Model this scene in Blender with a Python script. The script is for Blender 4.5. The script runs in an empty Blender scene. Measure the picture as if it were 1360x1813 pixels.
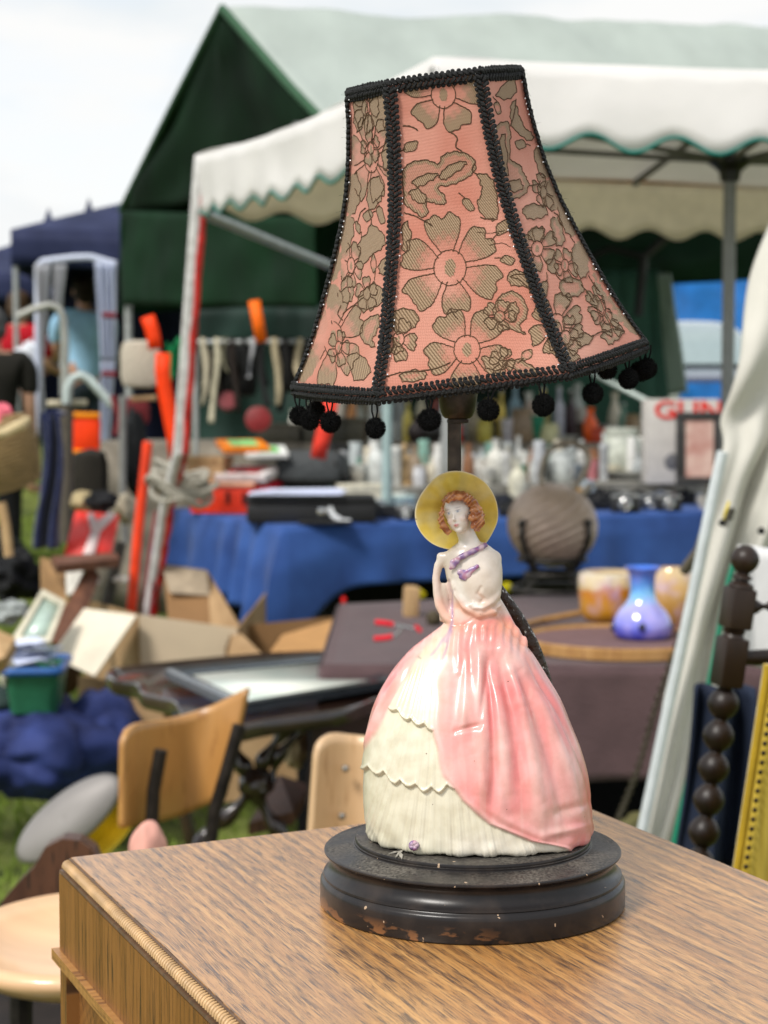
import bpy, bmesh, math, random
import numpy as np
from mathutils import Vector, Matrix, Euler, noise
from mathutils.bvhtree import BVHTree
R = math.radians
random.seed(7); rng = np.random.default_rng(7)
SC = bpy.context.scene; COL = SC.collection
# ------------------------------------------------------------------ camera, sky, sun, exposure
FPX = 3300.0; CX = 680.0; CY = 906.5; HZ = 700.0; CAMH = 1.35
PITCH = math.atan((CY - HZ) / FPX)
cam = bpy.data.cameras.new('camera'); camo = bpy.data.objects.new('camera', cam); COL.objects.link(camo)
cam.sensor_fit = 'VERTICAL'; cam.sensor_height = 36.0; cam.lens = FPX / 1813 * 36
camo.location = (0, 0, CAMH); camo.rotation_euler = (R(90) - PITCH, 0, 0)
cam.clip_start = 0.05; cam.clip_end = 2000
cam.dof.use_dof = True; cam.dof.focus_distance = 0.935; cam.dof.aperture_fstop = 14.0; cam.dof.aperture_blades = 7
SC.camera = camo
w = bpy.data.worlds.new('World'); SC.world = w; w.use_nodes = True
SUN_EL, SUN_AZ = R(50), R(222)       # azimuth clockwise from +Y: high behind the camera's left shoulder
def build_world():
    nt = w.node_tree; N = nt.nodes; L = nt.links; N.clear()
    sky = N.new('ShaderNodeTexSky'); sky.sky_type = 'NISHITA'; sky.sun_disc = False
    sky.sun_elevation = SUN_EL; sky.sun_rotation = SUN_AZ
    b1 = N.new('ShaderNodeBackground'); b1.inputs[1].default_value = 0.12; L.new(sky.outputs[0], b1.inputs[0])
    tc = N.new('ShaderNodeTexCoord'); mp = N.new('ShaderNodeMapping'); mp.inputs['Scale'].default_value = (1, 1, 3.2)
    L.new(tc.outputs['Generated'], mp.inputs[0])
    nz = N.new('ShaderNodeTexNoise'); nz.inputs['Scale'].default_value = 2.6; nz.inputs['Detail'].default_value = 6; nz.inputs['Roughness'].default_value = .55
    L.new(mp.outputs[0], nz.inputs[0])
    rp = N.new('ShaderNodeValToRGB'); rp.color_ramp.elements[0].position = .30; rp.color_ramp.elements[1].position = .56
    rp.color_ramp.elements[0].color = (.55, .55, .55, 1); rp.color_ramp.elements[1].color = (1, 1, 1, 1)
    L.new(nz.outputs[0], rp.inputs[0])
    nz2 = N.new('ShaderNodeTexNoise'); nz2.inputs['Scale'].default_value = 5.5; nz2.inputs['Detail'].default_value = 5; L.new(mp.outputs[0], nz2.inputs[0])
    cr = N.new('ShaderNodeValToRGB'); cr.color_ramp.elements[0].color = (.80, .87, .92, 1); cr.color_ramp.elements[1].color = (1, 1, .99, 1)
    cr.color_ramp.elements[0].position = .35; cr.color_ramp.elements[1].position = .6
    L.new(nz2.outputs[0], cr.inputs[0])
    b2 = N.new('ShaderNodeBackground'); b2.inputs[1].default_value = .52; L.new(cr.outputs[0], b2.inputs[0])
    mx = N.new('ShaderNodeMixShader'); L.new(rp.outputs[0], mx.inputs[0]); L.new(b1.outputs[0], mx.inputs[1]); L.new(b2.outputs[0], mx.inputs[2])
    out = N.new('ShaderNodeOutputWorld'); L.new(mx.outputs[0], out.inputs[0])
build_world()
sl = bpy.data.lights.new('sun', 'SUN'); sl.energy = 1.85; sl.angle = R(14); sl.color = (1.0, .96, .9)
so = bpy.data.objects.new('sun', sl); COL.objects.link(so)
sd = Vector((math.sin(SUN_AZ) * math.cos(SUN_EL), math.cos(SUN_AZ) * math.cos(SUN_EL), math.sin(SUN_EL)))
so.rotation_euler = sd.to_track_quat('Z', 'Y').to_euler(); so.location = sd * 20
SC.view_settings.view_transform = 'Standard'; SC.view_settings.look = 'None'
SC.view_settings.exposure = 0.92; SC.view_settings.gamma = 1.0
SC.cycles.max_bounces = 8; SC.cycles.use_denoising = True
# ------------------------------------------------------------------ photo geometry -> real places
cP, sP = math.cos(PITCH), math.sin(PITCH)
def ray(px, py):
    x = (px - CX) / FPX; y = -(py - CY) / FPX
    return Vector((x, cP + y * sP, -sP + y * cP))
def P(px, py, d):
    r = ray(px, py); return Vector((0, 0, CAMH)) + r * (d / r.y)
def PZ(px, py, z):
    r = ray(px, py); return Vector((0, 0, CAMH)) + r * ((z - CAMH) / r.z)
def proj(co):
    """numpy (n,3) world -> photo pixels (n,2)"""
    x = co[:, 0]; y = co[:, 1]; z = co[:, 2] - CAMH
    f = y * cP - z * sP; u = y * sP + z * cP
    return np.stack([CX + x / f * FPX, CY - u / f * FPX], 1)
def S(px, d): return px * d / FPX
# ------------------------------------------------------------------ mesh building
def frame(loc=(0, 0, 0), rx=0, ry=0, rz=0, s=1):
    return Matrix.Translation(Vector(loc)) @ Euler((R(rx), R(ry), R(rz))).to_matrix().to_4x4() @ Matrix.Scale(s, 4)
class MB:
    def __init__(s): s.v = []; s.f = []; s.uv = None
    def add(s, vs, fs, M=None):
        o = len(s.v)
        for p in vs:
            p = Vector(p); s.v.append(M @ p if M is not None else p)
        s.f += [tuple(i + o for i in f) for f in fs]; return s
    def box(s, sx, sy, sz, M=None, c=(0, 0, 0), bev=0.0):
        x, y, z = sx / 2, sy / 2, sz / 2; b = min(bev, x * .9, y * .9, z * .9)
        if b <= 0:
            vs = [(i * x + c[0], j * y + c[1], k * z + c[2]) for i in (-1, 1) for j in (-1, 1) for k in (-1, 1)]
            return s.add(vs, [(0, 1, 3, 2), (4, 6, 7, 5), (0, 4, 5, 1), (2, 3, 7, 6), (0, 2, 6, 4), (1, 5, 7, 3)], M)
        bm = bmesh.new(); bmesh.ops.create_cube(bm, size=1)
        for v in bm.verts: v.co = Vector((v.co.x * sx, v.co.y * sy, v.co.z * sz))
        bmesh.ops.bevel(bm, geom=bm.edges[:], offset=b, segments=2, profile=.6, affect='EDGES')
        bm.verts.index_update()
        vs = [v.co + Vector(c) for v in bm.verts]; fs = [[v.index for v in f.verts] for f in bm.faces]; bm.free()
        return s.add(vs, fs, M)
    def tube(s, pts, r, n=10, M=None, closed=False, caps=True, flat=1.0):
        pts = [Vector(p) for p in pts]; m = len(pts); rs = r if isinstance(r, (list, tuple)) else [r] * m
        o = []; prev = None
        for i, p in enumerate(pts):
            if closed: t = pts[(i + 1) % m] - pts[i - 1]
            else: t = pts[min(i + 1, m - 1)] - pts[max(i - 1, 0)]
            t.normalize()
            if prev is None:
                a = Vector((0, 0, 1)) if abs(t.z) < .9 else Vector((1, 0, 0)); u = t.cross(a).normalized()
            else: u = (prev - t * prev.dot(t)).normalized()
            prev = u; v = t.cross(u)
            for k in range(n):
                a = 2 * math.pi * k / n; o.append(p + (u * math.cos(a) + v * math.sin(a) * flat) * rs[i])
        fs = []
        for i in range(m if closed else m - 1):
            j = (i + 1) % m
            for k in range(n): fs.append((i * n + k, i * n + (k + 1) % n, j * n + (k + 1) % n, j * n + k))
        if caps and not closed: fs += [tuple(range(n))[::-1], tuple((m - 1) * n + k for k in range(n))]
        return s.add(o, fs, M)
    def lathe(s, prof, n=24, M=None, rib=0, ribn=0, twist=0):
        o = []
        for i, (r, z) in enumerate(prof):
            for k in range(n):
                a = 2 * math.pi * k / n; rr = max(r, 1e-5) * (1 + rib * math.cos(ribn * (a + twist * z)))
                o.append((rr * math.cos(a), rr * math.sin(a), z))
        fs = []
        for i in range(len(prof) - 1):
            for k in range(n): fs.append((i * n + k, i * n + (k + 1) % n, (i + 1) * n + (k + 1) % n, (i + 1) * n + k))
        fs.append(tuple(range(n))[::-1]); fs.append(tuple((len(prof) - 1) * n + k for k in range(n)))
        return s.add(o, fs, M)
    def sph(s, c, r, n=14, M=None, wob=0, seed=0):
        if not isinstance(r, (list, tuple)): r = (r, r, r)
        m = n; o = []; fs = []
        for i in range(1, m):
            th = math.pi * i / m
            for k in range(2 * n):
                a = math.pi * k / n; d = Vector((math.sin(th) * math.cos(a), math.sin(th) * math.sin(a), math.cos(th)))
                q = 1 + (wob * noise.noise(d * 2.1 + Vector((seed, seed * .7, 0))) if wob else 0)
                o.append((c[0] + d.x * r[0] * q, c[1] + d.y * r[1] * q, c[2] + d.z * r[2] * q))
        for i in range(m - 2):
            for k in range(2 * n): fs.append((i * 2 * n + k, (i + 1) * 2 * n + k, (i + 1) * 2 * n + (k + 1) % (2 * n), i * 2 * n + (k + 1) % (2 * n)))
        o += [(c[0], c[1], c[2] + r[2]), (c[0], c[1], c[2] - r[2])]; a = len(o) - 2
        for k in range(2 * n):
            fs.append((k, (k + 1) % (2 * n), a)); fs.append(((m - 2) * 2 * n + (k + 1) % (2 * n), (m - 2) * 2 * n + k, a + 1))
        return s.add(o, fs, M)
    def grid(s, fn, nu, nv, M=None, closed=False):
        o = [fn(i / nu, j / nv) for j in range(nv + 1) for i in range(nu + (0 if closed else 1))]; W = nu if closed else nu + 1
        fs = [(j * W + i, j * W + (i + 1) % W, (j + 1) * W + (i + 1) % W, (j + 1) * W + i) for j in range(nv) for i in range(nu)]
        return s.add(o, fs, M)
    def prism(s, pts, h, M=None):
        """polygon in x,z extruded along +y by h"""
        n = len(pts); o = [(x, 0, z) for x, z in pts] + [(x, h, z) for x, z in pts]
        return s.add(o, [tuple(range(n)), tuple(range(2 * n - 1, n - 1, -1))] + [(i, i + n, (i + 1) % n + n, (i + 1) % n) for i in range(n)], M)
    def quad(s, a, b, c, d): return s.add([a, b, c, d], [(0, 1, 2, 3)])
    def base(s):
        a = np.array([tuple(p) for p in s.v]); return Vector(((a[:, 0].min() + a[:, 0].max()) / 2, (a[:, 1].min() + a[:, 1].max()) / 2, a[:, 2].min()))
    def build(s, name, mat, parent=None, smooth=35, solid=0, sub=0, loc=None, uv=None):
        me = bpy.data.meshes.new(name)
        org = Vector(parent['org']) if parent is not None else (Vector(loc) if loc is not None else s.base())
        me.from_pydata([p - org for p in s.v], [], s.f); me.update()
        bm = bmesh.new(); bm.from_mesh(me); bmesh.ops.recalc_face_normals(bm, faces=bm.faces); bm.to_mesh(me); bm.free()
        if smooth:
            me.polygons.foreach_set('use_smooth', [True] * len(me.polygons))
            try: me.set_sharp_from_angle(angle=R(smooth))
            except Exception: pass
        if mat: me.materials.append(mat)
        o = bpy.data.objects.new(name, me); COL.objects.link(o)
        if parent is not None: o.parent = parent
        else: o.location = org
        o['org'] = tuple(org)
        if uv is not None:
            l = me.uv_layers.new(name='UVMap')
            for lp in me.loops: l.data[lp.index].uv = uv(Vector(s.v[lp.vertex_index]))
        if solid:
            m = o.modifiers.new('thickness', 'SOLIDIFY'); m.thickness = solid; m.offset = 0
        if sub:
            m = o.modifiers.new('smooth', 'SUBSURF'); m.levels = sub; m.render_levels = sub
        return o
def clean_org():
    for o in bpy.data.objects:
        if 'org' in o: del o['org']
def tag(o, label, cat, group=None):
    o['label'] = label; o['category'] = cat
    if group: o['group'] = group
    return o
def thing(name, label, cat, loc, group=None):
    o = bpy.data.objects.new(name, None); COL.objects.link(o); o.location = Vector(loc); o['org'] = tuple(Vector(loc))
    return tag(o, label, cat, group)
def dup_tree(root, delta, label=None):
    def cp(o, par):
        c = o.copy(); COL.objects.link(c); c.parent = par
        for ch in [x for x in bpy.data.objects if x.parent == o]: cp(ch, c)
        return c
    kids = [x for x in root.children]
    r = root.copy(); COL.objects.link(r); r.location = root.location + Vector(delta)
    for ch in kids:
        c = ch.copy(); COL.objects.link(c); c.parent = r
        for g in ch.children:
            d = g.copy(); COL.objects.link(d); d.parent = c
    if label: r['label'] = label
    return r
# ------------------------------------------------------------------ materials
def tone(c):
    l = .3 * c[0] + .6 * c[1] + .1 * c[2]; k = .55 + .45 * min(1, max(0, (l - .02) / .22)); return tuple(min(.86, max(.002, (l + (x - l) * 1.12) * k)) for x in c)
_m = {}
def mat(name, col, rough=.6, metal=0, var=.18, scale=25, bump=.15, coat=0, sheen=0, trans=0, col2=None, stretch=(1, 1, 1), bscale=None, detail=6, spec=None):
    if name in _m: return _m[name]
    col = tone(col); col2 = tone(col2) if col2 else None
    m = bpy.data.materials.new(name); m.use_nodes = True; nt = m.node_tree; N = nt.nodes; L = nt.links
    b = N['Principled BSDF']; b.inputs['Roughness'].default_value = rough; b.inputs['Metallic'].default_value = metal
    if coat: b.inputs['Coat Weight'].default_value = coat; b.inputs['Coat Roughness'].default_value = .12
    if sheen: b.inputs['Sheen Weight'].default_value = sheen
    if spec is None and rough >= .6: spec = .25
    if spec is not None: b.inputs['Specular IOR Level'].default_value = spec
    tc = N.new('ShaderNodeTexCoord'); mp = N.new('ShaderNodeMapping'); mp.inputs['Scale'].default_value = stretch; L.new(tc.outputs['Object'], mp.inputs[0])
    nz = N.new('ShaderNodeTexNoise'); nz.inputs['Scale'].default_value = scale; nz.inputs['Detail'].default_value = detail; L.new(mp.outputs[0], nz.inputs[0])
    cr = N.new('ShaderNodeValToRGB'); cr.color_ramp.elements[0].position = .3; cr.color_ramp.elements[1].position = .7
    c1 = tuple(max(0, c * (1 - var)) for c in col); c2 = col2 or tuple(min(1, c * (1 + var)) for c in col)
    cr.color_ramp.elements[0].color = (*c1, 1); cr.color_ramp.elements[1].color = (*c2, 1)
    L.new(nz.outputs[0], cr.inputs[0]); L.new(cr.outputs[0], b.inputs['Base Color'])
    if bump:
        bp = N.new('ShaderNodeBump'); bp.inputs['Strength'].default_value = bump; bp.inputs['Distance'].default_value = .01
        if bscale:
            nb = N.new('ShaderNodeTexNoise'); nb.inputs['Scale'].default_value = bscale; nb.inputs['Detail'].default_value = 4; L.new(mp.outputs[0], nb.inputs[0]); L.new(nb.outputs[0], bp.inputs['Height'])
        else: L.new(nz.outputs[0], bp.inputs['Height'])
        L.new(bp.outputs[0], b.inputs['Normal'])
    if trans:   # thin cloth that lets daylight through
        tr = N.new('ShaderNodeBsdfTranslucent'); L.new(cr.outputs[0], tr.inputs[0]); mx = N.new('ShaderNodeMixShader'); mx.inputs[0].default_value = trans
        L.new(b.outputs[0], mx.inputs[1]); L.new(tr.outputs[0], mx.inputs[2]); L.new(mx.outputs[0], N['Material Output'].inputs[0])
    _m[name] = m; return m
def wood(name, c1, c2, c3, uscale=(80, 1400), rough=.4, pore=.5, bump=.25, uvs=True, dist=.012, axis=None, spec=.5, coat=0, fuzz=1):
    """oak-like figure: short dark pores, growth bands that wander into arches"""
    if name in _m: return _m[name]
    m = bpy.data.materials.new(name); m.use_nodes = True; nt = m.node_tree; N = nt.nodes; L = nt.links
    b = N['Principled BSDF']; b.inputs['Specular IOR Level'].default_value = spec
    if coat: b.inputs['Coat Weight'].default_value = coat; b.inputs['Coat Roughness'].default_value = .25
    tc = N.new('ShaderNodeTexCoord'); src = tc.outputs['UV' if uvs else 'Object']
    n0 = N.new('ShaderNodeTexNoise'); n0.inputs['Detail'].default_value = 2; n0.inputs['Scale'].default_value = 1
    m0 = N.new('ShaderNodeMapping'); m0.inputs['Scale'].default_value = (2.2, 9, 5) if uvs else (6, 6, 3); L.new(src, m0.inputs[0]); L.new(m0.outputs[0], n0.inputs[0])
    sb = N.new('ShaderNodeVectorMath'); sb.operation = 'SUBTRACT'; L.new(n0.outputs['Color'], sb.inputs[0]); sb.inputs[1].default_value = (.5, .5, .5)
    ml = N.new('ShaderNodeVectorMath'); ml.operation = 'MULTIPLY'; L.new(sb.outputs[0], ml.inputs[0]); ml.inputs[1].default_value = (0, dist * 3, 0) if uvs else (dist, dist, 0)
    ad = N.new('ShaderNodeVectorMath'); L.new(src, ad.inputs[0]); L.new(ml.outputs[0], ad.inputs[1])
    def nz(sc, det=3, rgh=.5):
        mp = N.new('ShaderNodeMapping'); mp.inputs['Scale'].default_value = sc; L.new(ad.outputs[0], mp.inputs[0])
        n = N.new('ShaderNodeTexNoise'); n.inputs['Scale'].default_value = 1; n.inputs['Detail'].default_value = det; n.inputs['Roughness'].default_value = rgh; L.new(mp.outputs[0], n.inputs[0]); return n
    a, c = uscale
    if uvs: pores = nz((a, c, 1), 2); bands = nz((1.6, c * .07, 1), 4, .6); fib = nz((a * .3, c * 2.2, 1), 2); clus = nz((9, c * .06, 1), 2)
    else: pores = nz((c, c, a), 2); bands = nz((c * .09, c * .09, 2.2), 4, .6); fib = nz((c * 2, c * 2, a * .3), 2); clus = nz((c * .06, c * .06, 9), 2)
    r1 = N.new('ShaderNodeValToRGB'); r1.color_ramp.elements[0].position = .32; r1.color_ramp.elements[1].position = .68
    r1.color_ramp.elements[0].color = (*c1, 1); r1.color_ramp.elements[1].color = (*c2, 1); L.new(bands.outputs[0], r1.inputs[0])
    fm = N.new('ShaderNodeMixRGB'); fm.blend_type = 'MULTIPLY'; fm.inputs[0].default_value = .42 * fuzz; L.new(r1.outputs[0], fm.inputs[1]); L.new(fib.outputs[0], fm.inputs[2])
    su = N.new('ShaderNodeMath'); su.operation = 'MULTIPLY_ADD'; L.new(clus.outputs[0], su.inputs[0]); su.inputs[1].default_value = .35; L.new(pores.outputs[0], su.inputs[2])
    if uvs:   # growth lines that wander into arches; the pores gather along them
        wm = N.new('ShaderNodeMapping'); wm.inputs['Scale'].default_value = (5, 42, 1); L.new(src, wm.inputs[0]); wv = N.new('ShaderNodeTexWave'); wv.bands_direction = 'Y'; wv.inputs['Scale'].default_value = 1
        wv.inputs['Distortion'].default_value = 16; wv.inputs['Detail'].default_value = 1.5; wv.inputs['Detail Scale'].default_value = .3; L.new(wm.outputs[0], wv.inputs[0])
        s2 = N.new('ShaderNodeMath'); s2.operation = 'MULTIPLY_ADD'; L.new(wv.outputs['Fac'], s2.inputs[0]); s2.inputs[1].default_value = .055; s2.inputs[2].default_value = -.02; s3 = N.new('ShaderNodeMath'); L.new(s2.outputs[0], s3.inputs[0]); L.new(su.outputs[0], s3.inputs[1]); su = s3
        gm_ = N.new('ShaderNodeMixRGB'); gm_.blend_type = 'MULTIPLY'; wr_ = N.new('ShaderNodeMapRange'); wr_.inputs['To Max'].default_value = .26; wr_.inputs['From Min'].default_value = .35; L.new(wv.outputs['Fac'], wr_.inputs[0]); L.new(wr_.outputs[0], gm_.inputs[0]); L.new(fm.outputs[0], gm_.inputs[1]); gm_.inputs[2].default_value = (.62, .50, .40, 1); fm = gm_
    r2 = N.new('ShaderNodeValToRGB'); r2.color_ramp.elements[0].position = .725 + (.06 * (1 - pore)); r2.color_ramp.elements[1].position = .765 + (.06 * (1 - pore))
    r2.color_ramp.elements[0].color = (0, 0, 0, 1); r2.color_ramp.elements[1].color = (1, 1, 1, 1); L.new(su.outputs[0], r2.inputs[0])
    pm = N.new('ShaderNodeMixRGB'); L.new(r2.outputs[0], pm.inputs[0]); L.new(fm.outputs[0], pm.inputs[1]); pm.inputs[2].default_value = (*c3, 1)
    L.new(pm.outputs[0], b.inputs['Base Color'])
    rr = N.new('ShaderNodeMapRange'); rr.inputs['To Min'].default_value = rough - .06; rr.inputs['To Max'].default_value = rough + .12; L.new(bands.outputs[0], rr.inputs[0]); L.new(rr.outputs[0], b.inputs['Roughness'])
    bp = N.new('ShaderNodeBump'); bp.inputs['Strength'].default_value = bump; bp.inputs['Distance'].default_value = .001; bp.invert = True; L.new(r2.outputs[0], bp.inputs['Height']); L.new(bp.outputs[0], b.inputs['Normal'])
    _m[name] = m; return m
def painted(name, rough=.25, coat=.5, speck=True, sss=0):
    """glazed or painted surface whose paint colours are carried by the mesh"""
    m = bpy.data.materials.new(name); m.use_nodes = True; nt = m.node_tree; N = nt.nodes; L = nt.links
    b = N['Principled BSDF']; b.inputs['Roughness'].default_value = rough; b.inputs['Coat Weight'].default_value = coat; b.inputs['Coat Roughness'].default_value = .15
    at = N.new('ShaderNodeAttribute'); at.attribute_name = 'paint'
    tc = N.new('ShaderNodeTexCoord'); nz = N.new('ShaderNodeTexNoise'); nz.inputs['Scale'].default_value = 120; nz.inputs['Detail'].default_value = 5; L.new(tc.outputs['Object'], nz.inputs[0])
    r = N.new('ShaderNodeValToRGB'); r.color_ramp.elements[0].position = .35; r.color_ramp.elements[1].position = .6; r.color_ramp.elements[0].color = (.86, .84, .8, 1); r.color_ramp.elements[1].color = (1, 1, 1, 1); L.new(nz.outputs[0], r.inputs[0])
    mx = N.new('ShaderNodeMixRGB'); mx.blend_type = 'MULTIPLY'; mx.inputs[0].default_value = 1; L.new(at.outputs[0], mx.inputs[1]); L.new(r.outputs[0], mx.inputs[2]); last = mx
    if speck:
        n2 = N.new('ShaderNodeTexNoise'); n2.inputs['Scale'].default_value = 420; n2.inputs['Detail'].default_value = 1; L.new(tc.outputs['Object'], n2.inputs[0])
        r2 = N.new('ShaderNodeValToRGB'); r2.color_ramp.elements[0].position = .80; r2.color_ramp.elements[1].position = .82; L.new(n2.outputs[0], r2.inputs[0])
        m2 = N.new('ShaderNodeMixRGB'); L.new(r2.outputs[0], m2.inputs[0]); L.new(mx.outputs[0], m2.inputs[1]); m2.inputs[2].default_value = (.12, .07, .04, 1); last = m2
    L.new(last.outputs[0], b.inputs['Base Color'])
    bp = N.new('ShaderNodeBump'); bp.inputs['Strength'].default_value = .12; bp.inputs['Distance'].default_value = .001; L.new(nz.outputs[0], bp.inputs['Height']); L.new(bp.outputs[0], b.inputs['Normal'])
    if sss: b.inputs['Subsurface Weight'].default_value = sss; b.inputs['Subsurface Radius'].default_value = (.004, .002, .0015)
    return m
def set_paint(me, cols):
    a = me.color_attributes.new('paint', 'FLOAT_COLOR', 'POINT')
    c = np.ones((len(me.vertices), 4), np.float32); c[:, :3] = cols; a.data.foreach_set('color', c.ravel())
def sm(a, b, x): t = np.clip((x - a) / (b - a), 0, 1); return t * t * (3 - 2 * t)
# ------------------------------------------------------------------ oak cabinet under the lamp
D0 = 1.0; s0 = D0 / FPX
LB = P(836, 1596, D0); ZC = LB.z                      # centre of the lamp's foot on the cabinet top
cA = PZ(126, 1518, ZC); cB = PZ(1007, 1416, ZC); gdir = (PZ(434, 1811, ZC) - cA).normalized(); gper = Vector((-gdir.y, gdir.x, 0))
if gper.x < 0: gper = -gper
LEN = .80
cC = cA + gdir * LEN; cD = cB + gdir * LEN
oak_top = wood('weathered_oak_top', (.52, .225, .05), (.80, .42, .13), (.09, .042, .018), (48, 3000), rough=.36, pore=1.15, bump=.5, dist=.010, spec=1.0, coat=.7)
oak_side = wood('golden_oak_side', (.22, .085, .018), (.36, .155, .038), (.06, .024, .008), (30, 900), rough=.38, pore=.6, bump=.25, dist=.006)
cab = thing('oak_cabinet', 'golden oak cabinet with a rope-carved top edge carrying the china lady lamp', 'cabinet', (cA.x + .15, cA.y - .3, 0))
def guv(v): q = v - cA; return (q.dot(gdir), q.dot(gper))
def suv(v): q = v - cA; return (v.z + .31, q.dot(gdir) + .11)
nrm = -gper                                           # outward from the left side face
mb = MB(); top_t = .004
o = [cA, cC, cD, cB]; mb.add([p for p in o] + [p - Vector((0, 0, .012)) for p in o], [(0, 1, 2, 3), (7, 6, 5, 4), (0, 4, 5, 1), (1, 5, 6, 2), (2, 6, 7, 3), (3, 7, 4, 0)])
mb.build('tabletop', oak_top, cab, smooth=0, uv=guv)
# carved rope moulding along the left edge: a bed, a lower fillet and separate slanted nicks
edge_m = wood('moulding_oak', (.10, .05, .022), (.17, .09, .042), (.06, .035, .02), (30, 900), rough=.45, pore=.5)
mb = MB()
def strip(prof, name, m, x0=0.0, L=LEN, zb=None):
    b = MB(); pts = []
    for u in (x0, x0 + L):
        for (n_, z_) in prof: pts.append(cA + gdir * u + nrm * n_ + Vector((0, 0, z_)))
    k = len(prof); b.add(pts, [tuple(range(k)), tuple(range(2 * k - 1, k - 1, -1))] + [(i, (i + 1) % k, (i + 1) % k + k, i + k) for i in range(k)])
    return b.build(name, m, cab, smooth=0, uv=suv)
strip([(-.001, -.0003), (.0012, -.0008), (.0016, -.0024), (.0030, -.0032), (.0044, -.0048), (.0048, -.0066), (.0068, -.0068), (.0072, -.0082), (.0062, -.0095), (-.001, -.0095)], 'moulding_bed', edge_m, -.0006, LEN)
b = MB(); n = 0; u = .002
while u < LEN - .004:
    c = cA + gdir * u + nrm * .0014 + Vector((0, 0, -.0056))
    pts = []
    for k in range(6):
        t = k / 5; a = R(88) * t - R(2); pts.append(c + nrm * (.0044 * math.sin(a)) + Vector((0, 0, .0040 * math.cos(a))) + gdir * (.0016 * (t - .5)))
    b.tube(pts, [.0006, .0009, .00105, .00105, .0009, .0006], n=7); u += .0034
b.build('rope_carving', mat('carved_oak', (.46, .30, .16), .42, var=.25, scale=60, bump=.2), cab, smooth=60)
b = MB()
def sbox(u0, u1, n0, n1, z0, z1):
    p = []
    for (u_, n_) in ((u0, n0), (u1, n0), (u1, n1), (u0, n1)):
        for z_ in (z0, z1): p.append(cA + gdir * u_ + nrm * n_ + Vector((0, 0, z_)))
    b.add(p, [(0, 2, 3, 1), (2, 4, 5, 3), (4, 6, 7, 5), (6, 0, 1, 7), (1, 3, 5, 7), (0, 6, 4, 2)])
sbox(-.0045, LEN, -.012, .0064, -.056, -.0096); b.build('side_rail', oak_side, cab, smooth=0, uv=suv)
b = MB(); sbox(-.0085, LEN, -.012, .0105, -.0625, -.0562); b.build('ledge_moulding', wood('ledge_oak', (.42, .20, .055), (.55, .28, .09), (.2, .09, .03), (900, 30), rough=.36, pore=.2), cab, smooth=0, uv=suv)
b = MB(); sbox(-.0045, .0105, -.012, .0062, -(ZC - .0), -.0627); b.build('corner_post', oak_side, cab, smooth=0, uv=suv)
b = MB(); sbox(.0107, LEN - .02, -.012, -.0015, -(ZC - .08), -.0627)
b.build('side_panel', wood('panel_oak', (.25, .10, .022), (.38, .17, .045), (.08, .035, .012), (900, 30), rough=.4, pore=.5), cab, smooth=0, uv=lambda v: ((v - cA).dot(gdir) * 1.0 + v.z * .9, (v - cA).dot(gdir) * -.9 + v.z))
b = MB(); sbox(LEN - .0198, LEN, -.012, .0062, -ZC, -.0627); b.build('corner_post', oak_side, cab, smooth=0, uv=suv)
b = MB()   # carcass: back, far side and front
wv = (cB - cA); 
def wall(p, q, th, z0, z1):
    d = (q - p).normalized(); n_ = Vector((-d.y, d.x, 0)) * th
    pp = [p, q, q + n_, p + n_]; b.add([Vector((t.x, t.y, z0)) for t in pp] + [Vector((t.x, t.y, z1)) for t in pp], [(0, 3, 2, 1), (4, 5, 6, 7), (0, 1, 5, 4), (1, 2, 6, 5), (2, 3, 7, 6), (3, 0, 4, 7)])
ins = Vector((0, 0, 0))
wall(cB + gdir * .004 - gper * .004, cA + gdir * .004 + gper * .013, .012, .06, ZC - .0122)
wall(cD - gper * .004, cB + gdir * .017 - gper * .004, .012, .06, ZC - .0122)
wall(cC + gper * .013 - gdir * .004, cD - gper * .017 - gdir * .004, .012, .06, ZC - .0122)
b.build('carcass', oak_side, cab, smooth=0, uv=suv)

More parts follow.
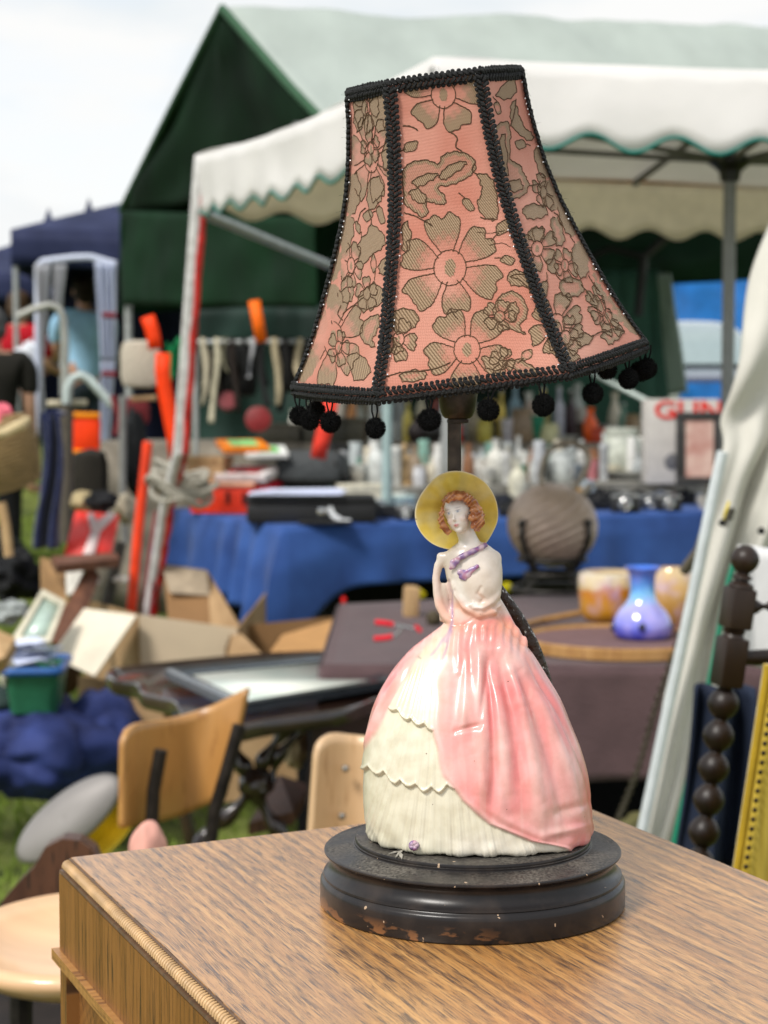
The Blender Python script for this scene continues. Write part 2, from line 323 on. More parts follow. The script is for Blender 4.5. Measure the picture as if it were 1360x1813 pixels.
# ------------------------------------------------------------------ the lamp
lamp = thing('table_lamp', 'china lady table lamp with tilted pink lace shade standing on the oak cabinet', 'lamp', LB)
def base_mat():
    m = bpy.data.materials.new('worn_black_lacquer'); m.use_nodes = True; nt = m.node_tree; N = nt.nodes; L = nt.links; b = N['Principled BSDF']
    tc = N.new('ShaderNodeTexCoord')
    def nz(sc, st=(1, 1, 1), det=5):
        mp = N.new('ShaderNodeMapping'); mp.inputs['Scale'].default_value = st; L.new(tc.outputs['Object'], mp.inputs[0]); n = N.new('ShaderNodeTexNoise'); n.inputs['Scale'].default_value = sc; n.inputs['Detail'].default_value = det; L.new(mp.outputs[0], n.inputs[0]); return n.outputs[0]
    def ramp(x, a, c):
        r = N.new('ShaderNodeMapRange'); r.inputs['From Min'].default_value = a; r.inputs['From Max'].default_value = c; L.new(x, r.inputs[0]); return r.outputs[0]
    def mul(x, y):
        q = N.new('ShaderNodeMath'); q.operation = 'MULTIPLY'; L.new(x, q.inputs[0]); L.new(y, q.inputs[1]); return q.outputs[0]
    def mix(f, c1, c2):
        q = N.new('ShaderNodeMixRGB'); L.new(f, q.inputs[0])
        for i, c in ((1, c1), (2, c2)):
            if isinstance(c, tuple): q.inputs[i].default_value = (*c, 1)
            else: L.new(c, q.inputs[i])
        return q.outputs[0]
    sx = N.new('ShaderNodeSeparateXYZ'); L.new(tc.outputs['Object'], sx.inputs[0])
    gm = N.new('ShaderNodeNewGeometry'); sn = N.new('ShaderNodeSeparateXYZ'); L.new(gm.outputs['Normal'], sn.inputs[0])
    col = mix(ramp(nz(60), .45, .7), (.012, .010, .010), (.032, .024, .02))
    low = ramp(sx.outputs['Z'], .0095, .001); chips = mul(ramp(nz(55, (1, 1, 2.2)), .52, .56), low)     # bare wood where the lacquer has chipped near the foot
    frontish = ramp(sx.outputs['X'], .02, -.01); chips = mul(chips, frontish)
    col = mix(chips, col, (.26, .115, .045))
    nicks = ramp(nz(190, det=2), .735, .75); col = mix(nicks, col, (.42, .30, .2))
    up = ramp(sn.outputs['Z'], .8, .97); dust = mul(up, ramp(nz(28, det=8), .36, .66)); fine = mul(up, ramp(nz(700, det=3), .30, .75))
    dz = mul(dust, fine); col = mix(dz, col, (.16, .145, .12)); 
    a2 = N.new('ShaderNodeMath'); a2.operation = 'MULTIPLY_ADD'; L.new(dust, a2.inputs[0]); a2.inputs[1].default_value = .35; a2.inputs[2].default_value = .30
    L.new(a2.outputs[0], b.inputs['Roughness']); L.new(col, b.inputs['Base Color']); b.inputs['Specular IOR Level'].default_value = .32
    bp = N.new('ShaderNodeBump'); bp.inputs['Strength'].default_value = .25; bp.inputs['Distance'].default_value = .0006; L.new(nz(70), bp.inputs['Height']); L.new(bp.outputs[0], b.inputs['Normal'])
    return m
prof = [(0, 0), (266, 0), (271, 2), (273, 6), (273, 44), (272.5, 50), (270, 54), (267, 56), (266, 58), (267.5, 60), (267, 64), (263, 67), (258, 72), (254, 79), (251.5, 87), (251.5, 93), (254, 99), (259, 103.5), (264, 105.5), (265.5, 107.5), (265.5, 110), (263.5, 111.8), (258, 112.3), (216, 119.5), (213, 120), (212, 121), (212, 124), (210, 125), (210.5, 128), (209, 131), (205, 132), (0, 132)]
MB().lathe([(r * s0, (z * 98 / 110 if z <= 110 else z - 12) * s0) for r, z in prof], n=160, M=Matrix.Translation(LB)).build('foot', base_mat(), lamp, smooth=40)
ZT = LB.z + 120 * s0
def Lp(px, py, dy=0):
    """point at the lamp: photo pixel, dy = photo-pixel-sized steps behind the lamp's axis plane"""
    p = P(px, py, D0); return Vector((p.x, p.y + dy * s0, p.z))
# rod, socket, curved support
dark = mat('dark_bronze', (.045, .032, .024), .4, .6, var=.5, scale=90, bump=.1, col2=(.10, .075, .055))
st = MB()
def sq(p0, p1, a, b_):
    st.grid(lambda u, v: tuple(Vector(p0).lerp(Vector(p1), v) + Vector((a * s0 * math.copysign(abs(math.cos(2 * math.pi * u)) ** .45, math.cos(2 * math.pi * u)), b_ * s0 * math.copysign(abs(math.sin(2 * math.pi * u)) ** .45, math.sin(2 * math.pi * u)), 0))), 40, 3, closed=True)
sq(Lp(806, 960, 40), Lp(806, 744, 40), 12.2, 12.2)
st.build('stem', dark, lamp, smooth=50)
silver = mat('flaking_silvered_brown', (.05, .028, .018), .35, .4, var=.3, scale=200, bump=.4, bscale=300)
def flake():
    m = silver; nt = m.node_tree; N = nt.nodes; L = nt.links; b = N['Principled BSDF']
    tc = N.new('ShaderNodeTexCoord'); n = N.new('ShaderNodeTexNoise'); n.inputs['Scale'].default_value = 330; n.inputs['Detail'].default_value = 8; L.new(tc.outputs['Object'], n.inputs[0])
    g = N.new('ShaderNodeNewGeometry'); s_ = N.new('ShaderNodeSeparateXYZ'); L.new(g.outputs['Normal'], s_.inputs[0])
    a = N.new('ShaderNodeMath'); a.operation = 'MULTIPLY_ADD'; L.new(s_.outputs['Z'], a.inputs[0]); a.inputs[1].default_value = .16; L.new(n.outputs[0], a.inputs[2])
    r = N.new('ShaderNodeMapRange'); r.inputs['From Min'].default_value = .64; r.inputs['From Max'].default_value = .69; L.new(a.outputs[0], r.inputs[0])
    q = N.new('ShaderNodeMixRGB'); L.new(r.outputs[0], q.inputs[0]); old = b.inputs['Base Color'].links[0].from_socket; L.new(old, q.inputs[1]); q.inputs[2].default_value = (.42, .42, .41, 1); L.new(q.outputs[0], b.inputs['Base Color'])
flake()
cp_ = [(806, 930, 44), (812, 985, 50), (835, 1015, 58), (868, 1036, 62), (895, 1070, 62), (921, 1108, 62), (944, 1150, 62), (961, 1195, 62), (974, 1245, 64), (982, 1300, 70), (985, 1370, 78), (984, 1440, 84), (982, 1473, 88)]
def spline(pts, k=5):
    out = []
    for i in range(len(pts) - 1):
        p0 = Vector(pts[max(i - 1, 0)]); p1 = Vector(pts[i]); p2 = Vector(pts[i + 1]); p3 = Vector(pts[min(i + 2, len(pts) - 1)])
        for j in range(k):
            t = j / k; out.append(.5 * ((2 * p1) + (p2 - p0) * t + (2 * p0 - 5 * p1 + 4 * p2 - p3) * t * t + (3 * p1 - p0 - 3 * p2 + p3) * t ** 3))
    out.append(Vector(pts[-1])); return out
MB().tube([Lp(*p) for p in spline(cp_)], 15.5 * s0, n=20).build('curved_support', silver, lamp, smooth=60)
so_ = MB(); cS = Lp(812, 746, 40)
so_.lathe([(r * s0, z * s0) for r, z in [(0, -4), (17, -4), (18.5, -3), (18.5, 3), (17, 4), (23, 5), (27, 9), (30, 16), (33.5, 34), (37, 58), (36, 66), (27, 70), (27, 100), (0, 100)]], n=72, M=Matrix.Translation(cS))
sk = so_.build('socket', dark, lamp, smooth=35)
kn = MB()
for k in range(60):
    a = 2 * math.pi * k / 60; c = cS + Vector((math.cos(a) * 18.7 * s0, math.sin(a) * 18.7 * s0, -.0)); kn.box(.9 * s0, .9 * s0, 5.4 * s0, Matrix.Translation(c))
kn.build('knurled_ring', dark, sk, smooth=0)
MB().lathe([(0, 0), (.008, 0), (.009, .008), (.013, .02), (.019, .033), (.021, .045), (.018, .057), (.010, .064), (0, .066)], n=28, M=Matrix.Translation(cS + Vector((0, 0, 100 * s0)))).build('bulb', mat('opal_glass', (.8, .79, .75), .2, var=.03, bump=0, coat=.3), lamp, smooth=60)

# ---- shade: six bowed panels, tilted
TC = Lp(770, 140, 40)                                   # centre of the top rim
MS = Matrix.Translation(TC) @ Euler((0, R(7.5), 0)).to_matrix().to_4x4() @ Euler((R(6.4), 0, 0)).to_matrix().to_4x4() @ Matrix.Rotation(R(-2.2), 4, 'Z')
# euler Y sign: right side up
if (MS.to_3x3() @ Vector((1, 0, 0))).z < 0:
    MS = Matrix.Translation(TC) @ Matrix.Rotation(R(-7.5), 4, 'Y') @ Matrix.Rotation(R(6.4), 4, 'X') @ Matrix.Rotation(R(-2.2), 4, 'Z')
AH = 512.0
PA = [0, 50, 100, 160, 220, 285, 340, 385, 430, 470, 512]; PR = [154, 157, 164, 175, 192, 216, 239, 258, 279, 301, 325]
def Rp(a): return np.interp(a, PA, PR)
_aa = np.linspace(-60, 572, 633); _rr = np.interp(_aa, PA, PR); _k = np.hanning(61); _k /= _k.sum()
_rs = np.convolve(np.pad(_rr, 30, mode='reflect', reflect_type='odd'), _k, 'valid')
def Rp(a): return np.interp(a, _aa, _rs)
def hexf(th):
    ph = (np.degrees(th) + 360 + 30) % 60 - 30           # ribs at multiples of 60 from +X
    # ph = 0 on a rib, +-30 mid-panel
    ph2 = 30 - np.abs(ph)
    flat = math.cos(R(30)) / np.cos(np.radians(ph2)); return .80 * flat + .20 * (1 - .02 * (np.abs(ph) / 30))
def shade_pt(th, a, off=0.0):
    r = (Rp(a) * hexf(th) + off) * s0
    return np.stack([r * np.cos(th), r * np.sin(th), -a * s0 * np.ones_like(th)], -1)
NT, NA = 6 * 90, 220
th = np.linspace(0, 2 * math.pi, NT, endpoint=False); aa = np.linspace(0, AH, NA + 1)
TH, AA = np.meshgrid(th, aa); loc = shade_pt(TH.ravel(), AA.ravel())
M3 = np.array(MS)
wor = loc @ M3[:3, :3].T + M3[:3, 3]
faces = np.array([(j * NT + i, (j + 1) * NT + i, (j + 1) * NT + (i + 1) % NT, j * NT + (i + 1) % NT) for j in range(NA) for i in range(NT)])
pxs = proj(wor)
nf = wor[:, 1] < (M3[:3, 3] + M3[:3, 2] * (-AA.ravel()[:, None] * s0))[:, 1]   # facing the photo side
# ---- lace motifs, in photo pixels on the three front panels
def C1(pts): return [(480 + x / 1.889, 80 + y / 1.889) for x, y in pts]
MOT = []      # (polygon pts, centre or None, rmax, outline?)
COR = []      # cord paths
def petals(cx, cy, r, n, rot, sx=1, ang=0, r0=.29, lob=2, wid=1.2, vary=None):
    for k in range(n):
        a = R(rot) + 2 * math.pi * k / n; rk = r * (vary[k % len(vary)] if vary else 1 + .06 * math.sin(5 * k + cx)); P_ = []
        hw = math.pi / n * wid
        for i in range(29):
            t = i / 28 * 2 - 1                              # across the petal
            prof_ = (1 - abs(t) ** 2.6) ** .55
            notch = (.84 + .16 * abs(math.sin(math.pi * lob * (t + 1) / 2))) if lob else 1
            rad = rk * (r0 + (1 - r0) * prof_ * notch) * (1 + .03 * math.sin(t * 15 + k) * prof_); th_ = a + t * hw * (.55 + .45 * prof_)
            P_.append((rad * math.cos(th_), rad * math.sin(th_)))
        ca, sa = math.cos(R(ang)), math.sin(R(ang))
        P_ = [(cx + (x * sx) * ca - y * sa, cy + (x * sx) * sa + y * ca) for x, y in P_]
        MOT.append((P_, (cx, cy), r, sx)); COR.append((P_, .78))
    for q in (.30, .24):
        if q == .30: COR.append(([(cx + q * r * sx * math.cos(t), cy + q * r * 1.1 * math.sin(t)) for t in np.linspace(0, 2 * math.pi, 22)], .7))
    MOT.append(([(cx + .1 * r * sx * math.cos(t), cy + .17 * r * math.sin(t)) for t in np.linspace(0, 2 * math.pi, 14)], None, 1, 1))
def leaf(pts, hollow=False, close=True):
    p = spline([(x, y, 0) for x, y in C1(pts)] + ([(*C1(pts)[0], 0)] if close else []), 4); p = [(q.x + 1.5 * math.sin(i * 1.9), q.y + 1.5 * math.cos(i * 2.3)) for i, q in enumerate(p)]; p[-1] = p[0] if close else p[-1]
    MOT.append((p, None, 1, 1) if not hollow else (p, 'rim', 7, 1)); COR.append((p, .78))
def cord(pts, r=1.0):
    p = spline([(x, y, 0) for x, y in C1(pts)], 4); COR.append(([(q.x, q.y) for q in p], r))
petals(797, 474, 96, 6, 20, vary=[1, .88, 1, .95, 1.05, .98])
petals(827, 619, 78, 5, -52, vary=[1, .95, .95, 1, 1.02]); petals(785, 168, 72, 5, 60); petals(706, 600, 40, 5, 10, sx=.8); petals(885, 560, 30, 5, 0)
leaf([(442, 412), (478, 388), (530, 386), (560, 398), (572, 370), (610, 356), (655, 364), (684, 392), (678, 425), (640, 452), (596, 468), (556, 476), (582, 505), (580, 532), (545, 528), (518, 524), (525, 560), (505, 575), (470, 548), (444, 520)], True)
leaf([(470, 455), (520, 430), (560, 432), (530, 455), (490, 475)]); leaf([(560, 440), (590, 405), (640, 388), (650, 400), (610, 432), (580, 450)]); leaf([(460, 490), (490, 480), (520, 510), (505, 530), (475, 515)])
leaf([(688, 430), (720, 432), (745, 462), (757, 520), (758, 575), (735, 585), (705, 565), (690, 530), (704, 490), (700, 460)])
leaf([(742, 880), (770, 835), (815, 825), (850, 860), (856, 905), (830, 940), (850, 965), (815, 955), (775, 935), (748, 915)], True); leaf([(790, 870), (815, 860), (828, 890), (810, 925), (795, 910)])
leaf([(440, 600), (455, 590), (468, 640), (455, 690), (440, 680)]); leaf([(400, 900), (440, 880), (485, 895), (492, 925), (460, 955), (415, 962)]); leaf([(410, 975), (430, 1000), (440, 1020), (405, 1030)])
leaf([(430, 1100), (480, 1085), (520, 1100), (500, 1120), (440, 1125)], True); leaf([(780, 1062), (830, 1050), (880, 1080), (895, 1105), (840, 1100)], True); leaf([(705, 1040), (745, 1045), (790, 1062), (770, 1085), (720, 1080)])
leaf([(360, 735), (380, 712), (395, 740), (385, 768), (365, 762)]); leaf([(790, 770), (815, 752), (880, 775), (880, 810), (830, 805), (800, 800)])
cord([(440, 270), (470, 272), (490, 285)]); cord([(600, 290), (622, 310), (618, 340), (640, 355)]); cord([(682, 392), (672, 418), (690, 432)]); cord([(445, 560), (490, 575), (540, 605)]); cord([(690, 625), (740, 628), (780, 620)], .5); cord([(730, 670), (770, 662), (800, 675)], .5); cord([(385, 1110), (430, 1095), (500, 1090), (560, 1078), (600, 1060)]); cord([(600, 880), (615, 905), (625, 915)]); cord([(700, 575), (720, 582), (745, 580)])
# left panel
petals(658, 278, 84, 6, 10, sx=.50); petals(657, 262, 32, 5, 40, sx=.55); petals(590, 600, 94, 6, 25, sx=.60, ang=12); petals(600, 615, 34, 5, 0, sx=.6); petals(648, 190, 46, 5, 70, sx=.5); petals(622, 470, 44, 5, 15, sx=.5); petals(650, 520, 34, 5, 50, sx=.6)
leaf([(320, 630), (335, 600), (360, 615), (382, 645), (372, 680), (345, 695), (325, 715), (300, 750), (285, 735), (298, 700), (292, 665)]); leaf([(240, 580), (262, 568), (278, 590), (272, 650), (255, 690), (235, 680), (232, 625)])
leaf([(290, 840), (320, 810), (350, 800), (375, 820), (378, 850), (350, 875), (300, 880)]); leaf([(236, 790), (258, 770), (272, 790), (276, 840), (258, 862), (240, 850)], True); leaf([(212, 700), (225, 680), (236, 710), (228, 760), (210, 790), (200, 770)]); leaf([(180, 840), (200, 800), (222, 810), (218, 850), (190, 880)])
leaf([(300, 940), (330, 910), (362, 905), (358, 950), (340, 985), (350, 1010), (320, 1000), (300, 975)], True); leaf([(255, 1040), (285, 1030), (320, 1055), (330, 1100), (280, 1120)]); leaf([(278, 170), (300, 165), (318, 200), (312, 255), (290, 290), (278, 240)]); leaf([(330, 165), (372, 160), (392, 200), (390, 260), (360, 290), (335, 240)])
leaf([(262, 440), (285, 430), (300, 480), (290, 540), (268, 570), (252, 540)]); leaf([(330, 450), (360, 440), (375, 480), (360, 530), (330, 550), (322, 500)]); leaf([(90, 1090), (120, 1040), (150, 1060), (130, 1110), (95, 1128)]); leaf([(390, 300), (400, 330), (398, 380), (380, 420), (372, 360)])
cord([(318, 170), (326, 230), (320, 300)]); cord([(325, 550), (335, 580), (335, 600)]); cord([(285, 740), (270, 770), (256, 772)]); cord([(290, 860), (262, 880), (240, 900)]); cord([(232, 690), (210, 740), (205, 800)]); cord([(235, 870), (225, 900), (240, 920)]); cord([(290, 600), (300, 560), (318, 545)]); cord([(360, 400), (390, 420), (400, 440)])
# right panel
leaf([(740, 290), (765, 260), (795, 262), (800, 320), (800, 380), (830, 400), (850, 440), (862, 470), (840, 505), (800, 512), (775, 480), (765, 420), (745, 350)], True); leaf([(765, 310), (780, 300), (790, 380), (790, 440), (775, 400)]); leaf([(795, 455), (830, 450), (840, 480), (805, 490)])
leaf([(750, 165), (790, 120), (815, 112), (815, 165), (780, 182)]); leaf([(800, 200), (815, 185), (825, 220), (845, 270), (875, 300), (870, 320), (840, 305), (808, 275), (800, 240)]); leaf([(878, 350), (900, 335), (925, 370), (945, 420), (925, 445), (890, 410)])
leaf([(890, 470), (930, 450), (950, 490), (965, 530), (940, 555), (905, 520)]); leaf([(960, 520), (990, 545), (1010, 600), (1015, 640), (985, 625), (962, 575)]); leaf([(840, 545), (875, 530), (920, 545), (918, 570), (880, 582), (850, 575)])
petals(1000, 598, 40, 6, 20, sx=.8, ang=20); petals(962, 340, 34, 5, 0, sx=.55, ang=-20); petals(890, 640, 26, 4, 20, sx=.9); petals(1075, 560, 44, 6, 15, sx=.6, ang=-30); petals(1000, 470, 34, 5, 30, sx=.6, ang=-20)
petals(480 + 890 / 1.889, 80 + 680 / 1.889, 42, 6, 10, sx=.8, ang=20); leaf([(862, 620), (885, 608), (910, 620), (908, 650), (880, 655), (860, 645)]); leaf([(920, 720), (945, 715), (960, 745), (945, 765), (925, 750)])
leaf([(1005, 680), (1030, 655), (1055, 680), (1062, 730), (1055, 770), (1030, 775), (1008, 730)]); leaf([(935, 580), (955, 575), (975, 620), (980, 660), (955, 670), (940, 630)], True); leaf([(965, 790), (1000, 775), (1040, 795), (1040, 830), (1000, 842), (970, 830)], True)
petals(480 + 955 / 1.889, 80 + 935 / 1.889, 60, 6, 15, sx=.78, ang=25); petals(480 + 1105 / 1.889, 80 + 880 / 1.889, 46, 6, 0, sx=.55, ang=-30)
leaf([(1040, 960), (1075, 975), (1060, 1000), (1030, 1005), (1020, 985)]); leaf([(1100, 970), (1140, 950), (1180, 960), (1150, 990), (1130, 1000)], True); leaf([(960, 1050), (990, 1015), (1020, 1030), (1030, 1050), (980, 1062)]); leaf([(1180, 900), (1205, 920), (1235, 960), (1210, 965), (1180, 935)]); leaf([(1080, 790), (1100, 800), (1120, 840), (1090, 830)]); leaf([(800, 770), (860, 765), (885, 785), (870, 830), (850, 800)], True)
cord([(820, 180), (812, 230), (800, 270)]); cord([(862, 470), (890, 465), (900, 455)]); cord([(905, 440), (930, 450), (960, 460)]); cord([(945, 560), (960, 570), (975, 600)]); cord([(1000, 640), (1010, 655), (1020, 665)]); cord([(950, 760), (965, 785), (985, 785)]); cord([(1035, 800), (1060, 830), (1080, 860)]); cord([(1060, 770), (1085, 810), (1130, 850), (1180, 905)]); cord([(1062, 700), (1090, 760), (1130, 830)]); cord([(1070, 975), (1100, 960), (1130, 955)]); cord([(1120, 930), (1160, 945), (1200, 965)], .6); cord([(1140, 880), (1180, 930), (1225, 962)], .6); cord([(985, 840), (1000, 860), (985, 880)])
# smaller sprigs fill the gaps, as the lace does
def inpoly(X, Y, poly):
    c = np.zeros(X.shape, bool); n = len(poly); j = n - 1
    for i in range(n):
        xi, yi = poly[i]; xj, yj = poly[j]
        if yi != yj:
            k = ((yi > Y) != (yj > Y)) & (X < (xj - xi) * (Y - yi) / (yj - yi) + xi); c ^= k
        j = i
    return c
gx, gy = np.meshgrid(np.arange(505, 1165, 3.0), np.arange(110, 710, 3.0)); occ = np.zeros(gx.shape, bool)
for m_ in MOT: occ |= inpoly(gx, gy, m_[0])
srng = random.Random(5); placed = 0
PANEL = [[(630, 175), (690, 170), (655, 665), (520, 670), (590, 480), (620, 300)], [(712, 165), (832, 150), (965, 645), (690, 680)], [(860, 145), (918, 140), (985, 330), (1140, 600), (985, 640)]]
for att in range(1500):
    pi_ = srng.choice((0, 0, 1, 2, 2)); pl = PANEL[pi_]; x = srng.uniform(min(p[0] for p in pl), max(p[0] for p in pl)); y = srng.uniform(150, 690)
    if not inpoly(np.array([x]), np.array([y]), pl)[0]: continue
    r = srng.uniform(11, 24); 
    if pi_ == 1 and srng.random() < .55: continue
    sxx = .62 if pi_ == 0 else (.75 if pi_ == 2 else 1); d = np.hypot((gx - x) / sxx, gy - y)
    if occ[d < r * 1.02].mean() > .04: continue
    if r > 17 and srng.random() < .6: petals(x, y, r * 1.1, 5, srng.uniform(0, 72), sx=sxx)
    else:
        a0 = srng.uniform(0, 6.28); el = srng.uniform(.45, .7); pts = []
        for q in np.linspace(0, 6.283, 19)[:-1]:
            rr_ = r * (1 + .10 * math.sin(q * 4 + a0)); u_, v_ = rr_ * math.cos(q), rr_ * el * math.sin(q); pts.append((x + (u_ * math.cos(a0) - v_ * math.sin(a0)) * sxx, y + u_ * math.sin(a0) + v_ * math.cos(a0)))
        pts.append(pts[0]); MOT.append((pts, (x, y), r * .9, sxx) if srng.random() < .5 else (pts, None, 1, 1)); COR.append((pts, .7))
        ex, ey = x + r * 1.9 * math.cos(a0) * sxx, y + r * 1.9 * math.sin(a0); COR.append(([(x + r * math.cos(a0) * sxx, y + r * math.sin(a0)), ((x + ex) / 2 + 3, (y + ey) / 2 - 2), (ex, ey)], .8))
    occ |= d < r * 1.12; placed += 1
    if placed > 95: break
# fill: which shade vertices lie under lace
def inpoly(X, Y, poly):
    c = np.zeros(X.shape, bool); n = len(poly); j = n - 1
    for i in range(n):
        xi, yi = poly[i]; xj, yj = poly[j]
        if yi != yj:
            k = ((yi > Y) != (yj > Y)) & (X < (xj - xi) * (Y - yi) / (yj - yi) + xi); c ^= k
        j = i
    return c
dens = np.zeros(len(wor)); X, Y = pxs[:, 0], pxs[:, 1]
for (pl, ctr, rm, sx) in MOT:
    a = np.array(pl); bb = nf & (X > a[:, 0].min()) & (X < a[:, 0].max()) & (Y > a[:, 1].min()) & (Y < a[:, 1].max()); idx = np.nonzero(bb)[0]
    if len(idx) == 0: continue
    ins_ = inpoly(X[idx], Y[idx], pl); idx = idx[ins_]
    if ctr is None: v = .95 * np.ones(len(idx))
    elif ctr == 'rim':
        d = np.full(len(idx), 1e9)
        for q in a: d = np.minimum(d, np.hypot(X[idx] - q[0], Y[idx] - q[1]))
        v = .9 - .55 * sm(4, 8, d)
    else:
        d = np.hypot((X[idx] - ctr[0]) / max(sx, .7), Y[idx] - ctr[1]) / rm; v = .12 + .88 * sm(.36, .82, d + .08 * np.sin(X[idx] * .35) * np.sin(Y[idx] * .31))
    dens[idx] = np.maximum(dens[idx], v)
# the hidden back panels repeat the front ones, half a turn on
D2 = dens.reshape(NA + 1, NT); F2 = nf.reshape(NA + 1, NT); sh = NT // 2
D2 = np.where(F2, D2, np.roll(D2, sh, axis=1)); dens = D2.ravel()
dens = dens * (.93 + .07 * rng.random(len(dens)))
me = bpy.data.meshes.new('lampshade'); me.from_pydata((wor - np.array(LB)).tolist(), [], faces.tolist()); me.update()
me.polygons.foreach_set('use_smooth', [True] * len(me.polygons))
at = me.attributes.new('lace', 'FLOAT', 'POINT'); at.data.foreach_set('value', dens.astype(np.float32))
ul = me.uv_layers.new(name='UVMap'); li = np.zeros(len(me.loops), np.int32); me.loops.foreach_get('vertex_index', li)
uvs = np.stack([TH.ravel() * 235 * s0, AA.ravel() * s0], 1)[li]; 
# seam
fl = uvs.reshape(-1, 4, 2); mx_ = fl[:, :, 0].max(1) - fl[:, :, 0].min(1) > .1; fl[mx_, :, 0] = np.where(fl[mx_, :, 0] < .1, fl[mx_, :, 0] + 2 * math.pi * 235 * s0, fl[mx_, :, 0]); ul.data.foreach_set('uv', fl.ravel().astype(np.float32))
def shade_mat():
    m = bpy.data.materials.new('pink_satin_under_lace'); m.use_nodes = True; nt = m.node_tree; N = nt.nodes; L = nt.links; b = N['Principled BSDF']
    tc = N.new('ShaderNodeTexCoord'); at = N.new('ShaderNodeAttribute'); at.attribute_name = 'lace'
    def wave(sc, rot, typ='SIN', dd=.8):
        mp = N.new('ShaderNodeMapping'); mp.inputs['Rotation'].default_value = (0, 0, R(rot)); L.new(tc.outputs['UV'], mp.inputs[0])
        wv = N.new('ShaderNodeTexWave'); wv.inputs['Scale'].default_value = sc; wv.inputs['Distortion'].default_value = dd; wv.inputs['Detail Scale'].default_value = 40; L.new(mp.outputs[0], wv.inputs[0]); return wv.outputs['Fac']
    w1 = wave(330, 8); w2 = wave(430, 82); w3 = wave(250, 33, dd=2.5)
    ad = N.new('ShaderNodeMath'); ad.operation = 'ADD'; L.new(w1, ad.inputs[0]); L.new(w2, ad.inputs[1])
    hf = N.new('ShaderNodeMapRange'); hf.inputs['From Max'].default_value = 2; L.new(ad.outputs[0], hf.inputs[0])
    nz = N.new('ShaderNodeTexNoise'); nz.inputs['Scale'].default_value = 900; L.new(tc.outputs['UV'], nz.inputs[0])
    nb = N.new('ShaderNodeTexNoise'); nb.inputs['Scale'].default_value = 22; nb.inputs['Detail'].default_value = 5; L.new(tc.outputs['UV'], nb.inputs[0])
    p = N.new('ShaderNodeValToRGB'); p.color_ramp.elements[0].color = (.64, .235, .16, 1); p.color_ramp.elements[1].color = (.80, .38, .285, 1); p.color_ramp.elements[0].position = .3; p.color_ramp.elements[1].position = .72; L.new(nb.outputs[0], p.inputs[0])
    pw = N.new('ShaderNodeMixRGB'); pw.blend_type = 'MULTIPLY'; pw.inputs[0].default_value = .16; L.new(p.outputs[0], pw.inputs[1]); L.new(hf.outputs[0], pw.inputs[2])
    t = N.new('ShaderNodeValToRGB'); t.color_ramp.elements[0].color = (.18, .112, .06, 1); t.color_ramp.elements[1].color = (.47, .33, .205, 1); t.color_ramp.elements[0].position = .15; t.color_ramp.elements[1].position = .75; L.new(w3, t.inputs[0])
    # lace thread shows where density beats the weave
    sb = N.new('ShaderNodeMath'); sb.operation = 'MULTIPLY_ADD'; L.new(hf.outputs[0], sb.inputs[0]); sb.inputs[1].default_value = .55; L.new(at.outputs['Fac'], sb.inputs[2])
    mr = N.new('ShaderNodeMapRange'); mr.inputs['From Min'].default_value = .42; mr.inputs['From Max'].default_value = 1.02; L.new(sb.outputs[0], mr.inputs[0])
    gt = N.new('ShaderNodeMath'); gt.operation = 'GREATER_THAN'; L.new(at.outputs['Fac'], gt.inputs[0]); gt.inputs[1].default_value = .1
    mu = N.new('ShaderNodeMath'); mu.operation = 'MULTIPLY'; L.new(mr.outputs[0], mu.inputs[0]); L.new(gt.outputs[0], mu.inputs[1])
    mx = N.new('ShaderNodeMixRGB'); L.new(mu.outputs[0], mx.inputs[0]); L.new(pw.outputs[0], mx.inputs[1]); L.new(t.outputs[0], mx.inputs[2])
    L.new(mx.outputs[0], b.inputs['Base Color']); b.inputs['Roughness'].default_value = .72; b.inputs['Sheen Weight'].default_value = .15; b.inputs['Specular IOR Level'].default_value = .3
    h = N.new('ShaderNodeMath'); h.operation = 'MULTIPLY_ADD'; L.new(mu.outputs[0], h.inputs[0]); h.inputs[1].default_value = 1.2; L.new(hf.outputs[0], h.inputs[2])
    h2 = N.new('ShaderNodeMath'); h2.operation = 'MULTIPLY_ADD'; L.new(nz.outputs[0], h2.inputs[0]); h2.inputs[1].default_value = .8; L.new(h.outputs[0], h2.inputs[2])
    bp = N.new('ShaderNodeBump'); bp.inputs['Strength'].default_value = .55; bp.inputs['Distance'].default_value = .0005; L.new(h2.outputs[0], bp.inputs['Height']); L.new(bp.outputs[0], b.inputs['Normal'])
    tr = N.new('ShaderNodeBsdfTranslucent'); L.new(mx.outputs[0], tr.inputs[0]); ms = N.new('ShaderNodeMixShader'); ms.inputs[0].default_value = .22
    L.new(b.outputs[0], ms.inputs[1]); L.new(tr.outputs[0], ms.inputs[2]); L.new(ms.outputs[0], N['Material Output'].inputs[0])
    return m
me.materials.append(shade_mat())
shade = bpy.data.objects.new('lampshade', me); COL.objects.link(shade); shade.parent = lamp; shade['org'] = tuple(LB)
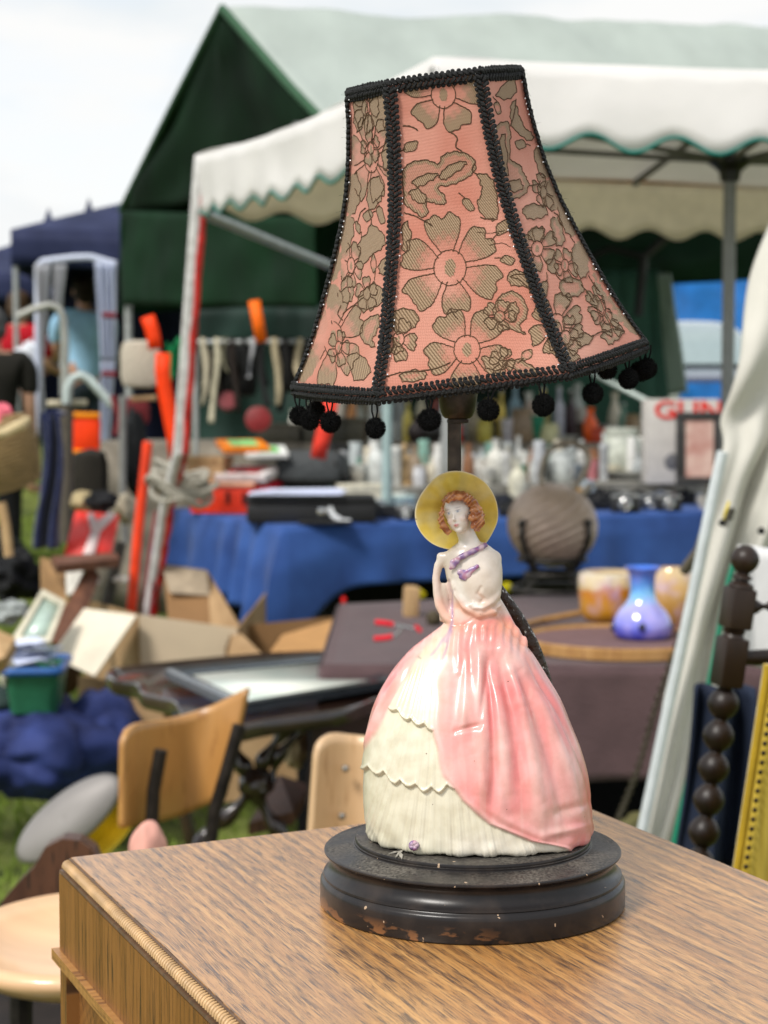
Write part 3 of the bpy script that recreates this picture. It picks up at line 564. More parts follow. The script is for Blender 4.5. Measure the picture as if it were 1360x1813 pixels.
# outline cords of the lace
bvh = BVHTree.FromPolygons([Vector(p) for p in wor], [tuple(f) for f in faces])
cc = MB(); O = Vector((0, 0, CAMH)); AX = M3[:3, 2]
for (pl, rr_) in COR:
    path = []; 
    dens_pl = []
    for i in range(len(pl) - 1):
        x0, y0 = pl[i]; x1, y1 = pl[i + 1]; k = max(1, int(math.hypot(x1 - x0, y1 - y0) / 3.0))
        for j in range(k): dens_pl.append((x0 + (x1 - x0) * j / k, y0 + (y1 - y0) * j / k))
    dens_pl.append(pl[-1])
    seg = []
    def flush():
        if len(seg) > 1:
            rs = [rr_ * s0 * (1.0 + .45 * (q % 2)) for q in range(len(seg))]
            cc.tube(seg, rs, n=5)
            tw = Matrix.Translation(Vector(M3[:3, 3])) @ MS.to_3x3().to_4x4() @ Matrix.Rotation(math.pi, 4, 'Z') @ MS.to_3x3().inverted().to_4x4() @ Matrix.Translation(-Vector(M3[:3, 3]))
            cc.tube([tw @ p for p in seg], rs, n=4)
    for (x, y) in dens_pl:
        x += random.uniform(-.6, .6); y += random.uniform(-.6, .6)
        hit, nrm_, _, _ = bvh.ray_cast(O, ray(x, y).normalized())
        if hit is None or hit.y > D0 + 40 * s0: flush(); seg = []; continue
        nn = nrm_ if nrm_.y < 0 else -nrm_; p_ = hit + nn * .35 * s0
        if seg and (p_ - seg[-1]).length > 14 * s0: flush(); seg = []
        seg.append(p_)
    flush()
cc.build('lace_cord', mat('brown_lace_cord', (.12, .07, .04), .8, var=.4, scale=500, bump=0), shade, smooth=60)
# braid
ico = bmesh.new(); bmesh.ops.create_icosphere(ico, subdivisions=2, radius=1); ico.verts.index_update(); IV = np.array([v.co[:] for v in ico.verts]); IF = np.array([[v.index for v in f.verts] for f in ico.faces]); ico.free()
class Blobs:
    def __init__(s): s.v = []; s.f = []; s.n = 0
    def add(s, c, ax, ra):
        A = np.stack([ax[0] * ra[0], ax[1] * ra[1], ax[2] * ra[2]], 0); v = IV @ A + c; s.v.append(v); s.f.append(IF + s.n); s.n += len(v)
    def build(s, name, m, parent):
        V = np.concatenate(s.v) - np.array(parent['org']); F = np.concatenate(s.f); me = bpy.data.meshes.new(name); me.from_pydata(V.tolist(), [], F.tolist()); me.polygons.foreach_set('use_smooth', [True] * len(F)); me.materials.append(m)
        o = bpy.data.objects.new(name, me); COL.objects.link(o); o.parent = parent; o['org'] = parent['org']; return o
def braid(bl, pts, nrms, hw=12.5, step=9.2, picot=True):
    pts = np.array(pts); nrms = np.array(nrms); seg = np.linalg.norm(np.diff(pts, axis=0), axis=1); cum = np.concatenate([[0], np.cumsum(seg)]); st_ = step * s0; n = int(cum[-1] / st_)
    for i in range(n):
        u = (i + .5) * cum[-1] / n; p = np.array([np.interp(u, cum, pts[:, k]) for k in range(3)]); nn = np.array([np.interp(u, cum, nrms[:, k]) for k in range(3)]); nn /= np.linalg.norm(nn)
        p2 = np.array([np.interp(min(u + st_, cum[-1]), cum, pts[:, k]) for k in range(3)]); p1 = np.array([np.interp(max(u - st_, 0), cum, pts[:, k]) for k in range(3)]); t = p2 - p1; t /= np.linalg.norm(t); s_ = np.cross(nn, t)
        for sd_ in (-1, 1):
            a = R(46 + random.uniform(-12, 12)); d = t * math.cos(a) + s_ * sd_ * math.sin(a) * -1; e = np.cross(nn, d)
            c = p + s_ * sd_ * hw * .42 * s0 + nn * (3.0 + random.uniform(-.5, .5)) * s0 + t * (sd_ * step * .22 * s0)
            bl.add(c, (d, e, nn), (7.6 * s0, 3.5 * s0, 4.2 * s0))
            if picot: bl.add(p + s_ * sd_ * (hw * .93 + random.uniform(-.8, .8)) * s0 + nn * 1.6 * s0 + t * random.uniform(-1, 1) * s0, (t, s_, nn), (3.9 * s0, 3.6 * s0, 2.8 * s0))
black = mat('black_gimp_thread', (.006, .006, .006), .62, var=.5, scale=900, bump=.5, bscale=1500, spec=.45)
bl = Blobs(); A3 = M3[:3, :3]
def SW(th_, a_, off=0):
    l = shade_pt(np.atleast_1d(th_).astype(float), np.atleast_1d(a_).astype(float), off); return l @ A3.T + M3[:3, 3]
for k in range(6):
    a_ = np.linspace(4, AH - 4, 60); t_ = np.full(60, k * math.pi / 3); p = SW(t_, a_); q = SW(t_, a_, 10); n_ = q - p; braid(bl, p, n_)
bl.build('rib_braid', black, shade)
for (a_, nm) in ((2, 'top_braid'), (AH - 3, 'bottom_braid')):
    bl = Blobs(); t_ = np.linspace(0, 2 * math.pi, 361); p = SW(t_, np.full(361, a_)); n_ = SW(t_, np.full(361, a_), 10) - p; braid(bl, p, n_, hw=13.5 if a_ > 50 else 11.5)
    # inner turn-over so that the rim has thickness
    p2 = SW(t_, np.full(361, a_ + (3 if a_ > 50 else -3)), -2); axn = (A3[:, 2] * (-1 if a_ > 50 else 1))[None, :] * np.ones((361, 1)); braid(bl, p2, axn, hw=6, picot=False)
    bl.build(nm, black, shade)
# little clear beads sewn along the rib braid
bd = Blobs()
for k in range(6):
    for a__ in np.arange(10, AH - 8, 9.5):
        if random.random() < .62:
            sd_ = random.choice((-1, 1)); tt__ = k * math.pi / 3 + sd_ * 13.5 / (Rp(a__)); bd.add(SW(tt__, a__, 4.5)[0], np.eye(3), (1.5 * s0,) * 3)
bd.build('glass_beads', mat('clear_bead', (.8, .8, .82), .05, 0, var=0, bump=0, coat=1, spec=1), shade)['kind'] = 'stuff'
# stray threads
th_m = MB()
for _ in range(520):
    t_ = random.uniform(0, 2 * math.pi); a_ = random.choice([2, AH - 3, random.uniform(5, AH)]); 
    if 5 < a_ < AH - 5: t_ = random.randrange(6) * math.pi / 3 + random.uniform(-.03, .03)
    p = Vector(SW(t_, a_, 5)[0]); d = Vector(SW(t_, a_, 15)[0]) - p; d.normalize(); d += Vector((random.uniform(-1, 1), random.uniform(-.5, .5), random.uniform(-.6, 1))); d.normalize(); l = random.choice((random.uniform(2.5, 6), random.uniform(2.5, 6), random.uniform(2.5, 6), random.uniform(5, 11))) * s0 + 4 * s0
    th_m.tube([p, p + d * l * .5 + Vector((0, 0, l * .1)), p + d * l], .16 * s0, n=3)
th_m.build('stray_thread', black, shade)['kind'] = 'stuff'
# spider ring and harp inside
wire = MB(); t_ = np.linspace(0, 2 * math.pi, 49)[:-1]
wire.tube([Vector(p) for p in SW(t_, np.full(48, 6), -4)], 1.6 * s0, n=6, closed=True); wire.tube([Vector(p) for p in SW(t_, np.full(48, AH - 6), -4)], 1.6 * s0, n=6, closed=True)
ctr = MS @ Vector((0, 0, -60 * s0))
for k in range(3): wire.tube([Vector(SW(k * 2 * math.pi / 3 + .5, 8, -4)[0]), ctr], 1.5 * s0, n=6)
wire.tube([ctr, cS + Vector((0, 0, 100 * s0))], 1.8 * s0, n=6)
wire.build('wire_frame', mat('shade_wire', (.3, .28, .25), .4, .9, var=.1), shade)
# pompoms
def pom_mesh():
    V = []; F = []
    core = IV * 15.0 * s0; V.append(core); F += [tuple(f) for f in IF]; n = len(core)
    for i in range(3200):
        d = rng.normal(size=3); d /= np.linalg.norm(d); e = np.cross(d, rng.normal(size=3)); e /= np.linalg.norm(e); l = (19.3 + rng.normal() * .9) * s0
        w_ = .34 * s0; tip = d * l + e * rng.normal() * .9 * s0; a_ = d * 14 * s0
        V.append(np.array([a_ - e * w_, a_ + e * w_, tip + e * w_ * .35, tip - e * w_ * .35])); F.append((n, n + 1, n + 2, n + 3)); n += 4
    # twin hanging threads
    mm = MB()
    for sx_ in (-1, 1): mm.tube([(sx_ * 4.5 * s0, 0, 42 * s0), (sx_ * 5 * s0, 0, 30 * s0), (sx_ * 2 * s0, 0, 16 * s0)], 1.7 * s0, n=6)
    V.append(np.array([tuple(p) for p in mm.v])); F += [tuple(i + n for i in f) for f in mm.f]
    m_ = bpy.data.meshes.new('pompom'); m_.from_pydata(np.concatenate(V).tolist(), [], F); m_.materials.append(mat('black_wool', (.004, .004, .004), .95, var=.3, scale=800, bump=0, sheen=.05, spec=.15)); return m_
pm = pom_mesh(); first = None
ts = np.linspace(0, 2 * math.pi, 1440, endpoint=False); rim = SW(ts, np.full(1440, AH + 4)); rpx = proj(rim); front = rim[:, 1] < (M3[:3, 3] - M3[:3, 2] * AH * s0)[1]
want = [(529, 1, 38), (549, 1, 44), (585, 1, 42), (665, 1, 46), (760, 1, 42), (865, 1, 38), (962, 1, 42), (1050, 1, 42), (1113, 1, 40), (1149, 1, 36)]
want += [(560, 0, 44), (640, 0, 42), (730, 0, 42), (820, 0, 42), (910, 0, 42), (1000, 0, 42), (1075, 0, 42), (1134, 0, 42)]
for i, (xp, fr, hang) in enumerate(want):
    sel = np.nonzero(front == bool(fr))[0]; k = sel[np.argmin(abs(rpx[sel, 0] - xp))]
    p = Vector(rim[k]) + Vector((0, 0, -hang * s0))
    if first is None: o = first = bpy.data.objects.new('pompom', pm)
    else: o = first.copy()
    COL.objects.link(o); o.parent = shade; o.location = p - LB; o.rotation_euler = (random.uniform(-.1, .1), random.uniform(-.12, .12), random.uniform(-.6, .6)); q = random.uniform(.93, 1.06); o.scale = (q * random.uniform(.95, 1.05), q, q)
# ------------------------------------------------------------------ china lady: one moulded body (skirt, bodice, arms, neck, head)
def ring_loft(mb, rows, n=48, p=2.3):
    """rows: (py, left, right, half depth, depth of centre) in photo pixels"""
    v = []
    for (y, l, r, dp, dc) in rows:
        c = Lp((l + r) / 2, y, dc); hw = (r - l) / 2 * s0
        for k in range(n):
            a = 2 * math.pi * k / n; ca, sa = math.cos(a), math.sin(a)
            v.append((c.x + hw * math.copysign(abs(ca) ** (2 / p), ca), c.y + dp * s0 * math.copysign(abs(sa) ** (2 / p), sa), c.z))
    f = [(i * n + k, i * n + (k + 1) % n, (i + 1) * n + (k + 1) % n, (i + 1) * n + k) for i in range(len(rows) - 1) for k in range(n)]
    f += [tuple(range(n)), tuple((len(rows) - 1) * n + k for k in range(n))[::-1]]
    mb.add(v, f)
FB = 1474
sk = [(1078, 797, 884, 34, 0), (1100, 789, 894, 38, 0), (1118, 768, 909, 50, 0), (1137, 742, 926, 62, 0), (1158, 718, 943, 78, 0), (1199, 685, 967, 100, 0), (1241, 664, 992, 120, 0), (1283, 653, 1009, 136, 0), (1325, 646, 1026, 148, 0), (1367, 642, 1038, 156, 0), (1409, 642, 1044, 160, 0), (1445, 645, 1047, 162, 0), (1468, 650, 1046, 162, 0), (FB, 652, 1043, 160, 0)]
def resample(rows, k=3):
    ys = [r[0] for r in rows]; out = []
    sp = spline([(i, 0, 0) for i in range(len(rows))], k)
    pr = [spline([(r[a], r[b_], 0) for r in rows], k) for a, b_ in ((1, 2), (3, 4), (0, 0))]
    return [(pr[2][i].x, pr[0][i].x, pr[0][i].y, pr[1][i].x, pr[1][i].y) for i in range(len(pr[0]))]
fg = MB(); ring_loft(fg, resample(sk), 64)
tor = [(960, 812, 858, 17, 0), (970, 798, 872, 24, 0), (980, 789, 882, 29, 0), (995, 787, 888, 33, -2), (1012, 788, 890, 36, -3), (1032, 792, 889, 38, -4), (1052, 796, 887, 37, -3), (1072, 799, 884, 34, -1), (1095, 796, 888, 36, 0), (1125, 780, 900, 44, 0)]
ring_loft(fg, resample(tor), 48, 2.1)
def limb(pts, n=16): fg.tube([Lp(*p[:3]) for p in pts], [p[3] * s0 for p in pts], n=n)
limb([(800, 985, 0, 12), (786, 988, 0, 11), (776, 1002, 0, 8.5), (772, 1022, -1, 7.2), (774, 1048, -3, 8.2), (778, 1070, -6, 9), (787, 1088, -10, 8.5), (798, 1100, -18, 7)])
limb([(786, 1032, 2, 5), (785, 1042, 3, 9), (787, 1075, 4, 11), (790, 1100, 2, 12)])
fg.sph(tuple(Lp(781, 986, 0)), 9 * s0, 10); fg.sph(tuple(Lp(872, 990, 0)), 17 * s0, 12)
# the right arm hangs from the shoulder; its forearm crosses the waist, the other hand rests on the skirt
limb([(874, 1000, -4, 15), (876, 1028, -8, 14), (874, 1052, -16, 12.5), (862, 1069, -30, 10), (848, 1074, -38, 8.5), (838, 1070, -42, 6)])
limb([(872, 1058, 4, 12), (888, 1082, 2, 11), (903, 1108, 0, 10), (917, 1127, -4, 10), (924, 1136, -6, 7)])
for k in range(4): limb([(838 + 1.5 * k, 1062 + 4.2 * k, -42, 3.0), (831 + 1.5 * k, 1064 + 4.0 * k, -44, 2.8), (827 + 1.5 * k, 1069 + 3.4 * k, -42, 2.3)], 8)
for k in range(4): limb([(918 + 3.2 * k, 1132 - 2.2 * k, -8, 3.2), (924 + 3 * k, 1141 - 1.5 * k, -10, 2.8), (927 + 2.4 * k, 1149 - 1.5 * k, -9, 2.2)], 8)
# bust folds of the draped bodice
limb([(800, 1028, -24, 6), (808, 1050, -31, 7), (822, 1071, -35, 7), (846, 1085, -36, 7), (872, 1080, -28, 7), (884, 1068, -14, 6)])
fg.sph(tuple(Lp(850, 1012, -20)), (26 * s0, 20 * s0, 26 * s0), 14); fg.sph(tuple(Lp(812, 1010, -20)), (17 * s0, 16 * s0, 22 * s0), 14)
# neck, head, chin, nose, ears
limb([(838, 982, 2, 27), (833, 968, 0, 20), (827, 950, -4, 16.5), (821, 932, -6, 16), (817, 915, -6, 16)], 24)
HM = Matrix.Translation(Lp(811, 908, -14)) @ Matrix.Rotation(R(-16), 4, 'Y') @ Matrix.Rotation(R(-22), 4, 'Z') @ Matrix.Rotation(R(-7), 4, 'X')
if (Matrix.Rotation(R(-16), 4, 'Y') @ Vector((1, 0, 0))).z < 0: pass
fg.sph((0, 4 * s0, 5 * s0), (25 * s0, 29 * s0, 29 * s0), 24, HM); fg.sph((0, -5 * s0, -12 * s0), (19 * s0, 19 * s0, 23 * s0), 20, HM); fg.sph((0, -15 * s0, -29 * s0), (7.5 * s0, 7 * s0, 6 * s0), 12, HM)
fg.tube([HM @ (Vector(q) * s0) for q in ((0, -22, 4), (0, -26.5, -4), (0, -29.5, -10), (0, -27, -13))], [1.8 * s0, 2.3 * s0, 3.0 * s0, 2.0 * s0], n=10)
for sx_ in (-1, 1):
    fg.sph((sx_ * 10 * s0, -14 * s0, -11 * s0), (8 * s0, 8 * s0, 8 * s0), 10, HM); fg.sph((sx_ * 9 * s0, -20.5 * s0, 3.0 * s0), (4.2 * s0, 3 * s0, 2.6 * s0), 10, HM)
fg.sph((0, -23.3 * s0, -19.4 * s0), (4.6 * s0, 2.6 * s0, 1.5 * s0), 10, HM); fg.sph((0, -22.8 * s0, -22 * s0), (3.7 * s0, 2.6 * s0, 1.6 * s0), 10, HM)
tmp = fg.build('tmp', None, None, loc=(0, 0, 0)); md = tmp.modifiers.new('r', 'REMESH'); md.mode = 'VOXEL'; md.voxel_size = .00050; md.use_smooth_shade = True
dg = bpy.context.evaluated_depsgraph_get(); ev = tmp.evaluated_get(dg); me = bpy.data.meshes.new_from_object(ev); bpy.data.objects.remove(tmp)
def np_verts(me): a = np.zeros(len(me.vertices) * 3, np.float32); me.vertices.foreach_get('co', a); return a.reshape(-1, 3).astype(float)
def np_edges(me): a = np.zeros(len(me.edges) * 2, np.int32); me.edges.foreach_get('vertices', a); return a.reshape(-1, 2)
V = np_verts(me); E = np_edges(me)
def smooth_v(V, E, it, w_=None):
    deg = np.bincount(E.ravel(), minlength=len(V))[:, None].astype(float)
    for _ in range(it):
        acc = np.zeros_like(V)
        for k in range(3): acc[:, k] = np.bincount(E[:, 0], V[E[:, 1], k], len(V)) + np.bincount(E[:, 1], V[E[:, 0], k], len(V))
        T = acc / deg; V = V + (T - V) * (.6 if w_ is None else .6 * w_[:, None])
    return V
hd = np.array(Lp(811, 908, -14)); dh = np.linalg.norm(V - hd, axis=1); wf = sm(34 * s0, 52 * s0, dh) * .92 + .08
V = smooth_v(V, E, 14, wf)
me.vertices.foreach_set('co', V.astype(np.float32).ravel()); me.update()
def np_norm(me): a = np.zeros(len(me.vertices) * 3, np.float32); me.vertex_normals.foreach_get('vector', a); return a.reshape(-1, 3).astype(float)
Nn = np_norm(me); PX = proj(V); X, Y = PX[:, 0], PX[:, 1]
ax_c = Lp(845, 1300, 0); ang = np.arctan2(V[:, 0] - ax_c.x, -(V[:, 1] - ax_c.y))      # 0 = towards the photo side
frontv = sm(-.15, .15, -(V[:, 1] - ax_c.y) / (60 * s0))
bottom = Lp(845, FB, 0).z; hz = (V[:, 2] - bottom) / s0                                   # height over the foot
# painted / moulded layout
XL = np.interp(Y, [1100, 1120, 1150, 1182, 1241, 1300, 1338, 1380], [790, 776, 750, 730, 696, 666, 642, 600])
XR = np.interp(Y, [1100, 1120, 1150, 1199, 1254, 1312, 1345, 1375, 1417, 1459, 1489, 1502, 1540], [793, 793, 784, 766, 765, 770, 777, 787, 817, 868, 935, 1010, 1200]) + 2.2 * np.sin(Y / 13)
skirt = sm(1096, 1112, Y) * frontv
white = sm(-5, 5, X - XL) * sm(-4, 4, XR - X) * skirt
over = 1 - white
disp = np.zeros(len(V))
# overskirt stands proud of the flounces, with a rolled hem
disp += 4.0 * over * skirt * sm(1180, 1300, Y)
dR = (X - XR); disp += 3.2 * np.exp(-((dR - 9) / 8) ** 2) * skirt * sm(1150, 1290, Y) + 2.0 * np.exp(-((XL - X - 8) / 7) ** 2) * skirt * sm(1180, 1260, Y)
# flounce tiers
def scal(x, k, ph): return np.abs(np.sin((x - ph) * math.pi / k))
t1 = np.interp(X, [690, 706, 725, 746, 765, 790], [1252, 1262, 1276, 1284, 1291, 1296]) + 8 * scal(X, 23, 706) - 4
t2 = np.interp(X, [640, 658, 683, 704, 725, 750, 779, 800], [1356, 1363, 1370, 1386, 1388, 1397, 1399, 1392]) + 10 * scal(X, 27, 657) - 5
for tb, top in ((t1, 1140), (t2, None)):
    lo = top if top is not None else t1
    fr = np.clip((Y - lo) / np.maximum(tb - lo, 1), 0, 1); inside = (Y < tb) & (Y > lo)
    disp += white * np.where(inside, 6.0 * fr ** 1.5 + .0, 0) * 1.0
    disp += white * np.exp(-((Y - (tb - 3)) / 3) ** 2) * 1.8
fr3 = np.clip((Y - t2) / 110, 0, 1); disp += white * np.where(Y > t2, 3.0 * fr3, 0)
cxs = 800; pl_ = (X - 775) / np.clip((Y - 1060) / 330, .25, 1.4)
plt_ = np.sin(pl_ * .50 + 1.5 * np.sin(pl_ * .045 + Y / 150) + .9 * np.sin(Y / 46) + 1.2 * np.sin(pl_ * .11)) + .5 * np.sin(pl_ * 1.31 + 1.0 + Y / 70)
disp += white * plt_ * .66 * (.75 + .5 * np.sin(X * .09 + Y * .02)) * sm(1130, 1220, Y) * (.7 + .6 * fr3)
disp += white * np.where(Y > 1470, -1, 0) * 0
# deep soft folds of the pink overskirt
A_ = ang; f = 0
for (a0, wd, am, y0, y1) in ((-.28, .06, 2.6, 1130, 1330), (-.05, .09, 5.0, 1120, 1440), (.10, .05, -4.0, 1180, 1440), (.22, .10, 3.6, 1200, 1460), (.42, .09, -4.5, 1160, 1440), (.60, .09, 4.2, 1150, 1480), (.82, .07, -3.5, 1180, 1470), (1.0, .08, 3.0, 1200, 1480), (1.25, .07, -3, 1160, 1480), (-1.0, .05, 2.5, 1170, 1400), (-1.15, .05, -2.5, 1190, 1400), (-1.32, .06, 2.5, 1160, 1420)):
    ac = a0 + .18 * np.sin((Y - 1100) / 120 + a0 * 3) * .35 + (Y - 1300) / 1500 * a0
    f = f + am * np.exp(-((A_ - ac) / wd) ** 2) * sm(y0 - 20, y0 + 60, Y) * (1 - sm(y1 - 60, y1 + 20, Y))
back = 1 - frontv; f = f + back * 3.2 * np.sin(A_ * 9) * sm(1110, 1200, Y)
disp += 1.35 * f * over * (hz > 0)
# gathered swag caught up in the middle of the overskirt
for (xa, ya, xb, yb, wd, am) in ((850, 1165, 822, 1292, 16, 3.8), (864, 1170, 848, 1290, 5, -3.4), (806, 1296, 852, 1284, 5, -3.6), (845, 1150, 900, 1150, 9, 3.2), (880, 1130, 925, 1190, 11, 4.2), (905, 1190, 925, 1260, 12, 3.0), (815, 1120, 812, 1190, 6, 2.2), (829, 1120, 832, 1190, 5, -2.2), (858, 1115, 858, 1170, 6, 2.0), (840, 1420, 960, 1486, 9, 2.4), (960, 1478, 1040, 1462, 7, 2.6), (985, 1440, 1040, 1420, 8, -2.2), (830, 1330, 872, 1430, 15, 2.5), (905, 1340, 960, 1430, 18, 2.8), (868, 1330, 905, 1440, 9, -2.5), (700, 1180, 668, 1290, 5, -1.8), (725, 1160, 690, 1270, 5, 1.8)):
    dx, dy = xb - xa, yb - ya; L2 = dx * dx + dy * dy; t = np.clip(((X - xa) * dx + (Y - ya) * dy) / L2, 0, 1); d = np.hypot(X - xa - t * dx, Y - ya - t * dy)
    disp += 1.35 * am * np.exp(-(d / wd) ** 2) * frontv * np.sin(np.clip(t, .08, .92) * math.pi) ** .5 * over
# gathers at the waist
disp += 1.0 * np.sin(X * .42 + Y * .05) * sm(1098, 1112, Y) * (1 - sm(1135, 1175, Y)) * frontv
# scalloped hem
hemw = 1 - sm(6, 26, hz); disp += hemw * (2.2 * np.sin(ang * 17 + .8 * np.sin(ang * 5)) + 1.2) * sm(1430, 1460, Y)
# neckline and bodice drapery
for (pa, am, wd) in (([(806, 1046), (818, 1066), (836, 1081), (858, 1082), (872, 1074), (886, 1082)], -2.4, 4), ([(852, 1040), (846, 1052), (856, 1060), (850, 1070)], -1.8, 3), ([(794, 1030), (799, 1060), (801, 1092)], -2.2, 3.0), ([(800, 1108), (822, 1106), (836, 1096)], -1.3, 2.5)):
    d = np.full(len(V), 1e9)
    for (xa, ya), (xb, yb) in zip(pa[:-1], pa[1:]):
        dx, dy = xb - xa, yb - ya; t = np.clip(((X - xa) * dx + (Y - ya) * dy) / (dx * dx + dy * dy), 0, 1); d = np.minimum(d, np.hypot(X - xa - t * dx, Y - ya - t * dy))
    disp += am * np.exp(-(d / wd) ** 2) * (V[:, 1] < ax_c.y)
body_only = (Y > 965); disp = disp * body_only
lim = (hz < 3); V2 = V + Nn * (disp * s0)[:, None]; V2[:, 2] = np.maximum(V2[:, 2], ZT + .0002)
V2 = smooth_v(V2, E, 1, (dh > 50 * s0).astype(float) * .8)
# ---- glaze colours, with some highlights and crease shading painted in
def seg_d(pa):
    d = np.full(len(V), 1e9)
    for (xa, ya), (xb, yb) in zip(pa[:-1], pa[1:]):
        dx, dy = xb - xa, yb - ya; t = np.clip(((X - xa) * dx + (Y - ya) * dy) / (dx * dx + dy * dy + 1e-9), 0, 1); d = np.minimum(d, np.hypot(X - xa - t * dx, Y - ya - t * dy))
    return d
def nzv(sc, seed=0): return np.array([noise.noise(Vector((a * sc + seed, b * sc, c * sc))) for a, b, c in V])
n1 = nzv(60); n2 = nzv(150, 5)
cream = np.array([.66, .62, .48]); ivory = np.array([.70, .61, .52]); pink = np.array([.76, .27, .25]); deep = np.array([.68, .17, .17]); pale = np.array([.76, .50, .45]); orange = np.array([.72, .30, .17]); skin = np.array([.76, .69, .62]); yel = np.array([.78, .70, .42])
col = np.ones((len(V), 3)) * pink
def lay(c, w_): global col; w_ = np.clip(w_, 0, 1)[:, None]; col = col * (1 - w_) + np.array(c) * w_
lay(pale, .4 * sm(-.1, .5, n1) ); lay(deep, .5 * sm(.0, .45, -n1) ); lay(pale, .55 * sm(0, 3.5, f)); lay(deep, .35 * sm(0, 3.5, -f))  # fold crests paler, hollows deeper pink
for (x0, y0, rx, ry, c, s_) in ((900, 1235, 38, 50, deep, .8), (940, 1250, 50, 60, deep, .4), (880, 1440, 60, 55, deep, .5), (850, 1400, 40, 70, pink, .6), (815, 1230, 26, 60, pale, .8), (890, 1350, 14, 90, pale, .55), (945, 1330, 16, 90, pale, .5), (985, 1400, 30, 60, pale, .5), (1020, 1350, 14, 80, pale, .5), (905, 1165, 30, 30, pale, .85), (830, 1165, 18, 40, pink, .7), (800, 1180, 10, 60, pink, .5), (960, 1180, 22, 60, pink, .6), (920, 1450, 60, 14, pale, .3), (980, 1470, 60, 10, pale, .55), (1000, 1440, 40, 12, [.62, .50, .42], .35), (770, 1240, 14, 90, pale, .8), (790, 1380, 18, 70, pale, .8), (850, 1465, 60, 16, pale, .6), (1015, 1488, 40, 10, pink, .6), (700, 1200, 20, 60, pink, .4), (690, 1250, 10, 80, deep, .6), (665, 1290, 7, 60, deep, .5)):  # the strong pale spot on the upper right skirt is a painted-in highlight
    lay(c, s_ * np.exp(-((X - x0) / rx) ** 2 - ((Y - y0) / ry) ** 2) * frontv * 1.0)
hem_in = np.exp(-((dR - 4) / 8) ** 2) * skirt * sm(1190, 1300, Y); lay(pale * .97, .65 * hem_in)
br_ = np.array([noise.noise(Vector((a * 330, b * 200, c * 38 + a * 60))) for a, b, c in V]); lay(pale, .25 * sm(.1, .5, br_) * skirt); lay(deep, .10 * sm(.1, .5, -br_) * skirt)
lay(cream, white); lay([.70, .66, .52], white * .30 * sm(.1, .5, br_)); lay(yel * .92, white * .55 * (1 - sm(1170, 1330, Y))); lay(pale, white * .5 * (1 - sm(1110, 1175, Y)))
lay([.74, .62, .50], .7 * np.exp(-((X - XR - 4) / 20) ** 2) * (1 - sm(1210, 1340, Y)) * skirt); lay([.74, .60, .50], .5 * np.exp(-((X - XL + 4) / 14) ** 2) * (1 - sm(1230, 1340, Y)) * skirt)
lay([.62, .58, .42], white * .45 * np.exp(-((Y - t1 - 2) / 2.5) ** 2)); lay([.62, .58, .42], white * .5 * np.exp(-((Y - t2 - 2) / 2.5) ** 2)); lay([.66, .60, .44], white * .22 * sm(.3, 1.4, -plt_))  # darker cream below each flounce edge and in the pleat hollows
lay([.80, .74, .66], white * .5 * sm(760, 830, X) * sm(1460, 1500, Y))
lay(orange, .30 * np.exp(-((Y - 1108) / 16) ** 2) * frontv); 
bod = 1 - sm(1086, 1104, Y + .12 * (X - 840)); lay(ivory, bod * (Y > 900)); lay(pale, bod * .5 * sm(1040, 1090, Y)); 
lay(orange, .6 * np.exp(-(seg_d([(812, 1072), (830, 1086), (852, 1090), (870, 1083), (884, 1092), (894, 1112)]) / 9) ** 2)); lay(orange, .5 * np.exp(-(seg_d([(778, 1066), (786, 1086), (800, 1100)]) / 9) ** 2)); lay(orange, .45 * np.exp(-(seg_d([(900, 1110), (925, 1140)]) / 11) ** 2))
lay([.72, .47, .36], .55 * np.exp(-(seg_d([(848, 1050), (856, 1060), (846, 1070), (860, 1072)]) / 3.5) ** 2)); lay([.70, .45, .40], .55 * np.exp(-(seg_d([(793, 1030), (798, 1060), (801, 1090)]) / 4) ** 2) )  # shading painted into the bodice creases
lay([.84, .80, .74], .8 * np.exp(-(seg_d([(808, 1020), (818, 1050), (832, 1068), (848, 1074)]) / 8) ** 2))  # highlight painted along the draped bodice
lay([.72, .50, .45], .4 * np.exp(-(seg_d([(772, 1010), (774, 1060)]) / 8) ** 2))
lay(skin, (Y < 968 + .1 * (X - 800)) * (V[:, 1] < Lp(0, 900, 30).y)); lay(skin, .7 * np.exp(-((X - 845) / 30) ** 2 - ((Y - 990) / 16) ** 2))
fF = (Nn[:, 1] < -.05)
lil = [.30, .20, .36]; lil2 = [.52, .36, .46]
for pa, w_, c, s_ in (([(800, 1103), (797, 1120), (790, 1135)], 3.5, lil, .8), ([(801, 1045), (799, 1075), (801, 1100)], 2.0, lil, .8), ([(795, 1025), (797, 1048)], 1.4, lil, .6), ([(797, 1115), (778, 1142), (764, 1160)], 2.6, lil, .55), ([(800, 1118), (790, 1150), (780, 1178)], 2.4, lil, .6), ([(796, 1120), (772, 1150), (752, 1176)], 4, lil2, .35), ([(745, 1166), (741, 1163)], 2, [.1, .1, .12], .6)):
    lay(c, s_ * np.exp(-(seg_d(pa) / w_) ** 2) * fF * (.75 + .5 * n2))
hl = np.array([tuple(HM.inverted() @ Vector(v)) for v in V[dh < 60 * s0]]) / s0; hi = np.nonzero(dh < 60 * s0)[0]
def face(c, x, z, rx, rz, s_, p=2):
    global col
    w_ = s_ * np.exp(-(np.abs((hl[:, 0] - x) / rx) ** p) - (np.abs((hl[:, 2] - z) / rz) ** p)) * (hl[:, 1] < -8); w_ = np.clip(w_, 0, 1)[:, None]; col[hi] = col[hi] * (1 - w_) + np.array(c) * w_
face([.80, .50, .44], -11, -11, 6, 5, .5); face([.80, .50, .44], 12, -11, 6, 5, .35)
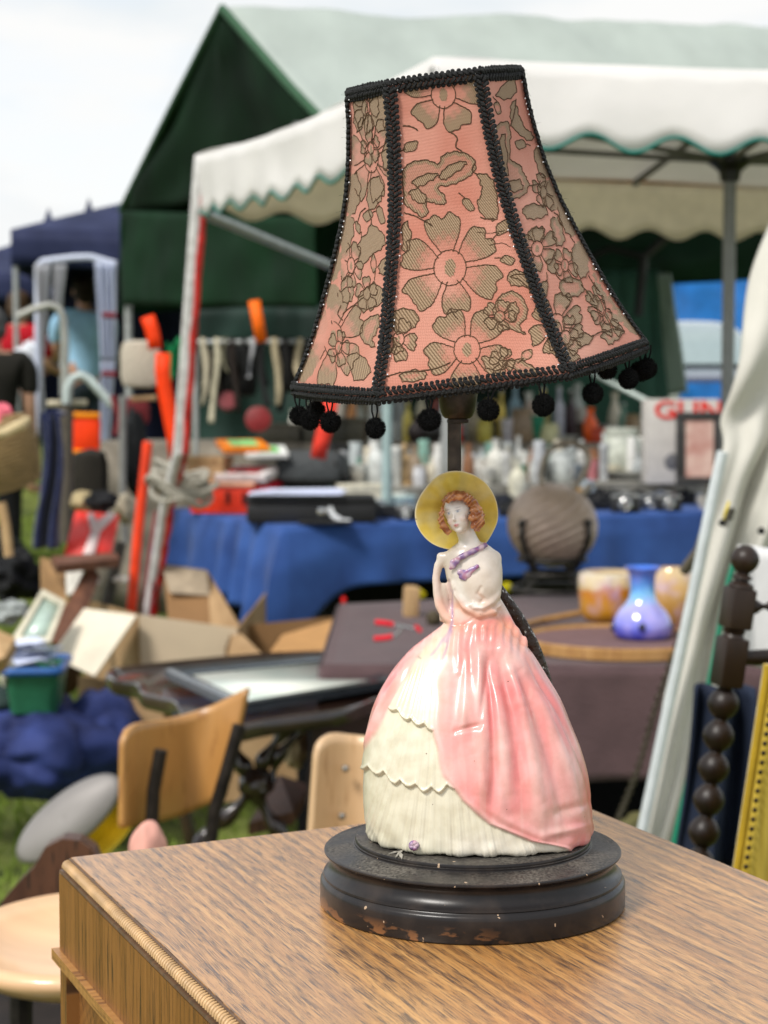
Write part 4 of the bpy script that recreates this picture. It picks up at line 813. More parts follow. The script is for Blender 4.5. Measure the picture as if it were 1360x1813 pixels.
for sx_ in (-1, 1):
    face([.42, .36, .34], sx_ * 9.5, 9.2, 5.2, 1.1, .75, 4); face([.62, .64, .66], sx_ * 9, 2.8, 5, 2.4, .55, 3); face([.14, .19, .27], sx_ * 8.6, 2.8, 2.0, 1.9, .9, 3); face([.25, .2, .2], sx_ * 9, 5.0, 5, .9, .6, 4)
face([.55, .10, .12], 0, -19.3, 4.4, 1.3, .95, 3); face([.66, .20, .20], 0, -22, 3.3, 1.3, .8, 3); face([.3, .05, .06], 0, -20.6, 4.4, .6, .7, 4)
for sx_ in (-1, 1): face([.6, .35, .3], sx_ * 1.9, -12.8, 1.0, .8, .6)
face([.68, .5, .42], 0, -26, 5, 1.2, .25)
col = np.clip(col * (1 + .05 * n2[:, None]), 0, 1)
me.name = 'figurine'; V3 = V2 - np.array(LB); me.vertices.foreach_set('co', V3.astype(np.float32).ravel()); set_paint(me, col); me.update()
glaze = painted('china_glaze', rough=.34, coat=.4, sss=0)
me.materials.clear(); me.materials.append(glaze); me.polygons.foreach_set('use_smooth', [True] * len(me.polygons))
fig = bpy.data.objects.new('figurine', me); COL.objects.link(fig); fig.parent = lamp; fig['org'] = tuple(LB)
def fpart(mb, name, colf, m=None, vox=None, it=2, disp=None, smooth=60):
    """a painted piece of the figurine; vox: melt its lumps together"""
    o = mb.build(name, None, fig, smooth=0); me = o.data
    if vox:
        q = o.modifiers.new('r', 'REMESH'); q.mode = 'VOXEL'; q.voxel_size = vox; dg = bpy.context.evaluated_depsgraph_get(); m2 = bpy.data.meshes.new_from_object(o.evaluated_get(dg)); o.modifiers.clear(); o.data = m2; me = m2; me.name = name
    V = np_verts(me); 
    if it: V = smooth_v(V, np_edges(me), it)
    W_ = V + np.array(LB); me.vertices.foreach_set('co', V.astype(np.float32).ravel()); me.update()
    if disp is not None:
        Nn = np_norm(me); V = V + Nn * (disp(W_, proj(W_)) * s0)[:, None]; me.vertices.foreach_set('co', V.astype(np.float32).ravel()); me.update()
    W_ = V + np.array(LB); set_paint(me, colf(W_, proj(W_), np_norm(me))); me.materials.clear(); me.materials.append(m or glaze); me.polygons.foreach_set('use_smooth', [True] * len(me.polygons)); return o
# hat: a wide dished brim behind the head with a low crown at the back
outl = [(793, 835), (816, 834), (841, 841.5), (862, 856), (875, 876), (883, 906), (882, 927), (875, 941), (867, 956), (858, 968), (835, 975), (810, 976), (793, 973), (779, 970), (761, 961), (745, 944), (736, 926), (734, 909), (740, 886), (755, 863), (771, 845)]
hc = (812, 905); ths = np.array([math.atan2(y - hc[1], x - hc[0]) for x, y in outl]); rds = np.array([math.hypot(x - hc[0], y - hc[1]) for x, y in outl]); o_ = np.argsort(ths); ths, rds = ths[o_], rds[o_]
def hat_r(a): return np.interp(a, ths, rds, period=2 * math.pi)
hk = np.array([hat_r(a) for a in np.linspace(-math.pi, math.pi, 181)[:-1]]); hk = np.convolve(np.concatenate([hk[-4:], hk, hk[:4]]), np.ones(9) / 9, 'valid')
def hat_rs(a): return np.interp((a + math.pi) % (2 * math.pi), np.linspace(0, 2 * math.pi, 181), np.append(hk, hk[0]))
hb = MB(); NA_, NR = 120, 26
def hat_pt(i, t, off):
    a = -math.pi + 2 * math.pi * i / NA_; r = hat_rs(a) * t; dy = 30 - 20 * t ** 2.2 + 3 * math.sin(2 * a + .6) * t ** 2 + 2 * math.sin(3 * a) * t ** 2
    if off: dy += (5.5 - 2.0 * t) + 26 * max(0, 1 - (t / .52) ** 4) ** .5 * 1
    return tuple(Lp(hc[0] + r * math.cos(a), hc[1] + r * math.sin(a), dy))
tt = [0.02 + .98 * (j / NR) for j in range(NR + 1)]; v = [hat_pt(i, t, 0) for t in tt for i in range(NA_)] + [hat_pt(i, t, 1) for t in tt[::-1] for i in range(NA_)]
nr = 2 * (NR + 1); hb.add(v, [(j * NA_ + i, j * NA_ + (i + 1) % NA_, (j + 1) * NA_ + (i + 1) % NA_, (j + 1) * NA_ + i) for j in range(nr - 1) for i in range(NA_)] + [tuple(range(NA_))[::-1], tuple((nr - 1) * NA_ + i for i in range(NA_))])
def hatcol(W_, px, n):
    d = np.hypot(px[:, 0] - hc[0], px[:, 1] - hc[1]); a = np.arctan2(px[:, 1] - hc[1], px[:, 0] - hc[0]); t = d / hat_rs(a); nn = np.array([noise.noise(Vector(q) * 130) for q in W_]); n3 = np.array([noise.noise(Vector((math.cos(x) * 3, math.sin(x) * 3, y * 1.2))) for x, y in zip(a, t)])
    c = np.ones((len(W_), 3)) * np.array([.80, .60, .10]); 
    def l(cc, w_): nonlocal c; w_ = np.clip(w_, 0, 1)[:, None]; c = c * (1 - w_) + np.array(cc) * w_
    l([.74, .60, .22], .6 * sm(-.2, .5, n3)); l([.62, .42, .05], .55 * sm(.0, .5, -n3)); l([.52, .31, .035], .7 * (1 - sm(.3, .66, t))); l([.80, .72, .55], sm(.955, 1.0, t) * .85); l([.74, .68, .40], .35 * sm(0, .5, nn)); return c  # darker yellow towards the middle is the dish's depth shading, painted in
fpart(hb, 'hat', hatcol, it=1)
# hair: swept fringe and side curls
hm = MB()
def hs(p, r): hm.sph(tuple(HM @ (Vector(p) * s0)), tuple(q * s0 for q in (r if isinstance(r, tuple) else (r, r, r))), 12)
hm.tube([Lp(*p) for p in ((788, 886, -34), (795, 880, -40), (806, 877, -43), (818, 877, -41), (829, 882, -34), (838, 890, -25))], [4.5 * s0, 7.5 * s0, 8.5 * s0, 8.5 * s0, 8 * s0, 7 * s0], n=14)
hm.tube([Lp(*p) for p in ((826, 884, -28), (838, 892, -24), (845, 903, -20), (846, 914, -22))], [8 * s0, 9 * s0, 9 * s0, 9 * s0], n=14)
for p, r in (((838, 902, -30), 8), ((836, 914, -35), 9.5), ((845, 912, -28), 9.5), ((848, 922, -28), 9.5), ((840, 926, -33), 9), ((843, 932, -28), 7.5), ((850, 913, -20), 8)): hm.sph(tuple(Lp(*p)), r * s0, 12)
hm.tube([Lp(*p) for p in ((784, 896, -28), (781, 906, -30), (780, 918, -29), (783, 930, -27), (790, 938, -24), (796, 942, -20))], [3.5 * s0, 4.5 * s0, 5.5 * s0, 6.5 * s0, 6.5 * s0, 4.5 * s0], n=12)
hm.sph(tuple(Lp(812, 892, 6)), (30 * s0, 22 * s0, 24 * s0), 16)
def hdisp(W_, px): return .8 * np.sin((px[:, 0] * .7 + px[:, 1] * .9) * .62 + 3.2 * np.sin(px[:, 0] * .16 + px[:, 1] * .07)) + .6 * np.sin((px[:, 0] * .9 - px[:, 1] * .6) * .7)
def hcol(W_, px, n):
    w_ = .45 + .3 * np.sin((px[:, 0] * .7 + px[:, 1] * .9) * .62 + 3.2 * np.sin(px[:, 0] * .16 + px[:, 1] * .07)); n3 = np.array([noise.noise(Vector(q) * 300) for q in W_]); w_ = np.clip(w_ + .8 * n3, 0, 1)[:, None]
    return np.array([.28, .075, .02]) * (1 - w_) + np.array([.62, .27, .10]) * w_
fpart(hm, 'hair', hcol, vox=.0004, it=2, disp=hdisp)
# neck ribbon, its knot and the loose bow end
def ribbon(pts, w1, th_, name):
    m_ = MB(); pp = [Lp(*p) for p in spline(pts, 6)]; n = len(pp)
    m_.tube(pp, [w1[0] * s0 * (1 - i / (n - 1)) + w1[1] * s0 * i / (n - 1) for i in range(n)], n=16); return m_
def lcol(W_, px, n):
    n3 = np.array([noise.noise(Vector(q) * 260) for q in W_]); n4 = np.array([noise.noise(Vector(q) * 420 + Vector((9, 3, 1))) for q in W_]); a = sm(-.2, .35, n3)[:, None]; c = np.array([.22, .13, .30]) * (1 - a) + np.array([.60, .44, .52]) * a
    b_ = (sm(.15, .4, n4) * .5)[:, None]; return c * (1 - b_) + np.array([.42, .10, .20]) * b_
sc_ = MB(); pts = spline([(803, 992, -35), (812, 985, -35), (824, 979, -33), (838, 973, -29), (850, 968, -23), (860, 963, -15)], 5)
sc_.tube([Lp(p.x, p.y, p.z + 1) for p in pts], [5.2 * s0 + .6 * s0 * math.sin(i) for i in range(len(pts))], 14)
sc_.sph(tuple(Lp(801, 995, -37)), (6.5 * s0, 4 * s0, 9 * s0), 12); sc_.sph(tuple(Lp(807, 990, -38)), (6 * s0, 4 * s0, 6.5 * s0), 12); sc_.sph(tuple(Lp(797, 1002, -35)), (4 * s0, 3 * s0, 4 * s0), 10)
fpart(sc_, 'neck_ribbon', lcol, vox=.0004, it=1)
bw = MB(); bw.prism([(0, 0), (1, 0), (1, 1)], 1) if False else None
for (a, b_, r0, r1) in (((814, 1010), (826, 1013), 6.5, 8), ((822, 1014), (836, 1003), 8, 4.5), ((834, 1006), (843, 999), 4.5, 4), ((815, 1018), (822, 1022), 4.5, 3)):
    for t in np.linspace(0, 1, 5): bw.sph(tuple(Lp(a[0] + (b_[0] - a[0]) * t, a[1] + (b_[1] - a[1]) * t, -40.5 + .4 * abs(a[0] - 830) * .3)), ((r0 + (r1 - r0) * t) * s0, 3 * s0, (r0 + (r1 - r0) * t) * s0 * .95), 10)
fpart(bw, 'bow', lcol, vox=.0004, it=1)
# the violet dropped on the hem and chipped leaf under it
Lq = lambda x, y, dy: P(x, y, D0 + dy * s0)
vb = MB(); vb.sph(tuple(Lq(733, 1497, -150)), (9.5 * s0, 7 * s0, 9 * s0), 14)
for k in range(5):
    a = k * 1.257; vb.sph(tuple(Lq(733 + 4.5 * math.cos(a), 1497 + 4.5 * math.sin(a), -155)), (4.2 * s0, 3 * s0, 4 * s0), 8)
fpart(vb, 'violet', lcol, it=0)
lf = MB()
for (xa, ya, xb, yb) in ((716, 1502, 700, 1519), (712, 1507, 688, 1512), (708, 1510, 712, 1521), (704, 1503, 722, 1508)):
    zc_ = ZT + .0005; a_ = PZ(xa, ya, zc_); b_ = PZ(xb, yb, zc_ - .0002); d = (b_ - a_); n_ = Vector((-d.y, d.x, 0)).normalized() * 3.4 * s0; up_ = Vector((0, 0, 1.6 * s0))
    lf.add([a_ - n_ * .3, a_ + n_ * .3, a_.lerp(b_, .5) + n_ + up_, b_, a_.lerp(b_, .5) - n_ + up_ * .4], [(0, 4, 3, 2, 1)])
lf.build('chipped_leaf', mat('grey_china_chip', (.32, .30, .26), .7, var=.3, scale=300), fig, smooth=0, solid=.0006)
# ------------------------------------------------------------------ ground
def gz(x, y):
    t = max(0, y - 9.0); return min(1.25, .085 * t * min(1, t / 2 + .3)) + (.02 * noise.noise(Vector((x * .8, y * .8, 0))) if y > 1.6 else 0)
def soft_mat(*a, **k): return mat(*a, **k)
g = MB(); ys = list(np.arange(-2, 24, .35)) + [26, 30, 40, 60, 100, 200, 400]; xs = [-400, -150, -60, -30, -18] + list(np.arange(-12, 12.1, .5)) + [18, 30, 60, 150, 400]
g.v = [Vector((x, y, gz(x, y) - .012)) for y in ys for x in xs]; W_ = len(xs); g.f = [(j * W_ + i, j * W_ + i + 1, (j + 1) * W_ + i + 1, (j + 1) * W_ + i) for j in range(len(ys) - 1) for i in range(W_ - 1)]
o = g.build('ground', mat('meadow_ground', (.07, .11, .025), .95, var=.5, scale=3.5, bump=.6, col2=(.19, .22, .06), bscale=40), smooth=60); o['kind'] = 'structure'
def grass():
    n = 60000; x = rng.uniform(-4.2, 3.4, n); y = 2.2 + rng.random(n) ** .8 * 12; keep = (np.abs(x) < .9 + y * .30); x, y = x[keep], y[keep]; n = len(x)
    z = np.array([gz(a, b) for a, b in zip(x, y)]) - .014; h = rng.uniform(.025, .075, n) * (.6 + .5 * np.sin(x * 2.1 + y * 1.3) ** 2); a = rng.uniform(0, 6.28, n); w_ = rng.uniform(.003, .006, n) * (1 + y / 9); lean = rng.uniform(0, .04, n); b = rng.uniform(0, 6.28, n)
    V = np.zeros((n, 3, 3)); V[:, 0] = np.stack([x - w_ * np.cos(a), y - w_ * np.sin(a), z], 1); V[:, 1] = np.stack([x + w_ * np.cos(a), y + w_ * np.sin(a), z], 1); V[:, 2] = np.stack([x + lean * np.cos(b), y + lean * np.sin(b), z + h], 1)
    me = bpy.data.meshes.new('grass'); me.from_pydata(V.reshape(-1, 3).tolist(), [], np.arange(3 * n).reshape(-1, 3).tolist()); me.materials.append(mat('grass_blades', (.13, .22, .035), .6, var=.4, scale=2.2, bump=0, col2=(.30, .38, .10), trans=.3, detail=9))
    o = bpy.data.objects.new('grass', me); COL.objects.link(o); o['kind'] = 'stuff'; tag(o, 'short trampled green grass of the fairground', 'grass')
grass()
# ------------------------------------------------------------------ tents and awnings
def cloth_sheet(mb, c00, c10, c11, c01, nu=20, nv=10, sag=0.0, wr=0.0, seed=0, out=Vector((0, -1, 0))):
    c00, c10, c11, c01 = map(Vector, (c00, c10, c11, c01))
    def f(u, v):
        p = c00.lerp(c10, u).lerp(c01.lerp(c11, u), v)
        if sag: p = p + Vector((0, 0, -sag * 4 * u * (1 - u) * (1 if v < 2 else 0)))
        if wr: p = p + out * (wr * noise.noise(Vector((u * 7 + seed, v * 2.2, seed))) + wr * .4 * noise.noise(Vector((u * 20 + seed, v * 3, seed))))
        return tuple(p)
    mb.grid(f, nu, nv)
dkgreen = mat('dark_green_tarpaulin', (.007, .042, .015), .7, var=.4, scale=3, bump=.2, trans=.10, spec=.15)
sage = mat('pale_sage_canvas', (.38, .42, .385), .7, var=.08, scale=3, bump=.5, trans=.05, stretch=(1.5, .6, 1), bscale=7)  # roof cloth, paler than the marquee's other sheets
G = P(393, 14, 9.5); F_ = P(214, 372, 11.2); Nn_ = P(655, 302, 8.2); G2 = P(1620, 55, 12.6); F2 = P(1500, 385, 14.2); N2 = P(1900, 330, 11.3)
mq = thing('green_marquee', 'large green ridge marquee with pale sage roof and dark gable behind the white awning', 'marquee', (1, 11, 0))
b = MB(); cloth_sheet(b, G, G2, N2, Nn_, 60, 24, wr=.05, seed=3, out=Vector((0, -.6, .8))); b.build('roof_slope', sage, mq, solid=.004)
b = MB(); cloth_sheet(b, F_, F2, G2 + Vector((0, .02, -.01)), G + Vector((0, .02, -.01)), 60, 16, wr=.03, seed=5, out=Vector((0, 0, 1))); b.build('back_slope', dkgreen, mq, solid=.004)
b = MB()
gp = lambda u, v: tuple((F_ + Vector((.02, 0, 0))).lerp(Nn_, u).lerp(G, v) + Vector((.05 * noise.noise(Vector((u * 4, v * 3, 2))), .05 * noise.noise(Vector((u * 5, v * 3, 1))), -.02)))
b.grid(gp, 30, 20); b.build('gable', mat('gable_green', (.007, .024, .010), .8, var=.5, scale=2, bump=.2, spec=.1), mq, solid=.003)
b = MB(); b.tube([G, G.lerp(Nn_, .5) + Vector((0, -.02, -.02)), Nn_], .022, 8); b.tube([G, G.lerp(F_, .5) + Vector((-.01, 0, -.01)), F_], .018, 8); b.build('gable_hem', mat('hem_green', (.05, .12, .065), .7), mq)
FB_ = P(214, 556, 11.2); FB2 = P(1500, 486, 14.2)
b = MB(); cloth_sheet(b, F_, F2, FB2, FB_, 90, 12, wr=.08, seed=8); b.build('back_valance', dkgreen, mq, solid=.004)
# side flap below the gable, drawn in front of the stall
b = MB(); nA = P(560, 385, 8.6); cloth_sheet(b, F_ + Vector((-.01, 0, 0)), nA, P(560, 545, 8.6), P(216, 540, 11.2), 40, 12, wr=.05, seed=12, out=Vector((.8, -.6, 0))); b.build('side_flap', mat('flap_green', (.007, .036, .013), .75, var=.4, scale=2.5, bump=.25, trans=.12, spec=.15), mq, solid=.004)
pm_ = mat('galvanised_pole', (.42, .43, .42), .45, .6, var=.15)
for p_, t_ in ((F_, 'pole'), (Nn_ + Vector((.3, .1, 0)), 'pole'), (F2, 'pole')):
    MB().tube([(p_.x + .04, p_.y, gz(p_.x, p_.y)), (p_.x + .04, p_.y, p_.z)], .024, 10).build('pole', pm_, mq)
b = MB(); br = P(1235, 330, 12); b.tube([P(1225, 345, 11.5), P(1190, 410, 11.5), P(1140, 455, 11.5), P(1130, 560, 11.5)], .03, 8); b.tube([P(1140, 455, 11.5), P(1080, 440, 11.5), P(1010, 470, 11.5)], .022, 8); b.tube([P(1010, 395, 11.5), P(1235, 330, 11.5), P(1420, 350, 11.5)], .025, 8)
b.build('roof_strut', mat('black_steel', (.01, .01, .01), .5), mq)
# white awning (big square stall umbrella)
Zt, Zb = 2.10, 1.925
aA = P(345, 279, 5.9); aA.z = Zt; aB = Vector((.11, 4.2, Zt)); aC = Vector((2.25, 4.25, Zt)); aD = Vector((2.3, 6.9, Zt)); pk = Vector((1.07, 5.55, 2.235))
aw = thing('white_awning', 'white square stall umbrella with teal-edged scalloped valance in front of the green marquee', 'awning', (1.03, 5.6, 0))
canvas = mat('white_canvas', (.84, .82, .80), .8, var=.05, scale=4, bump=.7, trans=.32, bscale=5)
b = MB(); cs = [aA, aB, aC, aD]
for i in range(4):
    p, q = cs[i], cs[(i + 1) % 4]
    def f(u, v, p=p, q=q):
        e = p.lerp(q, u); r_ = e.lerp(pk, v); r_.z += .015 * math.sin(v * math.pi) - .028 * math.sin(u * math.pi) * (1 - v) + .012 * noise.noise(Vector((u * 5 + i, v * 4, i)))
        if i == 0: r_.z += .075 * math.exp(-((u - .34) / .22) ** 2) * math.sin(min(1, v * 2.2) * math.pi / 2) * (1 - v)
        return tuple(r_)
    b.grid(f, 36, 18)
b.build('canopy', canvas, aw, solid=.003)
teal = mat('teal_binding', (.02, .20, .16), .7, var=.2)
def valance(p, q, n, name, inner=False, k=None, zb=Zb, zt=Zt - .0, m=canvas, depth=.035, lean=0.0, trim=True):
    p, q = Vector(p), Vector(q); L_ = (q - p).length; d = (q - p).normalized(); out = Vector((d.y, -d.x, 0)); mm = MB()
    def f(u, v):
        e = p.lerp(q, u); zl = zb - depth * math.sin(u * n * math.pi * 2 - .6); e.z = (zt - .028 * math.sin(u * math.pi) if not inner else zt) + (zl - zt) * v
        return tuple(e + out * (.03 * v * noise.noise(Vector((u * 9, v, n))) + lean * v))
    mm.grid(f, 140, 5); o = mm.build(name, m, aw, solid=.002)
    if trim:
        t = MB(); t.tube([f(i / 200, 1.0) for i in range(201)], .0042, 6); t.build('valance_binding', teal, o)
valance(aA, aB, 9.5, 'valance', depth=.014); valance(aB, aC, 11.3, 'valance', lean=.02, depth=.018); valance(aC, aD, 8, 'valance'); valance(aD, aA, 14.2, 'valance', depth=.018, m=mat('cream_canvas', (.85, .79, .66), .8, var=.05, trans=.7, bump=.2), trim=False)
b = MB(); px_, py_ = 1.03, 5.6; b.tube([(px_, py_, 0), (px_, py_, pk.z - .03)], .019, 14); b.build('post', mat('grey_painted_steel', (.24, .25, .25), .4, .4, var=.12, scale=40), aw)
b = MB(); hb_z = P(1285, 292, 5.6).z; b.lathe([(0, -.05), (.028, -.05), (.034, -.02), (.05, -.006), (.066, .004), (.066, .02), (.04, .028), (0, .03)], 20, Matrix.Translation((px_, py_, hb_z))); b.build('hub', mat('black_plastic', (.015, .015, .015), .4), aw)
b = MB()
for q in (aA, aB, aC, aD, (aA + aB) / 2, (aB + aC) / 2, (aC + aD) / 2, (aD + aA) / 2):
    e = Vector((px_, py_, hb_z + .01)).lerp(Vector(q) + Vector((0, 0, .03)), .55); e.z = Zt + .02; b.tube([(px_, py_, hb_z + .01), e], .009, 8); b.tube([(px_, py_, pk.z - .045), Vector((px_, py_, pk.z - .045)).lerp(Vector(q) + Vector((0, 0, -.03)), .55), Vector(q) + Vector((0, 0, -.03))], .011, 8)
b.build('ribs', mat('rib_steel', (.16, .16, .15), .5, .3), aw)
b = MB(); b.tube([aD + Vector((0, 0, -.02)), aA + Vector((0, 0, -.02))], .010, 8); b.build('edge_rail', mat('orange_rail', (.42, .19, .07), .6), aw)
b = MB(); b.lathe([(0, 0), (.30, 0), (.30, .03), (.22, .07), (.05, .09), (.03, .3), (0, .3)], 24, Matrix.Translation((px_, py_, .0))); b.build('weight_base', mat('grey_concrete', (.3, .3, .28), .9), aw)
# corner pole with a red tape stripe, brace
pole = thing('striped_pole', 'leaning white awning corner pole with a red stripe down its right side', 'pole', (aA.x - .12, 5.95, 0))
pt = P(357, 282, 5.88); pb = pt.lerp(P(318, 800, 5.9), 1); dirp = (P(318, 800, 5.9) - pt); pend = pt + dirp * ((pt.z - .0) / -dirp.z)
pend = P(262, 1092, 6.5); pend.z = max(pend.z, .3); pk_ = [P(250, 1160, 6.7), P(264, 1088, 6.6), P(296, 890, 6.35), P(319, 800, 6.05), pt]; pk_[0].z = 0; b = MB(); b.tube(pk_, [.0235] * 5, 14); b.build('pole', mat('chalky_white_paint', (.62, .60, .58), .6, var=.22, scale=30, col2=(.75, .74, .73)), pole)
b = MB(); off = Vector((.019, -.017, 0)); pk2 = [pk_[i].lerp(pk_[i + 1], t) for i in range(4) for t in np.linspace(0, 1, 16)[:-1]]; b.tube([q_ + off + Vector((.0018 * math.sin(i * 1.7), 0, 0)) for i, q_ in enumerate(pk2)], [.0115 + .003 * math.sin(i * 2.3) * math.sin(i * .7) for i in range(len(pk2))], 8); b.build('red_stripe', mat('red_tape', (.50, .03, .025), .5, var=.4, scale=20), pole)
br_ = MB(); br_.tube([P(360, 378, 6.0), P(582, 470, 6.8)], .016, 10); tag(br_.build('awning_brace', mat('grey_alu', (.36, .38, .37), .4, .5)), 'thin grey brace running down from the white awning corner', 'brace')
# navy market tents, far left
navy = mat('navy_tent_cloth', (.022, .032, .10), .7, var=.3, scale=3, bump=.2, trans=.1, col2=(.05, .062, .15)); navyd = mat('navy_tent_lining', (.010, .014, .045), .8, var=.3)
def tent(loc, half, ze, zp, rz, conc, label, val=.28, wall=False, legs=True, r0=.0):
    t = thing('navy_tent', label, 'tent', loc); M_ = frame(loc, rz=rz); b = MB(); n = 16
    def f(u, v):
        a = u * 4; k = int(a) % 4; w_ = a - int(a); c = [(-1, -1), (1, -1), (1, 1), (-1, 1)]; x = c[k][0] + (c[(k + 1) % 4][0] - c[k][0]) * w_; y = c[k][1] + (c[(k + 1) % 4][1] - c[k][1]) * w_
        q = 1 - v; return tuple(M_ @ Vector((x * half * q, y * half * q, ze + (zp - ze) * (1 - q ** conc) - .03 * math.sin(w_ * math.pi) * q)))
    b.grid(f, 48, 22, closed=True); b.build('canopy', navy, t, solid=.004)
    b = MB(); b.grid(lambda u, v: tuple(Vector(f(u, 0)) + Vector((0, 0, -val * v)) + Vector((.015 * math.sin(u * 90) * v, .015 * math.sin(u * 70) * v, 0))), 96, 3, closed=True); b.build('valance', navy, t, solid=.003)
    if wall:
        b = MB(); zg = min(gz(*(M_ @ Vector((x * half, half, 0))).xy) for x in (-1, 1)); 
        b.grid(lambda u, v: tuple(M_ @ Vector((half * (2 * u - 1), half * .97 + .04 * math.sin(u * 40), 0)) * 1.0 + Vector((0, 0, -loc[2] + zg + (ze - .05 + loc[2] - zg) * v))), 60, 3); b.build('back_wall', navyd, t)
    if legs:
        for sx_ in (-1, 1):
            for sy_ in (-1, 1):
                p = M_ @ Vector((sx_ * half * .98, sy_ * half * .98, 0)); MB().tube([(p.x, p.y, gz(p.x, p.y)), (p.x, p.y, loc[2] + ze)], .022, 8).build('leg', pm_, t)
    return t
def tl(px, d, z=0): q = P(px, 600, d); return (q.x, q.y, z)
tent((tl(372, 16)[0], 16.2, 0), 1.50, P(60, 414, 15).z, P(60, 414, 15).z + .50, 3, 1.15, 'wide navy market tent with sloping roof just left of the green marquee', wall=True)
tent((tl(42, 19)[0], 20.5, 0), 1.6, P(42, 492, 20).z, P(42, 368, 20.5).z, 8, .42, 'navy pagoda tent with a sharp peak at the far left', wall=True)
tent((tl(160, 24)[0], 24, 0), 1.3, P(160, 470, 24).z, P(160, 350, 24).z, 0, .45, 'distant navy tent of which only the tip shows over the roof', wall=False)
0 and tent((tl(-150, 13)[0], 13.5, 0), 1.5, P(0, 505, 12).z, P(0, 420, 13).z, 10, 1.2, 'navy tent cut off by the left border of the scene beside the dark coat', wall=True)
# pale curtain frame in front of the tent
wf_m = mat('bluewhite_pvc', (.62, .66, .78), .5, var=.08, trans=.1, bump=.1)
cf = thing('curtain_frame', 'pale blue-white curtain frame with tied curtains at the entrance of the navy tent', 'frame', tl(130, 12.5))
b = MB(); b.tube([P(67, 770, 12.5), P(67, 470, 12.5), P(75, 463, 12.5), P(130, 456, 12.5), P(160, 455, 12.5), P(206, 468, 12.5)], .022, 10); b.tube([P(183, 900, 12.5), P(183, 465, 12.5)], .018, 10); b.build('frame_tube', wf_m, cf)
def drape(x0, x1, y0, y1, x2, x3, d, name, m, par, nf=4, amp=.03):
    b = MB(); a0, a1, b1, b0 = P(x0, y0, d), P(x1, y0, d), P(x3, y1, d), P(x2, y1, d)
    b.grid(lambda u, v: tuple(a0.lerp(a1, u).lerp(b0.lerp(b1, u), v) + Vector((0, amp * math.sin(u * nf * 6.283 + v * .8), 0))), 30, 16); return b.build(name, m, par, solid=.003)
drape(168, 206, 464, 640, 178, 205, 12.4, 'curtain', wf_m, cf); drape(178, 204, 640, 862, 180, 186, 12.4, 'curtain', wf_m, cf); drape(62, 90, 468, 775, 82, 66, 12.4, 'curtain', mat('white_curtain', (.60, .60, .62), .8, var=.08, trans=.2), cf); drape(96, 118, 468, 540, 94, 108, 12.7, 'curtain', mat('white_curtain', (.6, .6, .62), .8), cf, 2)
for y_ in (558, 662): MB().tube([P(181, y_, 12.3), P(206, y_ + 1, 12.3)], .018, 8).build('tie', mat('dark_red_tie', (.25, .02, .03), .7), cf)
